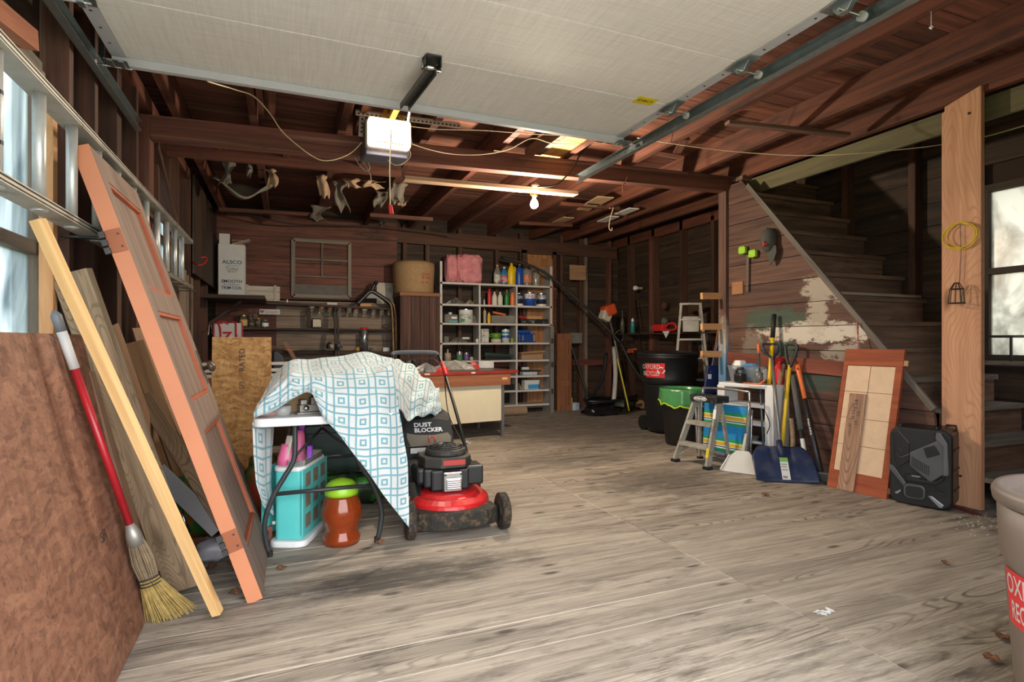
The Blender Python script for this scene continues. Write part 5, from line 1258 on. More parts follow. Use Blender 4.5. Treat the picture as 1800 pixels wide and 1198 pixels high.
# second row
bottle(861, 6, .030, .245, REDP, REDP, 'slim red bottle on the second shelf', neck=.6, name='bottle')
bottle(870, 6, .040, .205, mat('cream_bottle','dcd6c8',.5), WHT, 'left cream bottle on the second shelf', neck=.3, name='bottle')
bottle(880, 6, .040, .205, mat('cream_bottle','dcd6c8',.5), WHT, 'right cream bottle on the second shelf', neck=.3, name='bottle')
bottle(892, 6, .042, .24, mat('green_bottle','1f7a3a',.35), REDP, 'green bottle with a red cap on the second shelf', neck=.4, name='bottle')
bottle(900, 6, .036, .20, ORANGE, ORANGE, 'orange bottle right of the green bottle', neck=.6, name='bottle', Y=UY+.08)
bottle(852, 6, .015, .085, mat('grey_tube','b8b4ac',.4), WHT, 'tiny grey glue bottle on the second shelf', neck=.4, name='bottle')
bottle(846, 6, .012, .11, mat('blue_tube','2a3a9a',.4), REDP, 'tiny blue tube with a red cap on the second shelf', neck=.8, name='bottle')
def can(px, i, r, h, body, band, label, txt=None, tm=None, lidc=None, handle=False, Y=None, cat='paint can'):
    t = thing('paint_can', label, cat, (Ux(px), Y or UY+.11, UZ(i)))
    part('can', MB().lathe([(0,0),(r,0),(r,h),(r*.95,h+.004),(r*.9,h-.004),(0,h-.004)], 26), body, t, smooth=True)
    part('rim', MB().lathe([(r*1.02,h-.006),(r*1.02,h+.004),(r*.94,h+.004)], 26, cap=False), STEEL, t)
    for (z0_, z1_, m_) in band: part('label_band', MB().lathe([(r*1.008,z0_),(r*1.008,z1_)], 26, cap=False), m_, t)
    if txt: text('lettering', txt, h*.30, None, tm, t, bend=lambda c: Vector((r*1.02*math.sin(c.x/r), -r*1.02*math.cos(c.x/r), c.y + h*.72 + 0*c.z)), bold=.001, sx=.95)
    if handle: part('bail', MB().tube(smooth_path([(-r*1.02,0,h*.8),(-r*.9,-r*.5,h*.5),(0,-r*1.06,h*.38),(r*.9,-r*.5,h*.5),(r*1.02,0,h*.8)],4), .003, 5), handle, t, smooth=True)
    return t
DN = mat('navy_can','22304e',.35); KB = mat('kilz_blue','2a55b8',.35); YB_ = mat('gold_band','d8b050',.4)
can(913, 6, .060, .19, DN, [(.0,.03,WHT),(.03,.036,YB_),(.11,.15,PRN('d','5a6a86','dcdcdc'))], 'navy paint can with a white foot at the left of the second shelf cans')
can(932, 6, .085, .205, KB, [(.115,.19,WHT)], 'blue and white paint can with red lettering on the second shelf', 'KILZ', mat('kilz_red','c0242c',.4))
can(952, 6, .078, .195, DN, [(.0,.03,WHT),(.03,.036,YB_),(.11,.18,PRN('e','8a90a0','f0f0f0'))], 'navy paint can with a pale torn top at the right end of the second shelf')
# small clutter helper
def clutter(name, px, i, w, h, mt, label, cat, seed, d=.12):
    x = Ux(px); rg = random.Random(seed); m = MB()
    def fn(u, v):
        a = 2*PI*u; r = (1-v**1.6)*(1+.25*math.sin(5*a+seed)+.15*math.sin(11*a+3*v+seed)); return (w/2*math.cos(a)*r, d/2*math.sin(a)*r, h*v*(1+.15*math.sin(7*a)))
    m.grid(fn, 22, 6)
    return tag(part(name, m, mt, None, Matrix.Translation((x, UY+.12, UZ(i)))), label, cat)
TANC = mat('tan_clutter','a89880',.7,var=.6,scale=40); GRYC = mat('grey_clutter','8a867e',.4,.4,var=.6,scale=40)
clutter('hardware_bag', 803, 6, .22, .09, GRYC, 'clear bag of hardware on the second shelf, left column', 'bag', 1); clutter('hardware_bag', 827, 6, .16, .07, TANC, 'tan paper of fittings on the second shelf, left column', 'bag', 2); clutter('hardware_bag', 836, 6, .1, .1, GRYC, 'grey plastic bag against the left divider of the second shelf', 'bag', 3)
tag(part('white_rod', MB().tube([(Ux(783),UY+.05,UZ(6)+.004),(Ux(790),UY+.05,UZ(6)+.05)], .004, 6), WHT), 'short white rod at the left end of the second shelf', 'rod')
# third row
jc = thing('clear_jug', 'low clear container with a blue label on the third shelf', 'jug', (Ux(792), UY+.12, UZ(5)))
part('body', MB().bb(-.10,.10,-.07,.08,0,.125), CLR, jc, bevel=.02); part('cap', MB().lathe([(.025,.125),(.025,.155),(0,.155)], 14), WHT, jc); part('label', MB().bb(-.04,.095,-.073,-.07,.01,.035), mat('cyan_label','4aa8b8',.5), jc); part('label', MB().bb(-.0,.08,-.073,-.07,.06,.09), WHT, jc)
bk = can(819, 5, .105, .20, WHT, [(.03,.15,PRN('f','e4e2dc','5a7a6a'))], 'white plastic pail with a green handle on the third shelf', cat='pail', handle=mat('green_handle','2f8a4a',.4)); part('label_patch', MB().bb(-.09,-.05,-.108,-.07,.02,.06), mat('pail_green','2f9a4a',.5), bk)
clutter('plastic_wrap', 832, 5, .12, .12, CLR, 'crumpled clear plastic wrap beside the white pail', 'plastic', 6)
tag(part('caulk_tube', MB().lathe([(0,0),(.022,0),(.022,.19),(.006,.2),(.004,.23),(0,.23)], 14), mat('olive_tube','b8b49a',.5), None, Matrix.Translation((Ux(852),UY+.1,UZ(5)))), 'pale upright caulk tube on the third shelf', 'tube')
bottle(858, 5, .026, .17, PRN('g','e8c42c','c03028'), REDP, 'yellow glue bottle with a red cap on the third shelf', neck=.4, name='bottle', Y=UY+.06)
bx_ = thing('clear_bin', 'clear plastic bin of hand tools on the third shelf', 'bin', (Ux(882), UY+.13, UZ(5)))
part('bin', MB().bb(-.19,.19,-.1,.1,0,.004).bb(-.19,.19,-.1,-.096,0,.12).bb(-.19,.19,.096,.1,0,.12).bb(-.19,-.186,-.1,.1,0,.12).bb(.186,.19,-.1,.1,0,.12), CLR, bx_)
tag(part('hand_saw', MB().bar((Ux(866),UY+.1,UZ(5)+.17),(Ux(888),UY+.1,UZ(5)+.135),.05,.03), ORANGE, bevel=.006), 'orange-handled tool lying across the clear bin', 'tool')
tag(part('screwdriver', MB().tube([(Ux(876),UY+.1,UZ(5)+.10),(Ux(896),UY+.1,UZ(5)+.06)], .012, 8), REDP), 'red screwdriver inside the clear bin', 'screwdriver')
tag(part('pencil', MB().tube([(Ux(868),UY+.06,UZ(5)+.012),(Ux(880),UY+.06,UZ(5)+.012)], .006, 6), YEL), 'yellow pencil in the clear bin', 'pencil')
tag(part('tool_tray', MB().bb(-.24,.22,-.1,.1,0,.075), mat('black_tray','24221f',.5,var=.6,scale=30,dirt='b0aca4',dirt_amt=.3), None, Matrix.Translation((Ux(938),UY+.13,UZ(5))), bevel=.008), 'black tool tray full of sockets on the third shelf', 'tray')
tag(part('red_pliers', MB().bar((Ux(911),UY+.06,UZ(5)+.12),(Ux(924),UY+.06,UZ(5)+.08),.02,.014).bar((Ux(912),UY+.09,UZ(5)+.105),(Ux(922),UY+.09,UZ(5)+.08),.02,.014), REDP), 'red-handled pliers lying on the black tool tray', 'pliers')
tag(part('wood_block', MB().bb(-.13,.13,-.04,.04,0,.05), W_PINE, None, Matrix.Translation((Ux(942),UY+.18,UZ(5)+.077))), 'short pine block on the black tool tray', 'block')
# fourth row
tag(part('clear_cube', MB().bb(-.035,.035,-.03,.03,0,.09), mat('greenish_box','7d8070',.3,trans=.3), None, Matrix.Translation((Ux(784),UY+.1,UZ(4))), bevel=.004), 'small greenish clear box at the left end of the fourth shelf', 'box')
clutter('rag_heap', 806, 4, .26, .075, GRYC, 'heap of crumpled grey sandpaper on the fourth shelf', 'rag', 9); boxt('paper_packet', 819, 599, UY+.1, .11, .03, .08, CARD, 'white paper packet on the grey heap of the fourth shelf', 'packet', UZ(4)+.05)
tag(part('tape_roll', MB().tube([(0,-.02,.028),(0,.02,.028)], .028, 18).tube([(0,-.022,.028),(0,.022,.028)], .012, 12), WHT, None, Matrix.Translation((Ux(837),UY+.05,UZ(4)))), 'small white tape roll on the fourth shelf by the left divider', 'tape roll')
boxt('carton_small', 853, 600, UY+.08, .12, .205, .1, PRN('h','dcd8cc','3a3f4a'), 'upright white printed box on the fourth shelf', 'box', UZ(4))
mg = thing('mug', 'green mug on a cream bowl on the fourth shelf', 'mug', (Ux(872), UY+.1, UZ(4)))
MG = mat('mug_green','5f9a2c',.35)
part('cup', MB().lathe([(0,.055),(.05,.055),(.072,.075),(.078,.10),(.08,.14),(.075,.14),(.07,.08),(0,.065)], 22), MG, mg, smooth=True); part('bowl', MB().lathe([(0,0),(.07,0),(.078,.015),(.078,.055),(0,.055)], 22), mat('cream_bowl','d8c8ae',.4), mg, smooth=True); part('handle', MB().tube(smooth_path([(-.07,0,.125),(-.105,0,.12),(-.11,0,.095),(-.075,0,.085)],4), .008, 8), MG, mg, smooth=True)
can(889, 4, .058, .20, mat('white_can','e0e0dc',.35), [(.07,.11,KB),(.13,.165,mat('teal_band','2a9ab8',.4))], 'white paint can with blue bands on the fourth shelf')
tag(part('spray_can', MB().lathe([(0,0),(.026,0),(.026,.07),(0,.08)], 14), mat('dull_green_can','8a9a3c',.4), None, Matrix.Translation((Ux(900),UY+.1,UZ(4)))), 'short green can beside the white paint can', 'can')
bt = thing('drill_bit_case', 'blue plastic tool case on the fourth shelf', 'tool case', (Ux(925), UY+.12, UZ(4)))
part('case', MB().bb(-.14,.14,-.06,.06,0,.135), mat('case_blue','1f4a9a',.4,var=.5,scale=30), bt, bevel=.01); part('bit', MB().bb(-.08,-.065,-.063,-.06,.03,.11).bb(.1,.13,-.063,-.06,.02,.12), KRAFT, bt)
tag(part('caulking_tube', MB().tube([(Ux(909),UY+.1,UZ(4)+.165),(Ux(932),UY+.1,UZ(4)+.165)], .025, 12), mat('tube_blue','1f5ab0',.4)), 'blue sealant tube lying on the blue tool case', 'tube')
# fifth row
cn = thing('candle_jar', 'short tan jar with a stub candle on the fifth shelf', 'jar', (Ux(787),UY+.1,UZ(3))); part('jar', MB().lathe([(0,0),(.045,0),(.05,.06),(.045,.11),(0,.11)], 18), mat('tan_jar','b8a890',.5), cn, smooth=True); part('stub', MB().lathe([(.014,.11),(.012,.16),(0,.165)], 10), mat('tan_jar','b8a890',.5), cn)
can(808, 3, .045, .125, mat('grey_can','a8a8a4',.3,.5), [(.01,.05,mat('can_green','2f9a4a',.4))], 'small grey and green can on the fifth shelf', cat='can'); can(820, 3, .036, .11, mat('grey_can','a8a8a4',.3,.5), [(.02,.085,mat('can_purple','7a5a9a',.4))], 'small purple-banded can on the fifth shelf', cat='can')
tag(part('tape_roll', MB().tube([(0,-.02,.026),(0,.02,.026)], .026, 18), mat('dull_tape','b8b4ac',.5), None, Matrix.Translation((Ux(827),UY+.06,UZ(3)))), 'grey tape roll on the fifth shelf', 'tape roll')
bar_thing('green_tube_bundle', (Ux(851),UY+.1,UZ(3)+.09), (Ux(906),UY+.1,UZ(3)+.05), .06, .05, mat('dark_teal_bundle','2c4a40',.4,var=.4), 'dark green folded umbrella on the fifth shelf', 'umbrella'); bar_thing('black_case', (Ux(850),UY+.1,UZ(3)+.03), (Ux(895),UY+.1,UZ(3)+.03), .14, .05, BLK, 'black flat case under the green umbrella', 'case')
boxt('cardboard_sheet', 936, 628, UY+.05, .36, .09, .12, KRAFT, 'brown flattened cardboard on the fifth shelf, right column', 'cardboard', UZ(3)); bar_thing('cardboard_strip', (Ux(910),UY+.04,UZ(3)+.1), (Ux(953),UY+.04,UZ(3)+.125), .1, .02, KRAFT, 'tilted cardboard strip on the fifth shelf', 'cardboard')
# lower rows, right column
boxt('white_carton', 932, 655, UY+.05, .24, .05, .12, mat('pale_carton','c8ccd4',.6,var=.2), 'low pale carton on the sixth shelf', 'box', UZ(2)); boxt('green_folder', 936, 650, UY+.06, .3, .02, .12, DGREEN, 'dark green folder on the low pale carton', 'folder', UZ(2)+.052); tag(part('white_roll', MB().tube([(Ux(917),UY+.1,UZ(2)+.10),(Ux(929),UY+.1,UZ(2)+.10)], .022, 12), WHT), 'white paper roll on the dark green folder', 'roll')
gb = thing('glove_box', 'white and blue glove carton on the seventh shelf', 'box', (Ux(933),UY+.1,UZ(1))); part('box', MB().bb(-.13,.13,-.06,.06,0,.14), CARD, gb, bevel=.003); part('print', MB().bb(-.07,.125,-.062,-.06,.01,.075).bb(.11,.128,-.062,-.06,.01,.13), mat('glove_cyan','3a9ad0',.5), gb)
clutter('wire_heap', 913, 1, .12, .09, GRYC, 'heap of grey wire left of the glove carton', 'wire', 14); boxt('black_box', 893, 684, UY+.04, .22, .09, .15, BLK, 'black equipment box on the seventh shelf behind the desk leg', 'box', UZ(1))
# tube roll under the unit, level standing in front
rp = AY(900, 720, 7.72); tag(part('paper_roll', MB().tube([(rp.x-.28,7.66,.066),(rp.x+.2,7.66,.066)], .065, 20), mat('roll_tan','9a8068',.8,var=.15), bevel=.004), 'thick tan paper roll lying on the floor under the shelf unit', 'roll')
lp = AY(963, 726, 7.70); lv = thing('spirit_level', 'long grey spirit level standing upright against the shelf unit', 'spirit level', (3.80, 7.74, 0), 0)
part('bar', MB().bb(-.03,.03,-.02,.02,0,1.32), mat('level_grey','8f8c88',.45,.3,var=.2), lv)
for z in (.33,.74,1.10): part('vial', MB().bb(-.02,.02,-.024,-.019,z-.04,z+.04), mat('vial_frame','3f3d3a',.4), lv); 
# back door of vertical boards
DRW = wood('plank_door','b07c50','8a5a36',vary=.15,axis='z',knots='5a3a24')
door = struct('door_1')
x0 = AY(925,440,8.1).x; x1 = AY(968,440,8.1).x; zt2 = AY(945,448,8.1).z
for k in range(5): part('door_board', MB().bb(x0+(x1-x0)/5*k+.002, x0+(x1-x0)/5*(k+1)-.002, 8.06, 8.09, .05, zt2), DRW, door)
part('ledge', MB().bb(x0,x1,8.035,8.06,zt2-.18,zt2-.06), DRW, door); part('door_frame', MB().bb(x0-.08,x0-.01,8.05,8.12,0,zt2+.06).bb(x1+.01,x1+.08,8.05,8.12,0,zt2+.06).bb(x0-.08,x1+.08,8.05,8.12,zt2+.01,zt2+.07), W_STUD, door)
# desk ------------------------------------------------------------------------------------------------
dk = thing('desk', 'worn red-edged desk with a cream modesty panel in front of the shelf unit', 'desk', (2.50, 6.0, 0), math.radians(9))
DTOP = mat('desk_top','4a4340',.35,var=.3,dirt='7a726c',dirt_amt=.25); DEDGE = mat('desk_edge','9a2f24',.45,var=.3); DWD = wood('desk_apron','9a6040','74432a',vary=.02)
part('top', MB().bb(-1.62,.0,-.0,.78,.735,.762), DTOP, dk); part('top_edge', MB().bb(-1.63,.004,-.012,0,.73,.764).bb(0,.012,-.012,.79,.73,.764), DEDGE, dk, bevel=.003)
part('apron', MB().bb(-1.55,-.09,.0,.02,.60,.735), DWD, dk); part('modesty_panel', MB().bb(-1.5,-.19,.04,.055,.19,.60), mat('cream_panel','d8cdb0',.55,var=.06), dk)
for xx, yy in ((-.19,.03),(-.15,.7),(-1.5,.03),(-1.5,.7)): part('leg', MB().bb(xx,xx+.035,yy,yy+.035,0,.735), mat('desk_leg','7a7a7c',.45,.5), dk)
part('paper_label', MB().bb(-.2,-.13,-.003,-.001,.66,.685), mat('tan_label','d8b07a',.6), dk); part('paper_label', MB().bb(-.6,-.55,-.015,-.012,.742,.757), CARD, dk); part('paper_label', MB().bb(-1.15,-1.09,-.015,-.012,.742,.757), CARD, dk)
def dpt(x, y): c, s = math.cos(math.radians(9)), math.sin(math.radians(9)); return Vector((2.5+c*x-s*y, 6.0+s*x+c*y, .764))
def heap(name, x, y, w, d, h, mt, label, cat, seed):
    def fn(u, v):
        a = 2*PI*u; r = (1-v**1.6)*(1+.25*math.sin(5*a+seed)+.15*math.sin(11*a+3*v+seed)); return (w/2*math.cos(a)*r, d/2*math.sin(a)*r, h*v*(1+.15*math.sin(7*a)))
    tag(part(name, MB().grid(fn, 22, 6), mt, None, Matrix.Translation(dpt(x, y))), label, cat)
heap('plastic_bag', -1.05, .2, .3, .2, .09, mat('grey_bag','8d8c8c',.3,var=.5,scale=20), 'crumpled grey plastic bag on the left part of the desk', 'bag', 21); heap('tool_heap', -1.15, .35, .3, .2, .13, BLK, 'black coiled tool pouch on the desk behind the mower handle', 'pouch', 22)
heap('red_tool', -.88, .12, .12, .08, .07, REDP, 'bright red plastic tool on the desk by the mower handle', 'tool', 23); heap('wrapped_parts', -.55, .5, .5, .2, .1, mat('clear_clutter','a8a49c',.35,var=.6,scale=30), 'long heap of wrapped parts at the back of the desk', 'parts', 24)
heap('red_packet', -.3, .5, .14, .1, .09, mat('red_white_packet','b83028',.5,dirt='e8e4dc',dirt_amt=.5,scale=20), 'red and white packet at the back of the desk', 'packet', 25)
tag(part('socket_box', MB().bb(-.1,.1,-.06,.06,0,.09), mat('grey_white_box','c4c2be',.5,var=.2), None, Matrix.Translation(dpt(-.1,.6)), bevel=.008), 'grey white plastic box at the back right of the desk', 'box')
# panelled door piece leaning beside the unit
sp_, M_, w_, h_ = lean('x', (0,0,0),(1,0,0),(0,0,1),.02,DRW)
bpy.data.objects.remove(sp_)
a = AY(974,722,7.9); b = AY(1001,722,7.9)
pd = thing('shutter_panel', 'narrow brown panelled shutter leaning on the back wall beside the shelf unit', 'shutter', (a.x+.03, 7.86, 0))
PW = wood('shutter_wood','8f5c3a','6e4228',vary=.05,axis='z'); pw = b.x-a.x-.02; ph_ = AY(985,586,7.9).z
part('panel', MB().bb(0,pw,.01,.02,0,ph_), PW, pd)
part('stile', MB().bb(0,.045,-.01,.03,0,ph_), PW, pd); part('stile', MB().bb(pw-.045,pw,-.01,.03,0,ph_), PW, pd)
for z in (0, ph_*.32, ph_*.66, ph_-.09): part('rail', MB().bb(.045,pw-.045,-.006,.03,z,z+.09), PW, pd)
boxt('wall_patch_board', 1016, 492, 8.0, .3, .24, .012, wood('tan_patch2','b08a66','8a684a',vary=.03), 'pale square board patch on the back wall studs', 'board')
for a_, b_, lab in (((1003,586),(1024,603),'grey patch plate on the stud beside the shutter'),): boxt('patch_plate', 1013, 603, 8.02, .22, .17, .012, mat('grey_patch','7d7a70',.8,var=.4), lab, 'plate')
# ---------------------------------------------------------------- right side
# new fir post ----------------------------------------------------------------------------------------
bp = thing('support_post', 'new reddish fir post standing in front of the stairs', 'post', (4.205, 2.34, 0))
pl = part('plank', MB().prism([(.0,-.118),(2.66,-.118),(2.67,-.10),(2.70,-.10),(2.76,.118),(.0,.118)], -.02, .02, 'xy'), W_FIR, bp, Matrix(((0,0,-1,0),(0,-1,0,0),(1,0,0,0),(0,0,0,1))) @ Matrix.Rotation(0,4,'X'), bevel=.003)
part('bolt', MB().tube([(-.026,.0,.2),(-.016,.0,.2)], .008, 10), BLKM, bp)
part('bolt', MB().tube([(-.026,-.05,2.6),(-.016,-.05,2.6)], .008, 10), BLKM, bp)
# yellow cord coil and black wire cage hanging on it
nail = AX(1690, 392, 4.18)
cc = thing('cord_coil', 'coil of thin yellow cord hung on the new fir post', 'cord', nail)
for k, (ry, rz, dy) in enumerate(((.105,.088,0),(.098,.082,.01),(.09,.08,-.012))):
    pts = [(-.012-.004*k, dy + ry*math.sin(a*PI/12), -rz + rz*math.cos(a*PI/12)*(1+.05*math.sin(a+k))) for a in range(24)]
    part('loop', MB().tube(pts, .0035, 6, closed=True), mat('yellow_cord','d8b820',.5), cc, smooth=True)
cg = thing('wire_cage', 'black wire lamp cage hanging by a wire from the yellow cord nail', 'lamp cage', nail)
top = AX(1687, 498, 4.18) - nail; zt_ = top.z
part('hanger', MB().tube([(-.012,0,0),(-.012,-.005,zt_*.5),(-.012,.005,zt_)], .002, 5), DKSTEEL, cg)
bot = AX(1687, 533, 4.18).z - nail.z
for k in range(9):
    a = 2*PI*k/9
    part('rib', MB().tube([(-.05+.014*math.cos(a), .014*math.sin(a), zt_),(-.05+.036*math.cos(a), .036*math.sin(a), zt_-.04),(-.05+.045*math.cos(a), .045*math.sin(a), bot)], .0028, 5), BLKM, cg)
for z, r in ((zt_,.014),(zt_-.04,.036),(bot,.045)):
    part('ring', MB().tube([(-.05+r*math.cos(q*PI/10), r*math.sin(q*PI/10), z) for q in range(20)], .003, 5, closed=True), BLKM, cg)
# loudspeaker -------------------------------------------------------------------------------------------
v = Vector((.36,-.93,0)).normalized(); nrm = Vector((-.93,-.36,0)).normalized()
Ms = Matrix(((v.x,-nrm.x,0,3.835),(v.y,-nrm.y,0,2.58),(0,0,1,0),(0,0,0,1)))   # x along front, y to the back, z up
sp = thing('loudspeaker', 'black angular loudspeaker standing on the floor against the fir post', 'loudspeaker', M=Ms)
SPK = mat('speaker_black','1c1c1d',.36,var=.2); SPG = mat('speaker_grey_panel','505255',.4)
def rr3(x0,x1,z0,z1,r): return rrect(x0,x1,z0,z1,r)
part('cabinet', MB().prism(rr3(0,.34,0,.52,.05), .035, .27, 'xz'), SPK, sp, bevel=.01)
part('front_frame', MB().prism(rr3(.0,.34,.005,.52,.06), .0, .04, 'xz'), BLKM, sp, bevel=.012)
part('side_rib', MB().bb(.338,.346,.08,.25,.12,.13), SPK, sp); part('side_rib', MB().bb(.338,.346,.08,.25,.25,.26), SPK, sp); part('side_rib', MB().bb(.338,.346,.08,.25,.38,.39), SPK, sp)
part('grille_panel', MB().prism([(.12,.36),(.26,.45),(.275,.50),(.30,.43),(.31,.25),(.235,.18),(.12,.27)], -.03, .0, 'xz'), SPG, sp, bevel=.006)
part('right_fin', MB().prism([(.265,.51),(.29,.51),(.325,.44),(.33,.24),(.30,.235),(.30,.42),(.26,.47)], -.045, .0, 'xz'), mat('speaker_fin','5c5e62',.35), sp, bevel=.006)
part('tweeter', MB().prism([(.195,.40),(.255,.425),(.285,.37),(.215,.335)], -.036, -.03, 'xz'), BLKM, sp, bevel=.003)
m = MB()
for k in range(9): m.bar((.135+.011*k,-.033,.335-.006*k),(.135+.011*k,-.033,.27-.006*k),.004,.003)
for k in range(6): m.bar((.205+.011*k,-.038,.395+.004*k),(.215+.011*k,-.038,.345+.003*k),.003,.003)
o = part('grille_slot', m, BLKM, sp); o['kind'] = 'stuff'
part('left_panel', MB().prism([(.025,.48),(.05,.50),(.115,.42),(.115,.30),(.06,.25),(.03,.29)], -.008, .0, 'xz'), SPK, sp, bevel=.005)
part('edge_line', MB().tube([(.05,-.01,.385),(.075,-.01,.36)], .002, 4), SPG, sp); part('edge_line', MB().tube([(.04,-.01,.34),(.065,-.01,.315),(.115,-.01,.345)], .002, 4), SPG, sp)
part('left_fin', MB().prism([(.0,.27),(.03,.255),(.10,.15),(.085,.125),(.0,.24)], -.025, .0, 'xz'), SPG, sp, bevel=.005)
part('lower_bar', MB().prism([(.09,.215),(.17,.19),(.26,.195),(.31,.24),(.30,.20),(.26,.165),(.10,.165)], -.02, .0, 'xz'), SPK, sp, bevel=.005)
part('badge', MB().bb(.12,.185,-.022,-.012,.195,.215), BLKM, sp); part('badge_print', MB().bb(.13,.175,-.0235,-.022,.202,.209), mat('silver_badge','b8b8b8',.3,.8), sp)
part('horn', MB().prism(rr3(.085,.205,.055,.15,.03), -.025, .0, 'xz'), SPG, sp, bevel=.006); part('horn_mouth', MB().prism(rr3(.097,.193,.065,.138,.022), -.028, -.025, 'xz'), BLKM, sp)
for k in range(4): part('vent', MB().bar((.215+.02*k,-.006,.135-.005*k),(.25+.018*k,-.006,.155-.012*k),.008,.008), SPK, sp)
LEDL = mat('light_lens','9a9ca4',.2,.3)
part('light_lens', MB().prism([(.215,.085),(.235,.09),(.30,.04),(.29,.022),(.275,.022)], -.012, .0, 'xz'), LEDL, sp, bevel=.003); part('light_lens', MB().prism([(.03,.075),(.045,.065),(.07,.09),(.065,.10)], -.012, .0, 'xz'), LEDL, sp, bevel=.003)
for xx in (.05,.25): part('top_knob', MB().lathe([(.014,0),(.014,.012),(0,.014)], 12, (xx,.06,.52)), BLK, sp)
part('handle', MB().tube([(.28,.2,.52),(.28,.2,.535),(.33,.2,.535),(.335,.2,.50)], .008, 8), BLK, sp)
# tile sample panel --------------------------------------------------------------------------------------
A = Vector((3.80, 3.03, .003)); Bq = Vector((3.86, 2.62, .003)); T = AX(1490, 613, 4.055)
x = (Bq-A).normalized(); y = (T-A); y = (y - x*y.dot(x)); Hh = y.length; y.normalize(); z = x.cross(y)
if z.x > 0: z = -z
Mp = Matrix(((x.x,y.x,z.x,A.x),(x.y,y.y,z.y,A.y),(x.z,y.z,z.z,A.z),(0,0,0,1)))
tpn = thing('tile_panel', 'red-brown framed panel of beige tiles leaning on the stair wall', 'tile panel', M=Mp)
CH = wood('cherry_frame','a3522f','7d3a20',vary=.02); W_ = (Bq-A).length
part('backing', MB().bb(0,W_,0,Hh,-.03,-.012), CH, tpn)
part('frame', MB().bb(0,W_,0,.135,-.012,0), CH, tpn); part('frame', MB().bb(0,W_,Hh-.125,Hh,-.012,0), CH, tpn); part('frame', MB().bb(0,.03,.135,Hh-.125,-.012,0), CH, tpn); part('frame', MB().bb(W_-.045,W_,.135,Hh-.125,-.012,0), CH, tpn)
TILE = mat('beige_tile','d8b898',.5,var=.14,scale=14); tw = (W_-.079)/2; thh = (Hh-.26-.004)/4
for i in range(2):
    for j in range(4): part('tile', MB().bb(.032+i*(tw+.002), .032+i*(tw+.002)+tw-.002, .137+j*thh, .137+(j+1)*thh-.003, -.012, -.003), TILE, tpn, bevel=.001)
part('hinge', MB().bb(W_,W_+.03,Hh-.12,Hh-.08,-.02,-.004), mat('copper_hinge','8a6a50',.4,.6), tpn); part('hinge', MB().bb(W_,W_+.025,.04,.08,-.02,-.004), mat('copper_hinge','8a6a50',.4,.6), tpn)
LAM = wood('walnut_laminate','b08a70','7d5c48',vary=.02,wave=.9,blotch='5a443a',blotch_amt=.3)
lm = thing('laminate_plank', 'brown wood-grain laminate plank with pencilled sums leaning on the tile panel', 'plank', M=Mp @ Matrix.Translation((.055, .0, .014)) @ Matrix.Rotation(.03,4,'Y'))
part('plank', MB().bb(0,.72,-.115,.0,-.004,.004), LAM, lm, Matrix.Rotation(PI/2,4,'Z') @ Matrix.Translation((0,-.03,0)) )
PEN = mat('pencil_mark','2a2420',.8)
hw = lambda px_, py_, r=0: Matrix.Translation((px_, py_, .0046)) @ Matrix.Rotation(PI/2+.0+r,4,'Z')
text('pencil_note', '6 3/8', .035, hw(.085,.64), PEN, lm, ext=.0003); text('pencil_note', '1/2', .03, hw(.11,.57), PEN, lm, ext=.0003); text('pencil_note', '33 1/2', .03, hw(.075,.56), PEN, lm, ext=.0003); text('pencil_note', '27 1/2', .026, hw(.058,.50), PEN, lm, ext=.0003); text('pencil_note', '1 5/8', .026, hw(.10,.49), PEN, lm, ext=.0003)
tag(part('paint_stick', MB().tube([AX(1508,613,4.06), AX(1508,590,4.08)], .005, 6).tube([AX(1508,590,4.08), AX(1507,566,4.10)], .007, 6), mat('stick_red','a83a3c',.5,dirt='e8e0d8',dirt_amt=.5)), 'thin red and white stick standing behind the tile panel', 'stick')
# hat, tape measures --------------------------------------------------------------------------------------
hc = AX(1353, 428, 4.10)
hat = thing('baseball_cap', 'dark grey baseball cap with a red badge hung on the stair wall', 'cap', hc)
CAPM = mat('cap_grey','4a4a46',.9,var=.2,bump=.3)
def capfn(u, v):
    a = 2*PI*u; r = math.sin(PI/2*v); return (-.09*math.cos(PI/2*v)*1.0, .075*math.cos(a)*r + .0, .11*math.sin(a)*r*(1 if math.sin(a) > 0 else 1.0) + .03)
part('crown', MB().grid(capfn, 24, 8), CAPM, hat, smooth=True, solid=.003)
part('brim', MB().prism([(-.09,-.03),(-.095,-.09),(-.06,-.17),(-.02,-.2),(.0,-.14),(.02,-.05),(.0,-.02)], -.022, -.012, 'yz'), CAPM, hat, bevel=.004)
part('badge', MB().tube([(-.092,-.02,.01),(-.096,-.03,-.02),(-.09,-.005,-.03)], .008, 6).tube([(-.085,-.05,-.01),(-.09,-.02,-.025)], .006, 6), REDP, hat)
part('nail', MB().tube([(-.03,.01,.14),(.04,.01,.14)], .004, 6), DKSTEEL, hat)
for px, py, lab in ((1308,440,'left lime green tape measure stuck on the stair wall'),(1326,446,'right lime green tape measure stuck on the stair wall')):
    p = AX(px, py, 4.12); t = thing('tape_measure', lab, 'tape measure', p, 0, 'lime tape measures on the stair wall')
    part('case', MB().prism(rrect(-.042,.042,-.035,.038,.02), -.035, .0, 'yz'), LIME, t, bevel=.006); part('mark', MB().bar((-.037,-.02,.0),(-.037,.02,.01),.005,.002), WHT, t)
bar_thing('metal_strip', AX(1313, 512, 4.11), AX(1314, 448, 4.11), .025, .004, mat('strip_galv','6a625a',.5,.6,var=.3), 'thin perforated metal strip hanging under the lime tape measures', 'strip', up=(-1,0,0))
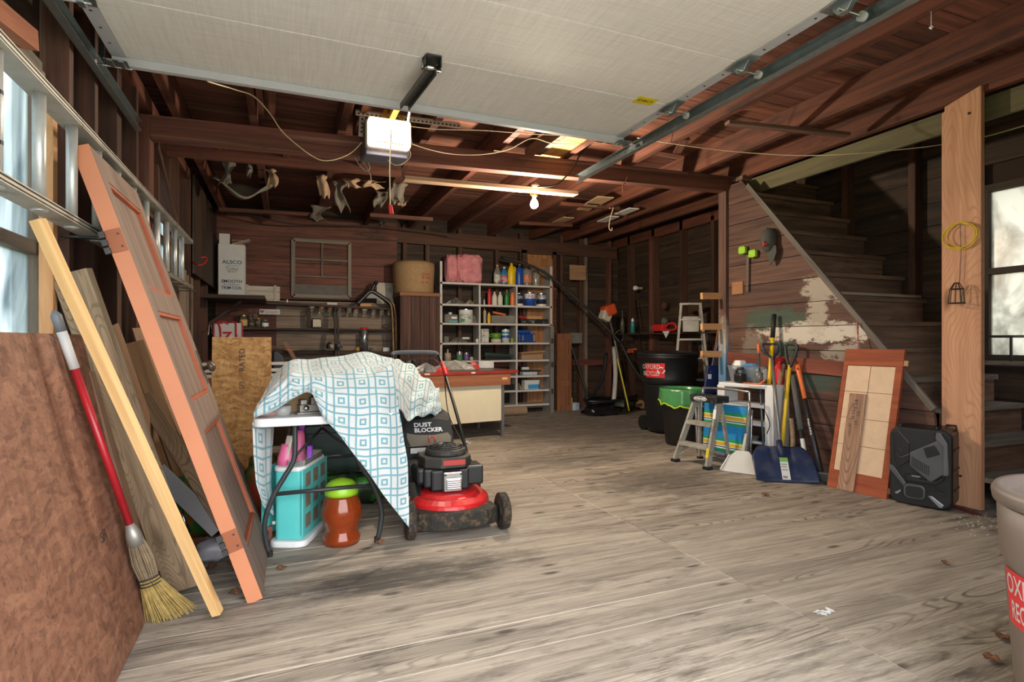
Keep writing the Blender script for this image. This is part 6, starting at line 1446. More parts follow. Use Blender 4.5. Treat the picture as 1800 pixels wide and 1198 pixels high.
# pale board lying on a tread
bar_thing('loose_board', AX(1477,519,4.16)+Vector((0,.03,.02)), AX(1477,519,4.16)+Vector((1.0,.03,.02)), .07, .025, wood('pale_tread_board','a5927c','7d6a56',vary=.02), 'pale narrow board lying on a middle stair tread', 'board')
# short new boards nailed to the corner post ------------------------------------------------------------------
for k, (py, lab) in enumerate(((520,'topmost short pine board nailed to the corner post'),(574,'middle short pine board nailed to the corner post'),(622,'lowest short pine board nailed to the corner post'))):
    a_, b_ = AY(1233, py, 4.47), AY(1283, py, 4.47)
    bar_thing('pine_cleat', a_, b_ + Vector((.04,0,0)), .065, .035, W_PINE, lab, 'board', up=(0,-1,0), group='pine cleats on the corner post')
# bins ----------------------------------------------------------------------------------------------------------
rb = thing('rollout_bin', 'large black wheeled bin with a red recycling sticker in the recess', 'bin', (4.32, 5.60, 0), 0)
R1 = .315
part('body', MB().lathe([(0,.02),(.23,.02),(.25,.05),(.285,.56),(.30,.60)], 36), BLK, rb, smooth=True)
part('collar', MB().lathe([(.295,.58),(R1+.01,.62),(R1+.01,.66),(R1+.03,.89),(R1+.045,.90),(R1+.045,.925),(R1+.03,.93)], 40), BLK, rb, smooth=True)
part('lid', MB().lathe([(R1+.05,.925),(R1+.05,.945),(R1+.02,.965),(.15,.985),(0,.985)], 36), BLK, rb, smooth=True)
part('wheel', MB().tube([(.16,.24,.09),(.2,.24,.09)], .09, 20), BLKM, rb); part('wheel', MB().tube([(-.2,.24,.09),(-.16,.24,.09)], .09, 20), BLKM, rb)
part('foot_groove', MB().lathe([(.262,.08),(.28,.1),(.29,.42),(.286,.45)], 8, a0=-2.4, a1=-1.9), BLKM, rb)
# sticker wrapped on the collar
def wrap(r0, z0_, z1_, a0, a1, n=10): return MB().lathe([(r0+.003, z0_),(r0+.003+(z1_-z0_)*.087, z1_)], n, a0=a0, a1=a1, cap=False)
dirc = math.atan2(-5.6, -4.32); STK = mat('sticker_red','d02a2c',.4)
stk = part('sticker', wrap(R1+.012, .67, .84, dirc-.85, dirc-.1), STK, rb)
aw = dirc-.48
def bendr(a_c, z_c): return lambda c: Vector(((R1+.022+(z_c+c.y-.67)*.087)*math.cos(a_c + c.x/R1), (R1+.022+(z_c+c.y-.67)*.087)*math.sin(a_c + c.x/R1), z_c + c.y))
text('lettering', 'OXFORD', .075, None, WHITEINK, stk, bend=bendr(aw-.14, .795), sx=.75, bold=.001); text('lettering', 'RECYCLES', .075, None, WHITEINK, stk, bend=bendr(aw-.14, .715), sx=.62, bold=.001)
def recycle(par, bend):
    for k in range(3):
        a = 2*PI*k/3 + PI/2; m = MB()
        P0 = [(.036*math.cos(a+t)*1.0, .036*math.sin(a+t)) for t in (-.7,-.2,.35)]; 
        pts = [bend(Vector((px_, py_, 0))) for px_, py_ in P0]
        part('recycling_arrow', MB().tube(pts, [.008,.008,.008], 4).tube([pts[2], bend(Vector((.036*math.cos(a+.8), .036*math.sin(a+.8), 0)))], [.016,.001], 4), WHITEINK, par)
recycle(stk, bendr(aw+.255, .755))
part('maker_tag', wrap(R1+.02, .865, .885, dirc-.62, dirc-.5, 4), mat('tag_red','c83a3c',.4), rb)
wbn = thing('waste_bin', 'black waste bin lined with a translucent green bag', 'bin', (3.95, 4.87, 0))
part('body', MB().lathe([(0,0),(.17,0),(.18,.02),(.225,.56),(.23,.57),(.22,.57),(.17,.03),(0,.03)], 32), mat('brown_black_bin','201c1a',.45), wbn, smooth=True)
GRB = mat('green_liner','5fae6a',.25,trans=.35,var=.2,scale=12); LRIM = mat('liner_drawstring','b8d82a',.4)
def liner(u, v):
    a = 2*PI*u; fr_ = .012*math.sin(9*a)+.008*math.sin(17*a+1); r = .236 + .006*math.sin(13*a) + (.01*v)
    return (r*math.cos(a), r*math.sin(a), .60 - v*(.14+fr_+.05*max(0,math.cos(a-4.2))))
part('liner', MB().grid(liner, 48, 6), GRB, wbn, smooth=True, solid=.002)
part('liner_inside', MB().lathe([(.236,.60),(.225,.585),(.21,.45),(.19,.3)], 32, cap=False), GRB, wbn, smooth=True)
part('drawstring', MB().tube([tuple(Vector(liner(k/48, 1.0))*1.005 + Vector((0,0,.0))) for k in range(48)], .009, 6, closed=True), LRIM, wbn, smooth=True)
# old tall stepladder in the recess
ol = thing('stepladder', 'tall old worn aluminium stepladder in the recess behind the black bin', 'ladder', (4.88, 5.85, 0), math.radians(-35))
for s in (-1,1):
    part('front_rail', MB().bar((s*.26,-.12,0),(s*.12,.10,1.58),.03,.075,(0,-1,0)), ALU_OLD, ol); part('back_rail', MB().bar((s*.24,.19,0),(s*.12,.17,1.52),.025,.04,(0,-1,0)), ALU_OLD, ol)
part('top_cap', MB().bb(-.14,.14,.06,.2,1.57,1.60), ALU_OLD, ol, bevel=.006); part('head_plate', MB().bar((0,.072,1.42),(0,.048,1.22),.2,.02,(0,-1,0)), ALU_OLD, ol)
for z in (.3,.6,.88,1.12,1.38):
    wv = .26-.14*z/1.5; part('step', MB().bb(-wv,wv,-.12+.22*z/1.5-.04,-.12+.22*z/1.5+.045,z-.012,z+.012), ALU_OLD, ol)
# goods on recess shelf and wall
rs = thing('recess_shelf', 'narrow dark shelf on the right wall of the recess', 'shelf', (5.12, 7.0, 1.22))
part('plank', MB().bb(-.12,.06,-1.6,1.0,-.02,0), DKW, rs); part('bracket', MB().bb(-.1,.06,-1.3,-1.26,-.12,-.02), DKW, rs); part('bracket', MB().bb(-.1,.06,.6,.64,-.12,-.02), DKW, rs)
def rsh(px): return AX(px, 590, 5.05)
p = rsh(1112); t = thing('spray_can', 'teal and white spray can on the recess shelf', 'spray can', (5.05, p.y, 1.222)); part('can', MB().lathe([(0,0),(.034,0),(.034,.16),(.026,.18)], 16), mat('teal_can','2f8a86',.35), t, smooth=True); part('cap', MB().lathe([(.024,.18),(.022,.215),(.008,.225),(.006,.24),(0,.24)], 14), WHT, t)
p = rsh(1094); t = thing('oil_bottle', 'tall clear bottle with amber liquid on the recess shelf', 'bottle', (5.05, p.y, 1.222)); part('glass', MB().lathe([(0,0),(.032,0),(.032,.18),(.012,.26),(.010,.38)], 16), GLASS, t, smooth=True); part('liquid', MB().lathe([(0,.004),(.028,.004),(.028,.06),(0,.06)], 14), mat('amber','a8822c',.3), t)
p = rsh(1163); t = thing('hedge_trimmer', 'red hedge trimmer lying on the recess shelf', 'hedge trimmer', (5.02, p.y, 1.24)); part('body', MB().bb(-.05,.05,-.12,.12,0,.1), REDP, t, bevel=.015); part('handle', MB().tube(smooth_path([(0,-.12,.05),(0,-.2,.1),(0,-.32,.1),(0,-.36,.03),(0,-.22,.01),(0,-.12,.03)],4), .018, 8), REDP, t, smooth=True); part('guard', MB().bb(-.04,.04,.12,.2,.02,.08), mat('trimmer_grey','6a5a56',.5), t); part('tag', MB().prism([(-.3,.0),(-.14,.0),(-.22,-.1)], -.062, -.06, 'yz'), CARD, t)
tag(part('wall_insulator', MB().lathe([(0,-.02),(.05,-.02),(.055,.02),(0,.03)], 16).xf(Matrix.Rotation(-PI/2,4,'Y')), mat('brown_ceramic','5a4234',.4), None, Matrix.Translation(AX(1168,537,5.17))), 'round brown ceramic insulator on the recess wall stud', 'insulator')
tag(part('wall_insulator', MB().lathe([(0,-.02),(.05,-.02),(.055,.02),(0,.03)], 16).xf(Matrix.Rotation(-PI/2,4,'Y')), mat('grey_ceramic','6f7466',.4), None, Matrix.Translation(AX(1168,565,5.17))), 'round grey ceramic insulator below the brown one on the recess stud', 'insulator')
ls = thing('lamp_socket', 'white globe bulb on a ceramic socket on the recess stud', 'lamp', AX(1117, 506, 5.1)); part('bulb', MB().lathe([(0,-.04),(.03,-.03),(.038,0),(.03,.03),(.014,.05)], 16).xf(Matrix.Rotation(PI/2,4,'Y') @ Matrix.Rotation(0,4,'X')), WHT, ls, smooth=True); part('socket', MB().tube([(.03,0,0),(.12,0,0)], .022, 12), mat('tan_ceramic','b89a78',.5), ls)
def pole(name, pts, r, mt, label, cat='pole', n=4):
    return tag(part(name, MB().tube(smooth_path(pts, n), r, 8), mt, smooth=True), label, cat)
pole('long_pole', [AY(880,452,7.7), AY(925,464,7.6), AY(968,486,7.5), AY(1030,540,7.3), AY(1075,585,7.1), AY(1095,607,7.0)], .02, BLKM, 'long black pole slanting down across the back wall to the corner')
pole('black_pole', [AX(1117,527,5.1), AX(1131,640,4.95), AX(1140,760,4.85)], .009, mat('black_metal_rod','202225',.3,.6), 'thin black rod standing beside the large black bin')
pole('black_pole', [AY(1001,597,7.9), AY(1020,655,7.75), AY(1038,712,7.55)], .018, mat('vac_wand','26282b',.35,.5), 'black vacuum wand leaning beside the shutter')
pole('downspout', [AY(1079,610,7.55), AY(1082,655,7.4), AY(1079,702,7.25)], .035, mat('white_downspout','bdbab4',.45), 'white downspout length standing in the far corner', 'downspout')
pole('yellow_pole', [AY(1085,630,7.3), AY(1098,685,7.15), AY(1106,722,7.05)], .012, mat('yellow_pole_m','d0c030',.45), 'thin yellow pole standing in the far corner')
# string trimmer
st = thing('string_trimmer', 'string trimmer with an orange and white engine standing in the far corner', 'string trimmer', AY(1085, 716, 7.2))
o_ = Vector(st.location); ec = AY(1070, 553, 7.45) - o_
part('shaft', MB().tube([ec, AY(1082,605,7.35)-o_, AY(1100,700,7.15)-o_], .016, 8), mat('trimmer_shaft','7a7874',.4,.5), st, smooth=True)
part('engine_cover', MB().bb(-.08,.12,-.09,.09,-.02,.15), mat('trimmer_orange','d8552c',.4), st, Matrix.Translation(ec) @ Matrix.Rotation(-.35,4,'Y'), bevel=.03)
part('engine', MB().bb(-.13,.03,-.08,.08,-.12,.05), mat('trimmer_cream','d0c8b4',.5,var=.2), st, Matrix.Translation(ec) @ Matrix.Rotation(.4,4,'Y'), bevel=.03)
part('handle', MB().tube(smooth_path([AY(1078,590,7.35)-o_,AY(1090,580,7.3)-o_,AY(1095,595,7.3)-o_,AY(1084,605,7.35)-o_],4), .012, 8), BLK, st, smooth=True)
part('guard', MB().lathe([(.16,0),(.14,.05),(.03,.08),(0,.08)], 20, AY(1098,715,7.1)-o_+Vector((0,0,.02)), a0=0, a1=PI*1.3), mat('green_guard','3a4030',.6), st)
pole('black_hose', [AY(1066,620,7.5),AY(1060,660,7.4),AY(1045,690,7.3),AY(1030,700,7.2)], .03, BLKM, 'thick black hose hanging behind the trimmer', 'hose')
pole('black_hose', [AY(1090,600,7.0),AY(1110,640,6.8),AY(1130,668,6.6),AY(1150,690,6.5)], .024, BLKM, 'black hose sweeping from the corner behind the large bin', 'hose')
# hose coil
def coil(cx_, cy_, n, label):
    pts = []; rg = random.Random(3)
    for k in range(n*14):
        a = 2*PI*k/14; r = .30 + .05*math.sin(k*.9) + .03*(k/14); pts.append((cx_ + r*math.cos(a)*1.15, cy_ + r*math.sin(a)*.5, .04 + .05*(k/14) + .02*math.sin(k*.7)))
    tag(part('vacuum_hose', MB().tube(smooth_path(pts,2), .026, 8), mat('hose_black','18191b',.35), smooth=True), label, 'hose')
hcn = FZ(1050, 712); coil(min(hcn.x, 4.62), 7.35, 4, 'coiled ribbed black vacuum hose on the floor in the far corner')
bag('black_sack', (FZ(1028,722).x, 7.2, 0), (.3,.13,.07), mat('shiny_black_film','1c1c1e',.2,var=.4), 'flat shiny black plastic sack beside the coiled hose', 'bag', 31)
boxt('paint_tub', 1013, 708, 7.85, .12, .12, .12, mat('blue_white_tub','b8c4c8',.5,dirt='3a6a9a',dirt_amt=.4), 'small white and blue tub on the floor beside the shutter', 'tub', .0); boxt('yellow_bottle', 1004, 700, 7.9, .05, .2, .05, YEL, 'yellow bottle on the floor behind the white tub', 'bottle', .0)
bag('wood_chips', (FZ(1065,706).x, 7.55, 0), (.16,.1,.08), mat('tan_lump','a88860',.9,var=.4), 'tan paper sack behind the coiled hose', 'bag', 33)
pole('short_stick', [FZ(1075,716,.02), FZ(1087,727,.01)], .01, W_PINE, 'short pale stick on the floor in front of the coiled hose', 'stick')
tag(part('pruners', MB().tube([AX(1092,615,5.1), AX(1105,617,5.1)], .007, 6).tube([AX(1105,615,5.1),AX(1118,613,5.08)], .014, 8).tube([AX(1103,619,5.1),AX(1112,618,5.08)], .014, 8), ORANGE), 'orange-handled pruners hanging on the recess wall', 'pruners')
# push broom blue in recess
pb = thing('blue_snow_pusher', 'dark blue snow pusher leaning behind the white plastic shelf', 'snow shovel', (4.30, 4.75, 0))
DB_ = mat('dark_blue_blade','1f2c5a',.45,var=.2)
BL0 = AY(1262, 670, 4.62) - Vector(pb.location)
part('blade', MB().prism([(-.22,-.12),(.3,-.14),(.30,.12),(.2,.17),(-.10,.17)], -.012, .012, 'xz'), DB_, pb, Matrix.Translation(BL0) @ Matrix.Rotation(-.25,4,'X'), bevel=.006)
part('handle', MB().tube([AY(1248,655,4.64)-Vector(pb.location), AY(1275,560,4.9)-Vector(pb.location), AY(1282,530,4.95)-Vector(pb.location)], .014, 8), mat('blue_handle','22336a',.4), pb, smooth=True)
part('label', MB().bb(-.02,.02,-.016,-.012,.03,.08), CARD, pb, Matrix.Translation(BL0 + Vector((-.12,0,0))))
part('lower_edge', MB().tube([BL0 + Vector((.28,0,-.08)), BL0 + Vector((.28,0,0)) - Vector((0,0,BL0.z))], .012, 6), DB_, pb)
bar_thing('brown_panel_board', AY(1256,680,4.95), AY(1272,580,4.98), .16, .03, wood('recess_panel','8a5a3a','66402a',vary=.02), 'brown board leaning in the recess behind the corner post', 'board', up=(0,-1,0))
# two-step ladder --------------------------------------------------------------------------------------------
e = Vector((.05,-.39,0)); x = e.normalized(); yb_ = Vector((.99,.127,0))
Ml = Matrix(((x.x,yb_.x,0,3.335),(x.y,yb_.y,0,4.0),(0,0,1,0),(0,0,0,1)))
sl2 = thing('step_stool', 'small folded aluminium step ladder with a paint-splashed black top', 'step ladder', M=Ml)
CAPB = mat('splashed_black_cap','1c1c1e',.5,var=.2,dirt='d8d6d0',dirt_amt=.12,scale=26)
HTOP = .56
for s in (-1,1):
    r = part('front_rail', MB().bar((s*.185,.0,.02),(s*.13,.2,HTOP),.055,.022,(s,0,0)), ALU_OLD, sl2); part('foot', MB().bb(s*.185-.03,s*.185+.03,-.03,.03,0,.025), BLKM, r)
    r = part('rear_leg', MB().bar((s*.17,.30,.01),(s*.12,.24,HTOP),.03,.02,(s,0,0)), ALU_OLD, sl2); part('foot', MB().bb(s*.17-.02,s*.17+.02,.28,.32,0,.02), BLKM, r)
    part('knee_brace', MB().bar((s*.18,.03,.06),(s*.06,.08,.15),.018,.006), ALU_OLD, sl2)
for z in (.17,.36): part('step', MB().bb(-.17+.08*z,.17-.08*z,.2*z/HTOP-.045,.2*z/HTOP+.04,z-.015,z+.018), ALU_OLD, sl2, bevel=.003)
cp_ = part('top_cap', MB().prism(rrect(-.155,.155,.14,.32,.02), HTOP-.01, HTOP+.05, 'xy'), CAPB, sl2, bevel=.008)
ov = [(.075*math.cos(q*PI/16), .021*math.sin(q*PI/16)) for q in range(32)]
part('oval_plate', MB().prism([(a-.02, b+HTOP+.02) for a, b in ov], .134, .139, 'xz'), WHITEINK, cp_); part('oval_inner', MB().prism([(a*.9-.02, b*.82+HTOP+.02) for a, b in ov], .132, .134, 'xz'), BLKM, cp_)
text('lettering', 'WERNER', .028, Matrix.Translation((-.02,.1315,HTOP+.02)) @ Matrix.Rotation(PI/2,4,'X'), WHITEINK, cp_, sx=1.1, bold=.0006)
part('warning_label', MB().bar((.187,-.014,.10),(.18,.01,.18),.03,.002,(0,-1,0)), mat('label_yellow','e0c82c',.5), sl2); part('pale_label', MB().bar((.150,.118,.42),(.143,.14,.50),.03,.002,(0,-1,0)), WHT, sl2)
# folded beach chair ----------------------------------------------------------------------------------------------
def stripes():
    t = NT('beach_stripes'); tc = t.n('TexCoord'); sx_ = t.n('SeparateXYZ'); t.l(tc.outputs['Object'], sx_.inputs[0])
    f = t.math('FRACT', t.math('MULTIPLY', sx_.outputs[2], 4.2)); r = t.n('ValToRGB'); r.color_ramp.interpolation = 'CONSTANT'
    e_ = r.color_ramp.elements
    st_ = [(0,'1f86c4'),(.42,'1f9a5a'),(.52,'e8e8e0'),(.56,'1c3a8a'),(.60,'e8e8e0'),(.63,'d8b030'),(.76,'e8e8e0'),(.79,'1f9a5a'),(.9,'1f86c4')]
    while len(e_) < len(st_): e_.new(.5)
    for el, (p_, c_) in zip(e_, st_): el.position = p_; el.color = lin(c_)
    t.l(f, r.inputs[0]); return t.out(r.outputs[0], .7)
bc_ = thing('beach_chair', 'folded aluminium beach chair with blue and green striped fabric behind the step ladder', 'chair', (3.70, 3.98, 0), math.radians(-82))
part('fabric', MB().bar((0,0,.09),(0,.02,.52),.5,.012,(0,-1,0)).xf(Matrix.Identity(4)), stripes(), bc_)
ALT = mat('chair_tube','c0c0be',.25,.9)
part('frame', MB().tube(smooth_path([(-.27,-.03,.02),(-.26,-.02,.3),(-.255,.0,.62),(-.2,.0,.66),(.2,.0,.66),(.255,.0,.62),(.26,-.02,.3),(.27,-.03,.02)],4), .011, 8), ALT, bc_, smooth=True)
part('seat_frame', MB().tube(smooth_path([(-.24,.05,.5),(-.24,.03,.1),(-.2,.02,.05),(.2,.02,.05),(.24,.03,.1),(.24,.05,.5)],4), .011, 8), ALT, bc_, smooth=True)
part('arm', MB().tube(smooth_path([(.27,-.05,.05),(.28,-.06,.4),(.29,-.05,.55),(.26,.0,.58)],4), .011, 8), ALT, bc_, smooth=True); part('arm', MB().tube(smooth_path([(-.27,-.05,.05),(-.28,-.06,.4),(-.29,-.05,.55),(-.26,.0,.58)],4), .011, 8), ALT, bc_, smooth=True)
# white plastic shelf with clutter
wsx = thing('plastic_shelf', 'white plastic shelf stand behind the folded step ladder', 'shelf stand', (3.98, 3.92, 0), math.radians(-78))
part('top', MB().prism(rrect(-.28,.28,-.15,.15,.03), .68, .715, 'xy'), WHT, wsx, bevel=.006)
for s in (-1,1): part('side_panel', MB().bb(s*.265-.012,s*.265+.012,-.14,.14,0,.69), WHT, wsx, bevel=.005); part('post', MB().bb(s*.24-.04,s*.24+.04,-.15,-.13,0,.69), WHT, wsx, bevel=.005)
for z in (.06,.2,.36,.52): part('shelf', MB().bb(-.25,.25,-.14,.14,z-.012,z+.012), WHT, wsx, bevel=.004)
def wpt(px, py, z): return FZ(px, py, z)
tb2 = thing('clear_tub', 'clear plastic tub of wrapped goods on the white plastic shelf', 'tub', (4.02, 4.0, .7165), math.radians(-80))
CT = mat('clear_tub_plastic','c4ccd4',.15,trans=.75)
part('tub', MB().lathe([(0,.004),(.14,.004),(.17,.15),(.18,.155)], 4, cap=False, sx=1.35, sy=.95, a0=PI/4, a1=PI/4+2*PI), CT, tb2, solid=.003)
part('blue_wrap', MB().lathe([(0,.04),(.08,.05),(.1,.12),(.06,.17),(0,.18)], 9), mat('blue_wrap','5aa0d8',.3,var=.3), tb2); part('white_bag', MB().lathe([(0,.01),(.07,.02),(.08,.08),(.05,.13),(0,.15)], 8, (.12,0,0)), mat('film_white','d8d8d8',.3,var=.3), tb2); part('clear_film', MB().lathe([(0,.02),(.07,.03),(.09,.12),(.05,.2),(0,.2)], 7, (-.11,.0,0)), mat('film_white','d8d8d8',.3,var=.3), tb2)
clp = thing('spring_clamp', 'black clamp standing on the front of the white plastic shelf', 'clamp', (3.87, 3.97, .7165)); part('body', MB().bb(-.04,.04,-.05,.05,0,.09), BLK, clp, bevel=.02); part('jaw', MB().tube([(-.02,.03,.09),(0,.03,.13),(.02,-.02,.13)], .014, 8), BLK, clp, smooth=True); part('spring', MB().tube([(.05+.0*k,.02*math.cos(k),.04+.012*k*.6) for k in range(8)], .006, 6), STEEL, clp)
tag(part('grey_cylinder', MB().lathe([(0,0),(.035,0),(.035,.1),(.02,.11),(0,.11)], 14), mat('clear_grey','6a6a68',.3), None, Matrix.Translation((3.90,3.78,.7165)), smooth=True), 'grey cylinder on the white plastic shelf beside the orange clip', 'cylinder')
tag(part('orange_clip', MB().tube([(3.80,3.86,.724),(3.84,3.70,.724),(3.88,3.68,.76),(3.86,3.74,.724)], .008, 6), ORANGE, smooth=True), 'bent orange plastic clip on the white plastic shelf', 'clip')
tag(part('red_sprayer', MB().lathe([(0,0),(.05,0),(.05,.14),(.02,.18),(.02,.22)], 14).bar((-.06,0,.22),(.04,0,.22),.03,.03), REDP, None, Matrix.Translation((4.07,3.72,.72-.0045))), 'red sprayer bottle behind the white plastic shelf', 'sprayer')
# dust pan
dpn = thing('dustpan', 'white plastic dustpan standing on the floor beside the snow shovel', 'dustpan', (3.50, 3.60, 0), math.radians(-60))
part('pan', MB().prism([(-.15,0),(.15,0),(.10,.14),(.05,.2),(-.05,.2),(-.10,.14)], -.012, .0, 'xz'), mat('dull_white_pan','c8c6c0',.5,var=.1), dpn, Matrix.Rotation(-.55,4,'X'), bevel=.006)
part('side_wall', MB().bar((-.15,.0,.0),(-.1,.09,.12),.01,.06,(0,-1,1)).bar((.15,.0,.0),(.1,.09,.12),.01,.06,(0,-1,1)), mat('dull_white_pan','c8c6c0',.5,var=.1), dpn)
part('handle', MB().tube([(0,.1,.17),(0,.2,.30)], .014, 8), mat('dull_white_pan','c8c6c0',.5,var=.1), dpn, smooth=True)
# snow shovel -------------------------------------------------------------------------------------------------------
A = FZ(1328,845,.004); Bq = FZ(1440,850,.004); x = (Bq-A).normalized(); mid = (A+Bq)/2
grip = AX(1355, 612, 4.02)
upv = (grip-mid); upv = (upv - x*upv.dot(x)).normalized(); zz = x.cross(upv); 
Mz = Matrix(((x.x,upv.x,zz.x,mid.x),(x.y,upv.y,zz.y,mid.y),(x.z,upv.z,zz.z,mid.z),(0,0,0,1)))
ss = thing('snow_shovel', 'wide dark blue snow shovel with a grey shaft leaning on the stair wall', 'snow shovel', M=Mz)
SB = mat('shovel_blue','1f2e52',.5,var=.35,scale=14,dirt='45474e',dirt_amt=.45); BW = (Bq-A).length/2
def blade(u, v):
    xx = (u-.5)*2*BW; top_ = .32 if abs(xx) < BW*.62 else .32 - .12*((abs(xx)-BW*.62)/(BW*.38))**2
    yy = v*top_; return (xx, yy, -.05 + .05*math.cos(v*PI*.5)*1.0 - .012*math.exp(-((abs(xx)-.07)/.02)**2)*(v > .55) + .03*(abs(xx)/BW)**4)
part('blade', MB().grid(blade, 36, 14), SB, ss, smooth=True, solid=.006)
part('socket', MB().tube([(0,.22,-.03),(0,.36,-.03)], [.03,.022], 10), SB, ss, smooth=True)
gl_ = Mz.inverted() @ grip
part('shaft', MB().tube([(0,.28,-.03),(gl_.x*.9,gl_.y-.1,gl_.z)], .014, 10), mat('grey_shaft','8a8a8c',.4,.5), ss, smooth=True)
part('handle', MB().tube(smooth_path([(gl_.x,gl_.y-.12,gl_.z),(gl_.x-.02,gl_.y-.08,gl_.z),(gl_.x-.055,gl_.y-.03,gl_.z),(gl_.x-.06,gl_.y+.04,gl_.z),(gl_.x,gl_.y+.045,gl_.z),(gl_.x+.06,gl_.y+.04,gl_.z),(gl_.x+.055,gl_.y-.03,gl_.z),(gl_.x+.02,gl_.y-.08,gl_.z)],4,True), .011, 8, closed=True), mat('dgrip_navy','1f2742',.45), ss, smooth=True)
sl_ = part('label', MB().bb(-.03,.03,.02,.20,-.012,-.010).xf(Matrix.Translation((.0,.0,.018)) ), CARD, ss); part('label_head', MB().bb(-.03,.03,.165,.20,.0085,.0095), mat('label_green','7ab05a',.5), sl_)
part('label_print', MB().bb(-.024,.02,.14,.148,.0085,.009).bb(-.024,.015,.12,.128,.0085,.009).bb(-.024,.02,.095,.103,.0085,.009).bb(-.024,.01,.03,.05,.0085,.009), mat('label_grey','8a8a84',.6), sl_)
# tools behind it ------------------------------------------------------------------------------------------------------
def tool(name, topp, lowp, label, cat, Xt=4.09, Xl=3.97):
    a = AX(*topp, Xt); b = AX(*lowp, Xl); d = (b-a); k = (a.z-.012)/-d.z; c = a + d*k
    t = thing(name, label, cat, c); return t, a-c, Vector((0,0,0))
def along(a, k): return a*k
t, a, b = tool('shovel', (1361,552), (1348,735), 'yellow-handled shovel with a black grip leaning highest on the stair wall', 'shovel')
part('handle', MB().tube([b+a*.2, a*.84], .018, 10), YEL, t, smooth=True); part('grip', MB().tube([a*.84, a], .02, 10), BLKM, t, smooth=True); part('blade', MB().prism([(-.09,.0),(-.06,-.02),(.06,-.02),(.09,.0),(.1,.16),(.03,.26),(-.03,.26),(-.1,.16)], -.006, .006, 'yz'), DKSTEEL, t, bevel=.004)
t, a, b = tool('spade', (1391,612), (1376,775), 'D-handled spade with a yellow lower handle behind the snow shovel', 'spade', 4.06, 3.93)
part('handle', MB().tube([a*.03, a*.86], .016, 10), mat('worn_yellow','d8b82a',.5,dirt='8a6a3a',dirt_amt=.3), t, smooth=True)
part('grip', MB().tube(smooth_path([a*.84, a*.9+Vector((0,.03,0)), a*.98+Vector((0,.055,0)), a*1.03+Vector((0,.05,0)), a*1.03-Vector((0,.05,0)), a*.98-Vector((0,.055,0)), a*.9-Vector((0,.03,0))],4,True), .013, 8, closed=True), mat('dgrip_black','2a2a2c',.45), t, smooth=True)
t, a, b = tool('grabber', (1333,604), (1341,770), 'thin grey rod with an orange top leaning left of the snow shovel grip', 'rod', 4.0, 3.85)
part('rod', MB().tube([a*.02, a*.93], .009, 8), mat('slate_rod','54606a',.4,.3), t, smooth=True); part('tip', MB().tube([a*.92, a], .013, 8), ORANGE, t, smooth=True)
t, a, b = tool('rake', (1378,640), (1350,760), 'weathered wooden tool handle crossing behind the snow shovel shaft', 'rake', 4.07, 3.95)
part('handle', MB().tube([a*.02, a], .017, 10), W_GREY, t, smooth=True); part('head', MB().bar((-.02,-.12,.03),(-.02,.12,.03),.03,.03), DKSTEEL, t)
t, a, b = tool('hoe', (1384,650), (1374,760), 'second weathered wooden handle right behind the snow shovel shaft', 'hoe', 4.05, 3.96)
part('handle', MB().tube([a*.02, a], .015, 10), W_GREY, t, smooth=True); part('head', MB().bb(-.05,.0,-.08,.08,0,.06), DKSTEEL, t)
t, a, b = tool('pole_pruner', (1393,660), (1411,778), 'grey foam-gripped pole with a white band right of the snow shovel', 'pole', 4.05, 3.93)
part('grip', MB().tube([a*.45, a], .022, 10), mat('foam_grey','5a5a58',.9), t, smooth=True); part('tube', MB().tube([a*.02, a*.46], .016, 10), mat('pole_dark','3a3a3c',.4,.4), t, smooth=True); part('label', MB().tube([a*.2, a*.36], .0175, 10), CARD, t)
t, a, b = tool('axe', (1402,642), (1436,800), 'long splitting axe with an orange and black handle leaning on the stair wall', 'axe', 4.08, 3.90)
part('grip', MB().tube([a*.68, a*.92, a], [.017,.02,.026], 10), ORANGE, t, smooth=True); part('handle', MB().tube([a*.05, a*.4, a*.69], [.026,.021,.018], 10), mat('axe_black','232325',.45), t, smooth=True); part('head', MB().prism([(-.10,.0),(.07,.01),(.07,.07),(-.10,.09)], -.03, .03, 'yz'), mat('axe_head','55575a',.4,.6), t, bevel=.012)
text('lettering', 'FISKARS', .032, face_cam(a*.45+Vector((-.024,-.008,0)), right=-a, up=(-.3,-1,.2)), WHITEINK, t, sx=1.2)
part('hanging_hole', MB().tube([a*.97+Vector((-.03,-.02,0)),a*.97+Vector((.03,.02,0))], .007, 8), BLKM, t)
pole('mallet', [AX(1391,735,4.0), AX(1394,775,3.98), AX(1392,800,3.95)], .02, W_GREY, 'short curved wooden mallet shaft behind the blue blade', 'mallet')
tag(part('wire_hanger', MB().tube(smooth_path([AX(1340,690,3.9),AX(1345,720,3.88),AX(1353,745,3.87),AX(1348,762,3.87)],4), .004, 6), DKSTEEL, smooth=True), 'bent dark wire hook left of the snow shovel shaft', 'wire')
bag('blade_edge', (4.0, 3.02, 0), (.06,.05,.05), DKSTEEL, 'dark steel tool head on the floor by the tile panel', 'tool', 44)
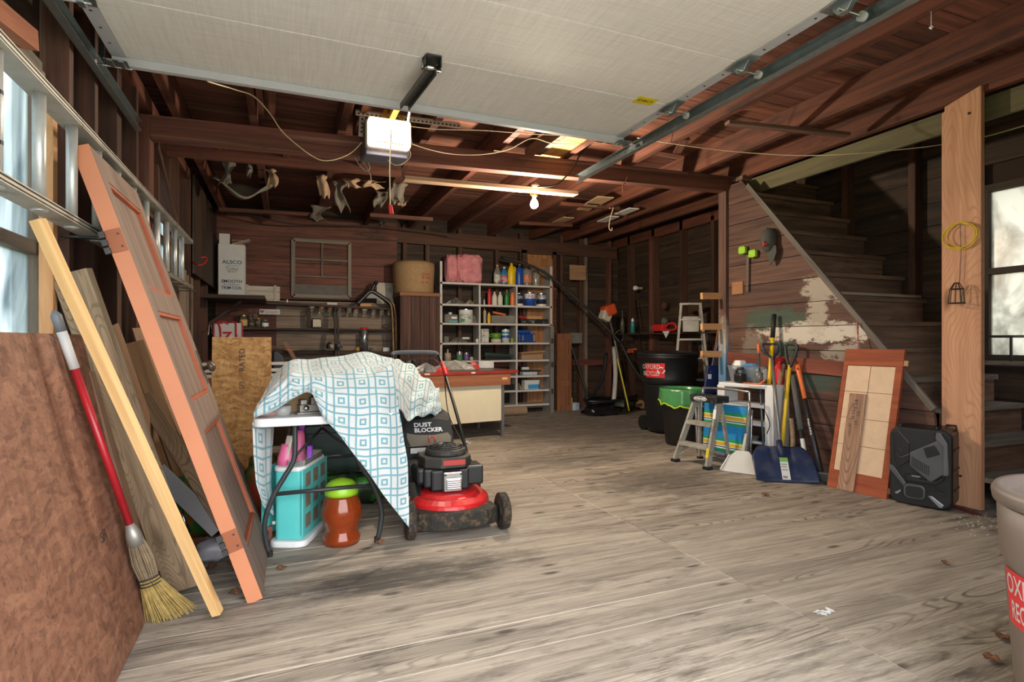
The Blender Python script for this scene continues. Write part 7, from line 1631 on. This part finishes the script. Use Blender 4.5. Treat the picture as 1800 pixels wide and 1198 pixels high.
# taupe bin ---------------------------------------------------------------------------------------------------------------
tc_ = thing('taupe_bin', 'large taupe plastic bin at the right edge with a red sticker', 'bin', (2.055, .725, 0))
TAU = mat('taupe_plastic','75685f',.5,var=.1)
part('body', MB().lathe([(0,.01),(.235,.01),(.245,.03),(.274,.48),(.284,.50),(.291,.66),(.265,.66),(.25,.04),(0,.04)], 48), TAU, tc_, smooth=True)
part('rim', MB().lathe([(.28,.645),(.299,.65),(.303,.675),(.295,.69),(.275,.69),(.265,.66)], 48, cap=False), TAU, tc_, smooth=True)
da = math.atan2(-.725,-2.08)
s2 = part('sticker', MB().lathe([(.2665,.32),(.2755,.47)], 14, a0=da-1.22, a1=da-.4, cap=False), STK, tc_)
b2 = lambda zc: (lambda c: Vector(((.2675+(zc+c.y-.32)*.064)*math.cos(da-.81+c.x/.26), (.2675+(zc+c.y-.32)*.064)*math.sin(da-.81+c.x/.26), zc+c.y)))
text('lettering', 'OXFORD', .075, None, WHITEINK, s2, bend=b2(.43), sx=.62, bold=.001); text('lettering', 'RECYCLES', .07, None, WHITEINK, s2, bend=b2(.36), sx=.5, bold=.001)
wt = thing('plastic_bottle_trash', 'white plastic tube poking out of the taupe bin', 'tube', (1.955, .80, .60))
part('tube', MB().tube([(-.04,.05,.07),(.04,-.02,.05),(.1,-.08,.04)], [.02,.03,.034], 12), WHT, wt, smooth=True); part('tip', MB().tube([(.1,-.08,.04),(.16,-.14,.03)], .006, 6), YEL, wt)
tag(part('trash_film', MB().lathe([(0,.3),(.2,.3),(.22,.52),(.1,.56),(0,.57)], 14), mat('crumpled_film','b8b4ae',.3,var=.4), None, Matrix.Translation((2.08,.725,.05))), 'crumpled pale plastic inside the taupe bin', 'plastic')
# metal rail in front of the right window
wr = thing('window_rail', 'thin dark metal frame standing on the sill of the right window', 'frame', (5.12, 2.2, .9))
part('bar', MB().bar((0,-.5,.235),(0,.62,.235),.02,.02), DKSTEEL, wr); part('upright', MB().bar((0,.32,0),(0,.32,.235),.015,.015), DKSTEEL, wr); part('upright', MB().bar((0,-.2,0),(0,-.2,.235),.015,.015), DKSTEEL, wr); part('foot', MB().bar((0,-.5,.02),(0,.62,.02),.05,.03), DKSTEEL, wr)
# litter on the floor: dry leaves, wood splinters, white flakes
LEAF = mat('dry_brown_leaf','8a6040',.9,var=.4)
for i, (px, py, lab) in enumerate(((372,998,'dry leaf on the floor left of the old door foot'),(405,992,'curled dry leaf beside the old door foot'),(412,1043,'dry leaf on the floor in front of the old door'),(495,1000,'pale dry leaf under the folding table'),(668,955,'dead twig at the foot of the table leg'),(1762,1122,'reddish dry leaf by the taupe bin'),(1742,1160,'small dry leaf near the bottom right corner'),(1345,870,'small brown leaf in front of the snow shovel'),(1660,990,'reddish leaf on the floor in front of the fir post'))):
    p = FZ(px, py, .002); s_ = .028 if i < 8 else .015; a = i*1.3
    tag(part('dry_leaf', MB().grid(lambda u, v: ((u-.5)*2*s_*(1-.6*abs(v-.5)), (v-.5)*1.6*s_*(1-1.5*(u-.5)**2), .004+.010*abs(math.sin(5*u+i))+.004*math.cos(6*v)), 6, 5), LEAF, None, Matrix.Translation(p) @ Matrix.Rotation(a,4,'Z'), smooth=True, solid=.0008), lab, 'leaf', 'dry leaves on the floor')
m = MB(); rg = random.Random(12)
for k in range(90):
    c = FZ(rg.gauss(1725,28), rg.gauss(915,11), .0015)
    s_ = rg.uniform(.003,.009); a = rg.uniform(0,6)
    m.add([c+Vector((s_*math.cos(a),s_*math.sin(a),0)), c+Vector((-s_*math.sin(a),s_*math.cos(a),.002)), c-Vector((s_*math.cos(a),s_*math.sin(a),0)), c+Vector((s_*math.sin(a),-s_*math.cos(a),.001))], [(0,1,2,3)])
o = part('paint_flakes', m, WHT); o['kind'] = 'stuff'; o['label'] = 'scatter of white paint flakes on the floor at the foot of the fir post'; o['category'] = 'paint flakes'
m = MB(); rg = random.Random(13)
for k in range(26):
    c = FZ(1449+rg.gauss(0,9), 1075+rg.gauss(0,3), .0015); s_ = rg.uniform(.006,.02); a = rg.uniform(0,6)
    m.add([c+Vector((s_*math.cos(a),s_*math.sin(a),0)), c+Vector((-s_*math.sin(a)*.5,s_*math.cos(a)*.5,.002)), c-Vector((s_*math.cos(a),s_*math.sin(a),0)), c+Vector((s_*math.sin(a)*.5,-s_*math.cos(a)*.5,.001))], [(0,1,2,3)])
o = part('white_powder', m, WHT); o['kind'] = 'stuff'; o['label'] = 'small spill of white powder on the floorboards near the seam'; o['category'] = 'powder'
bar_thing('red_floor_strip', FZ(1655,882,.002), FZ(1722,905,.002), .06, .004, mat('dark_red_strip','6e2226',.7,var=.3), 'dark red painted strip on the floor under the fir post', 'strip')
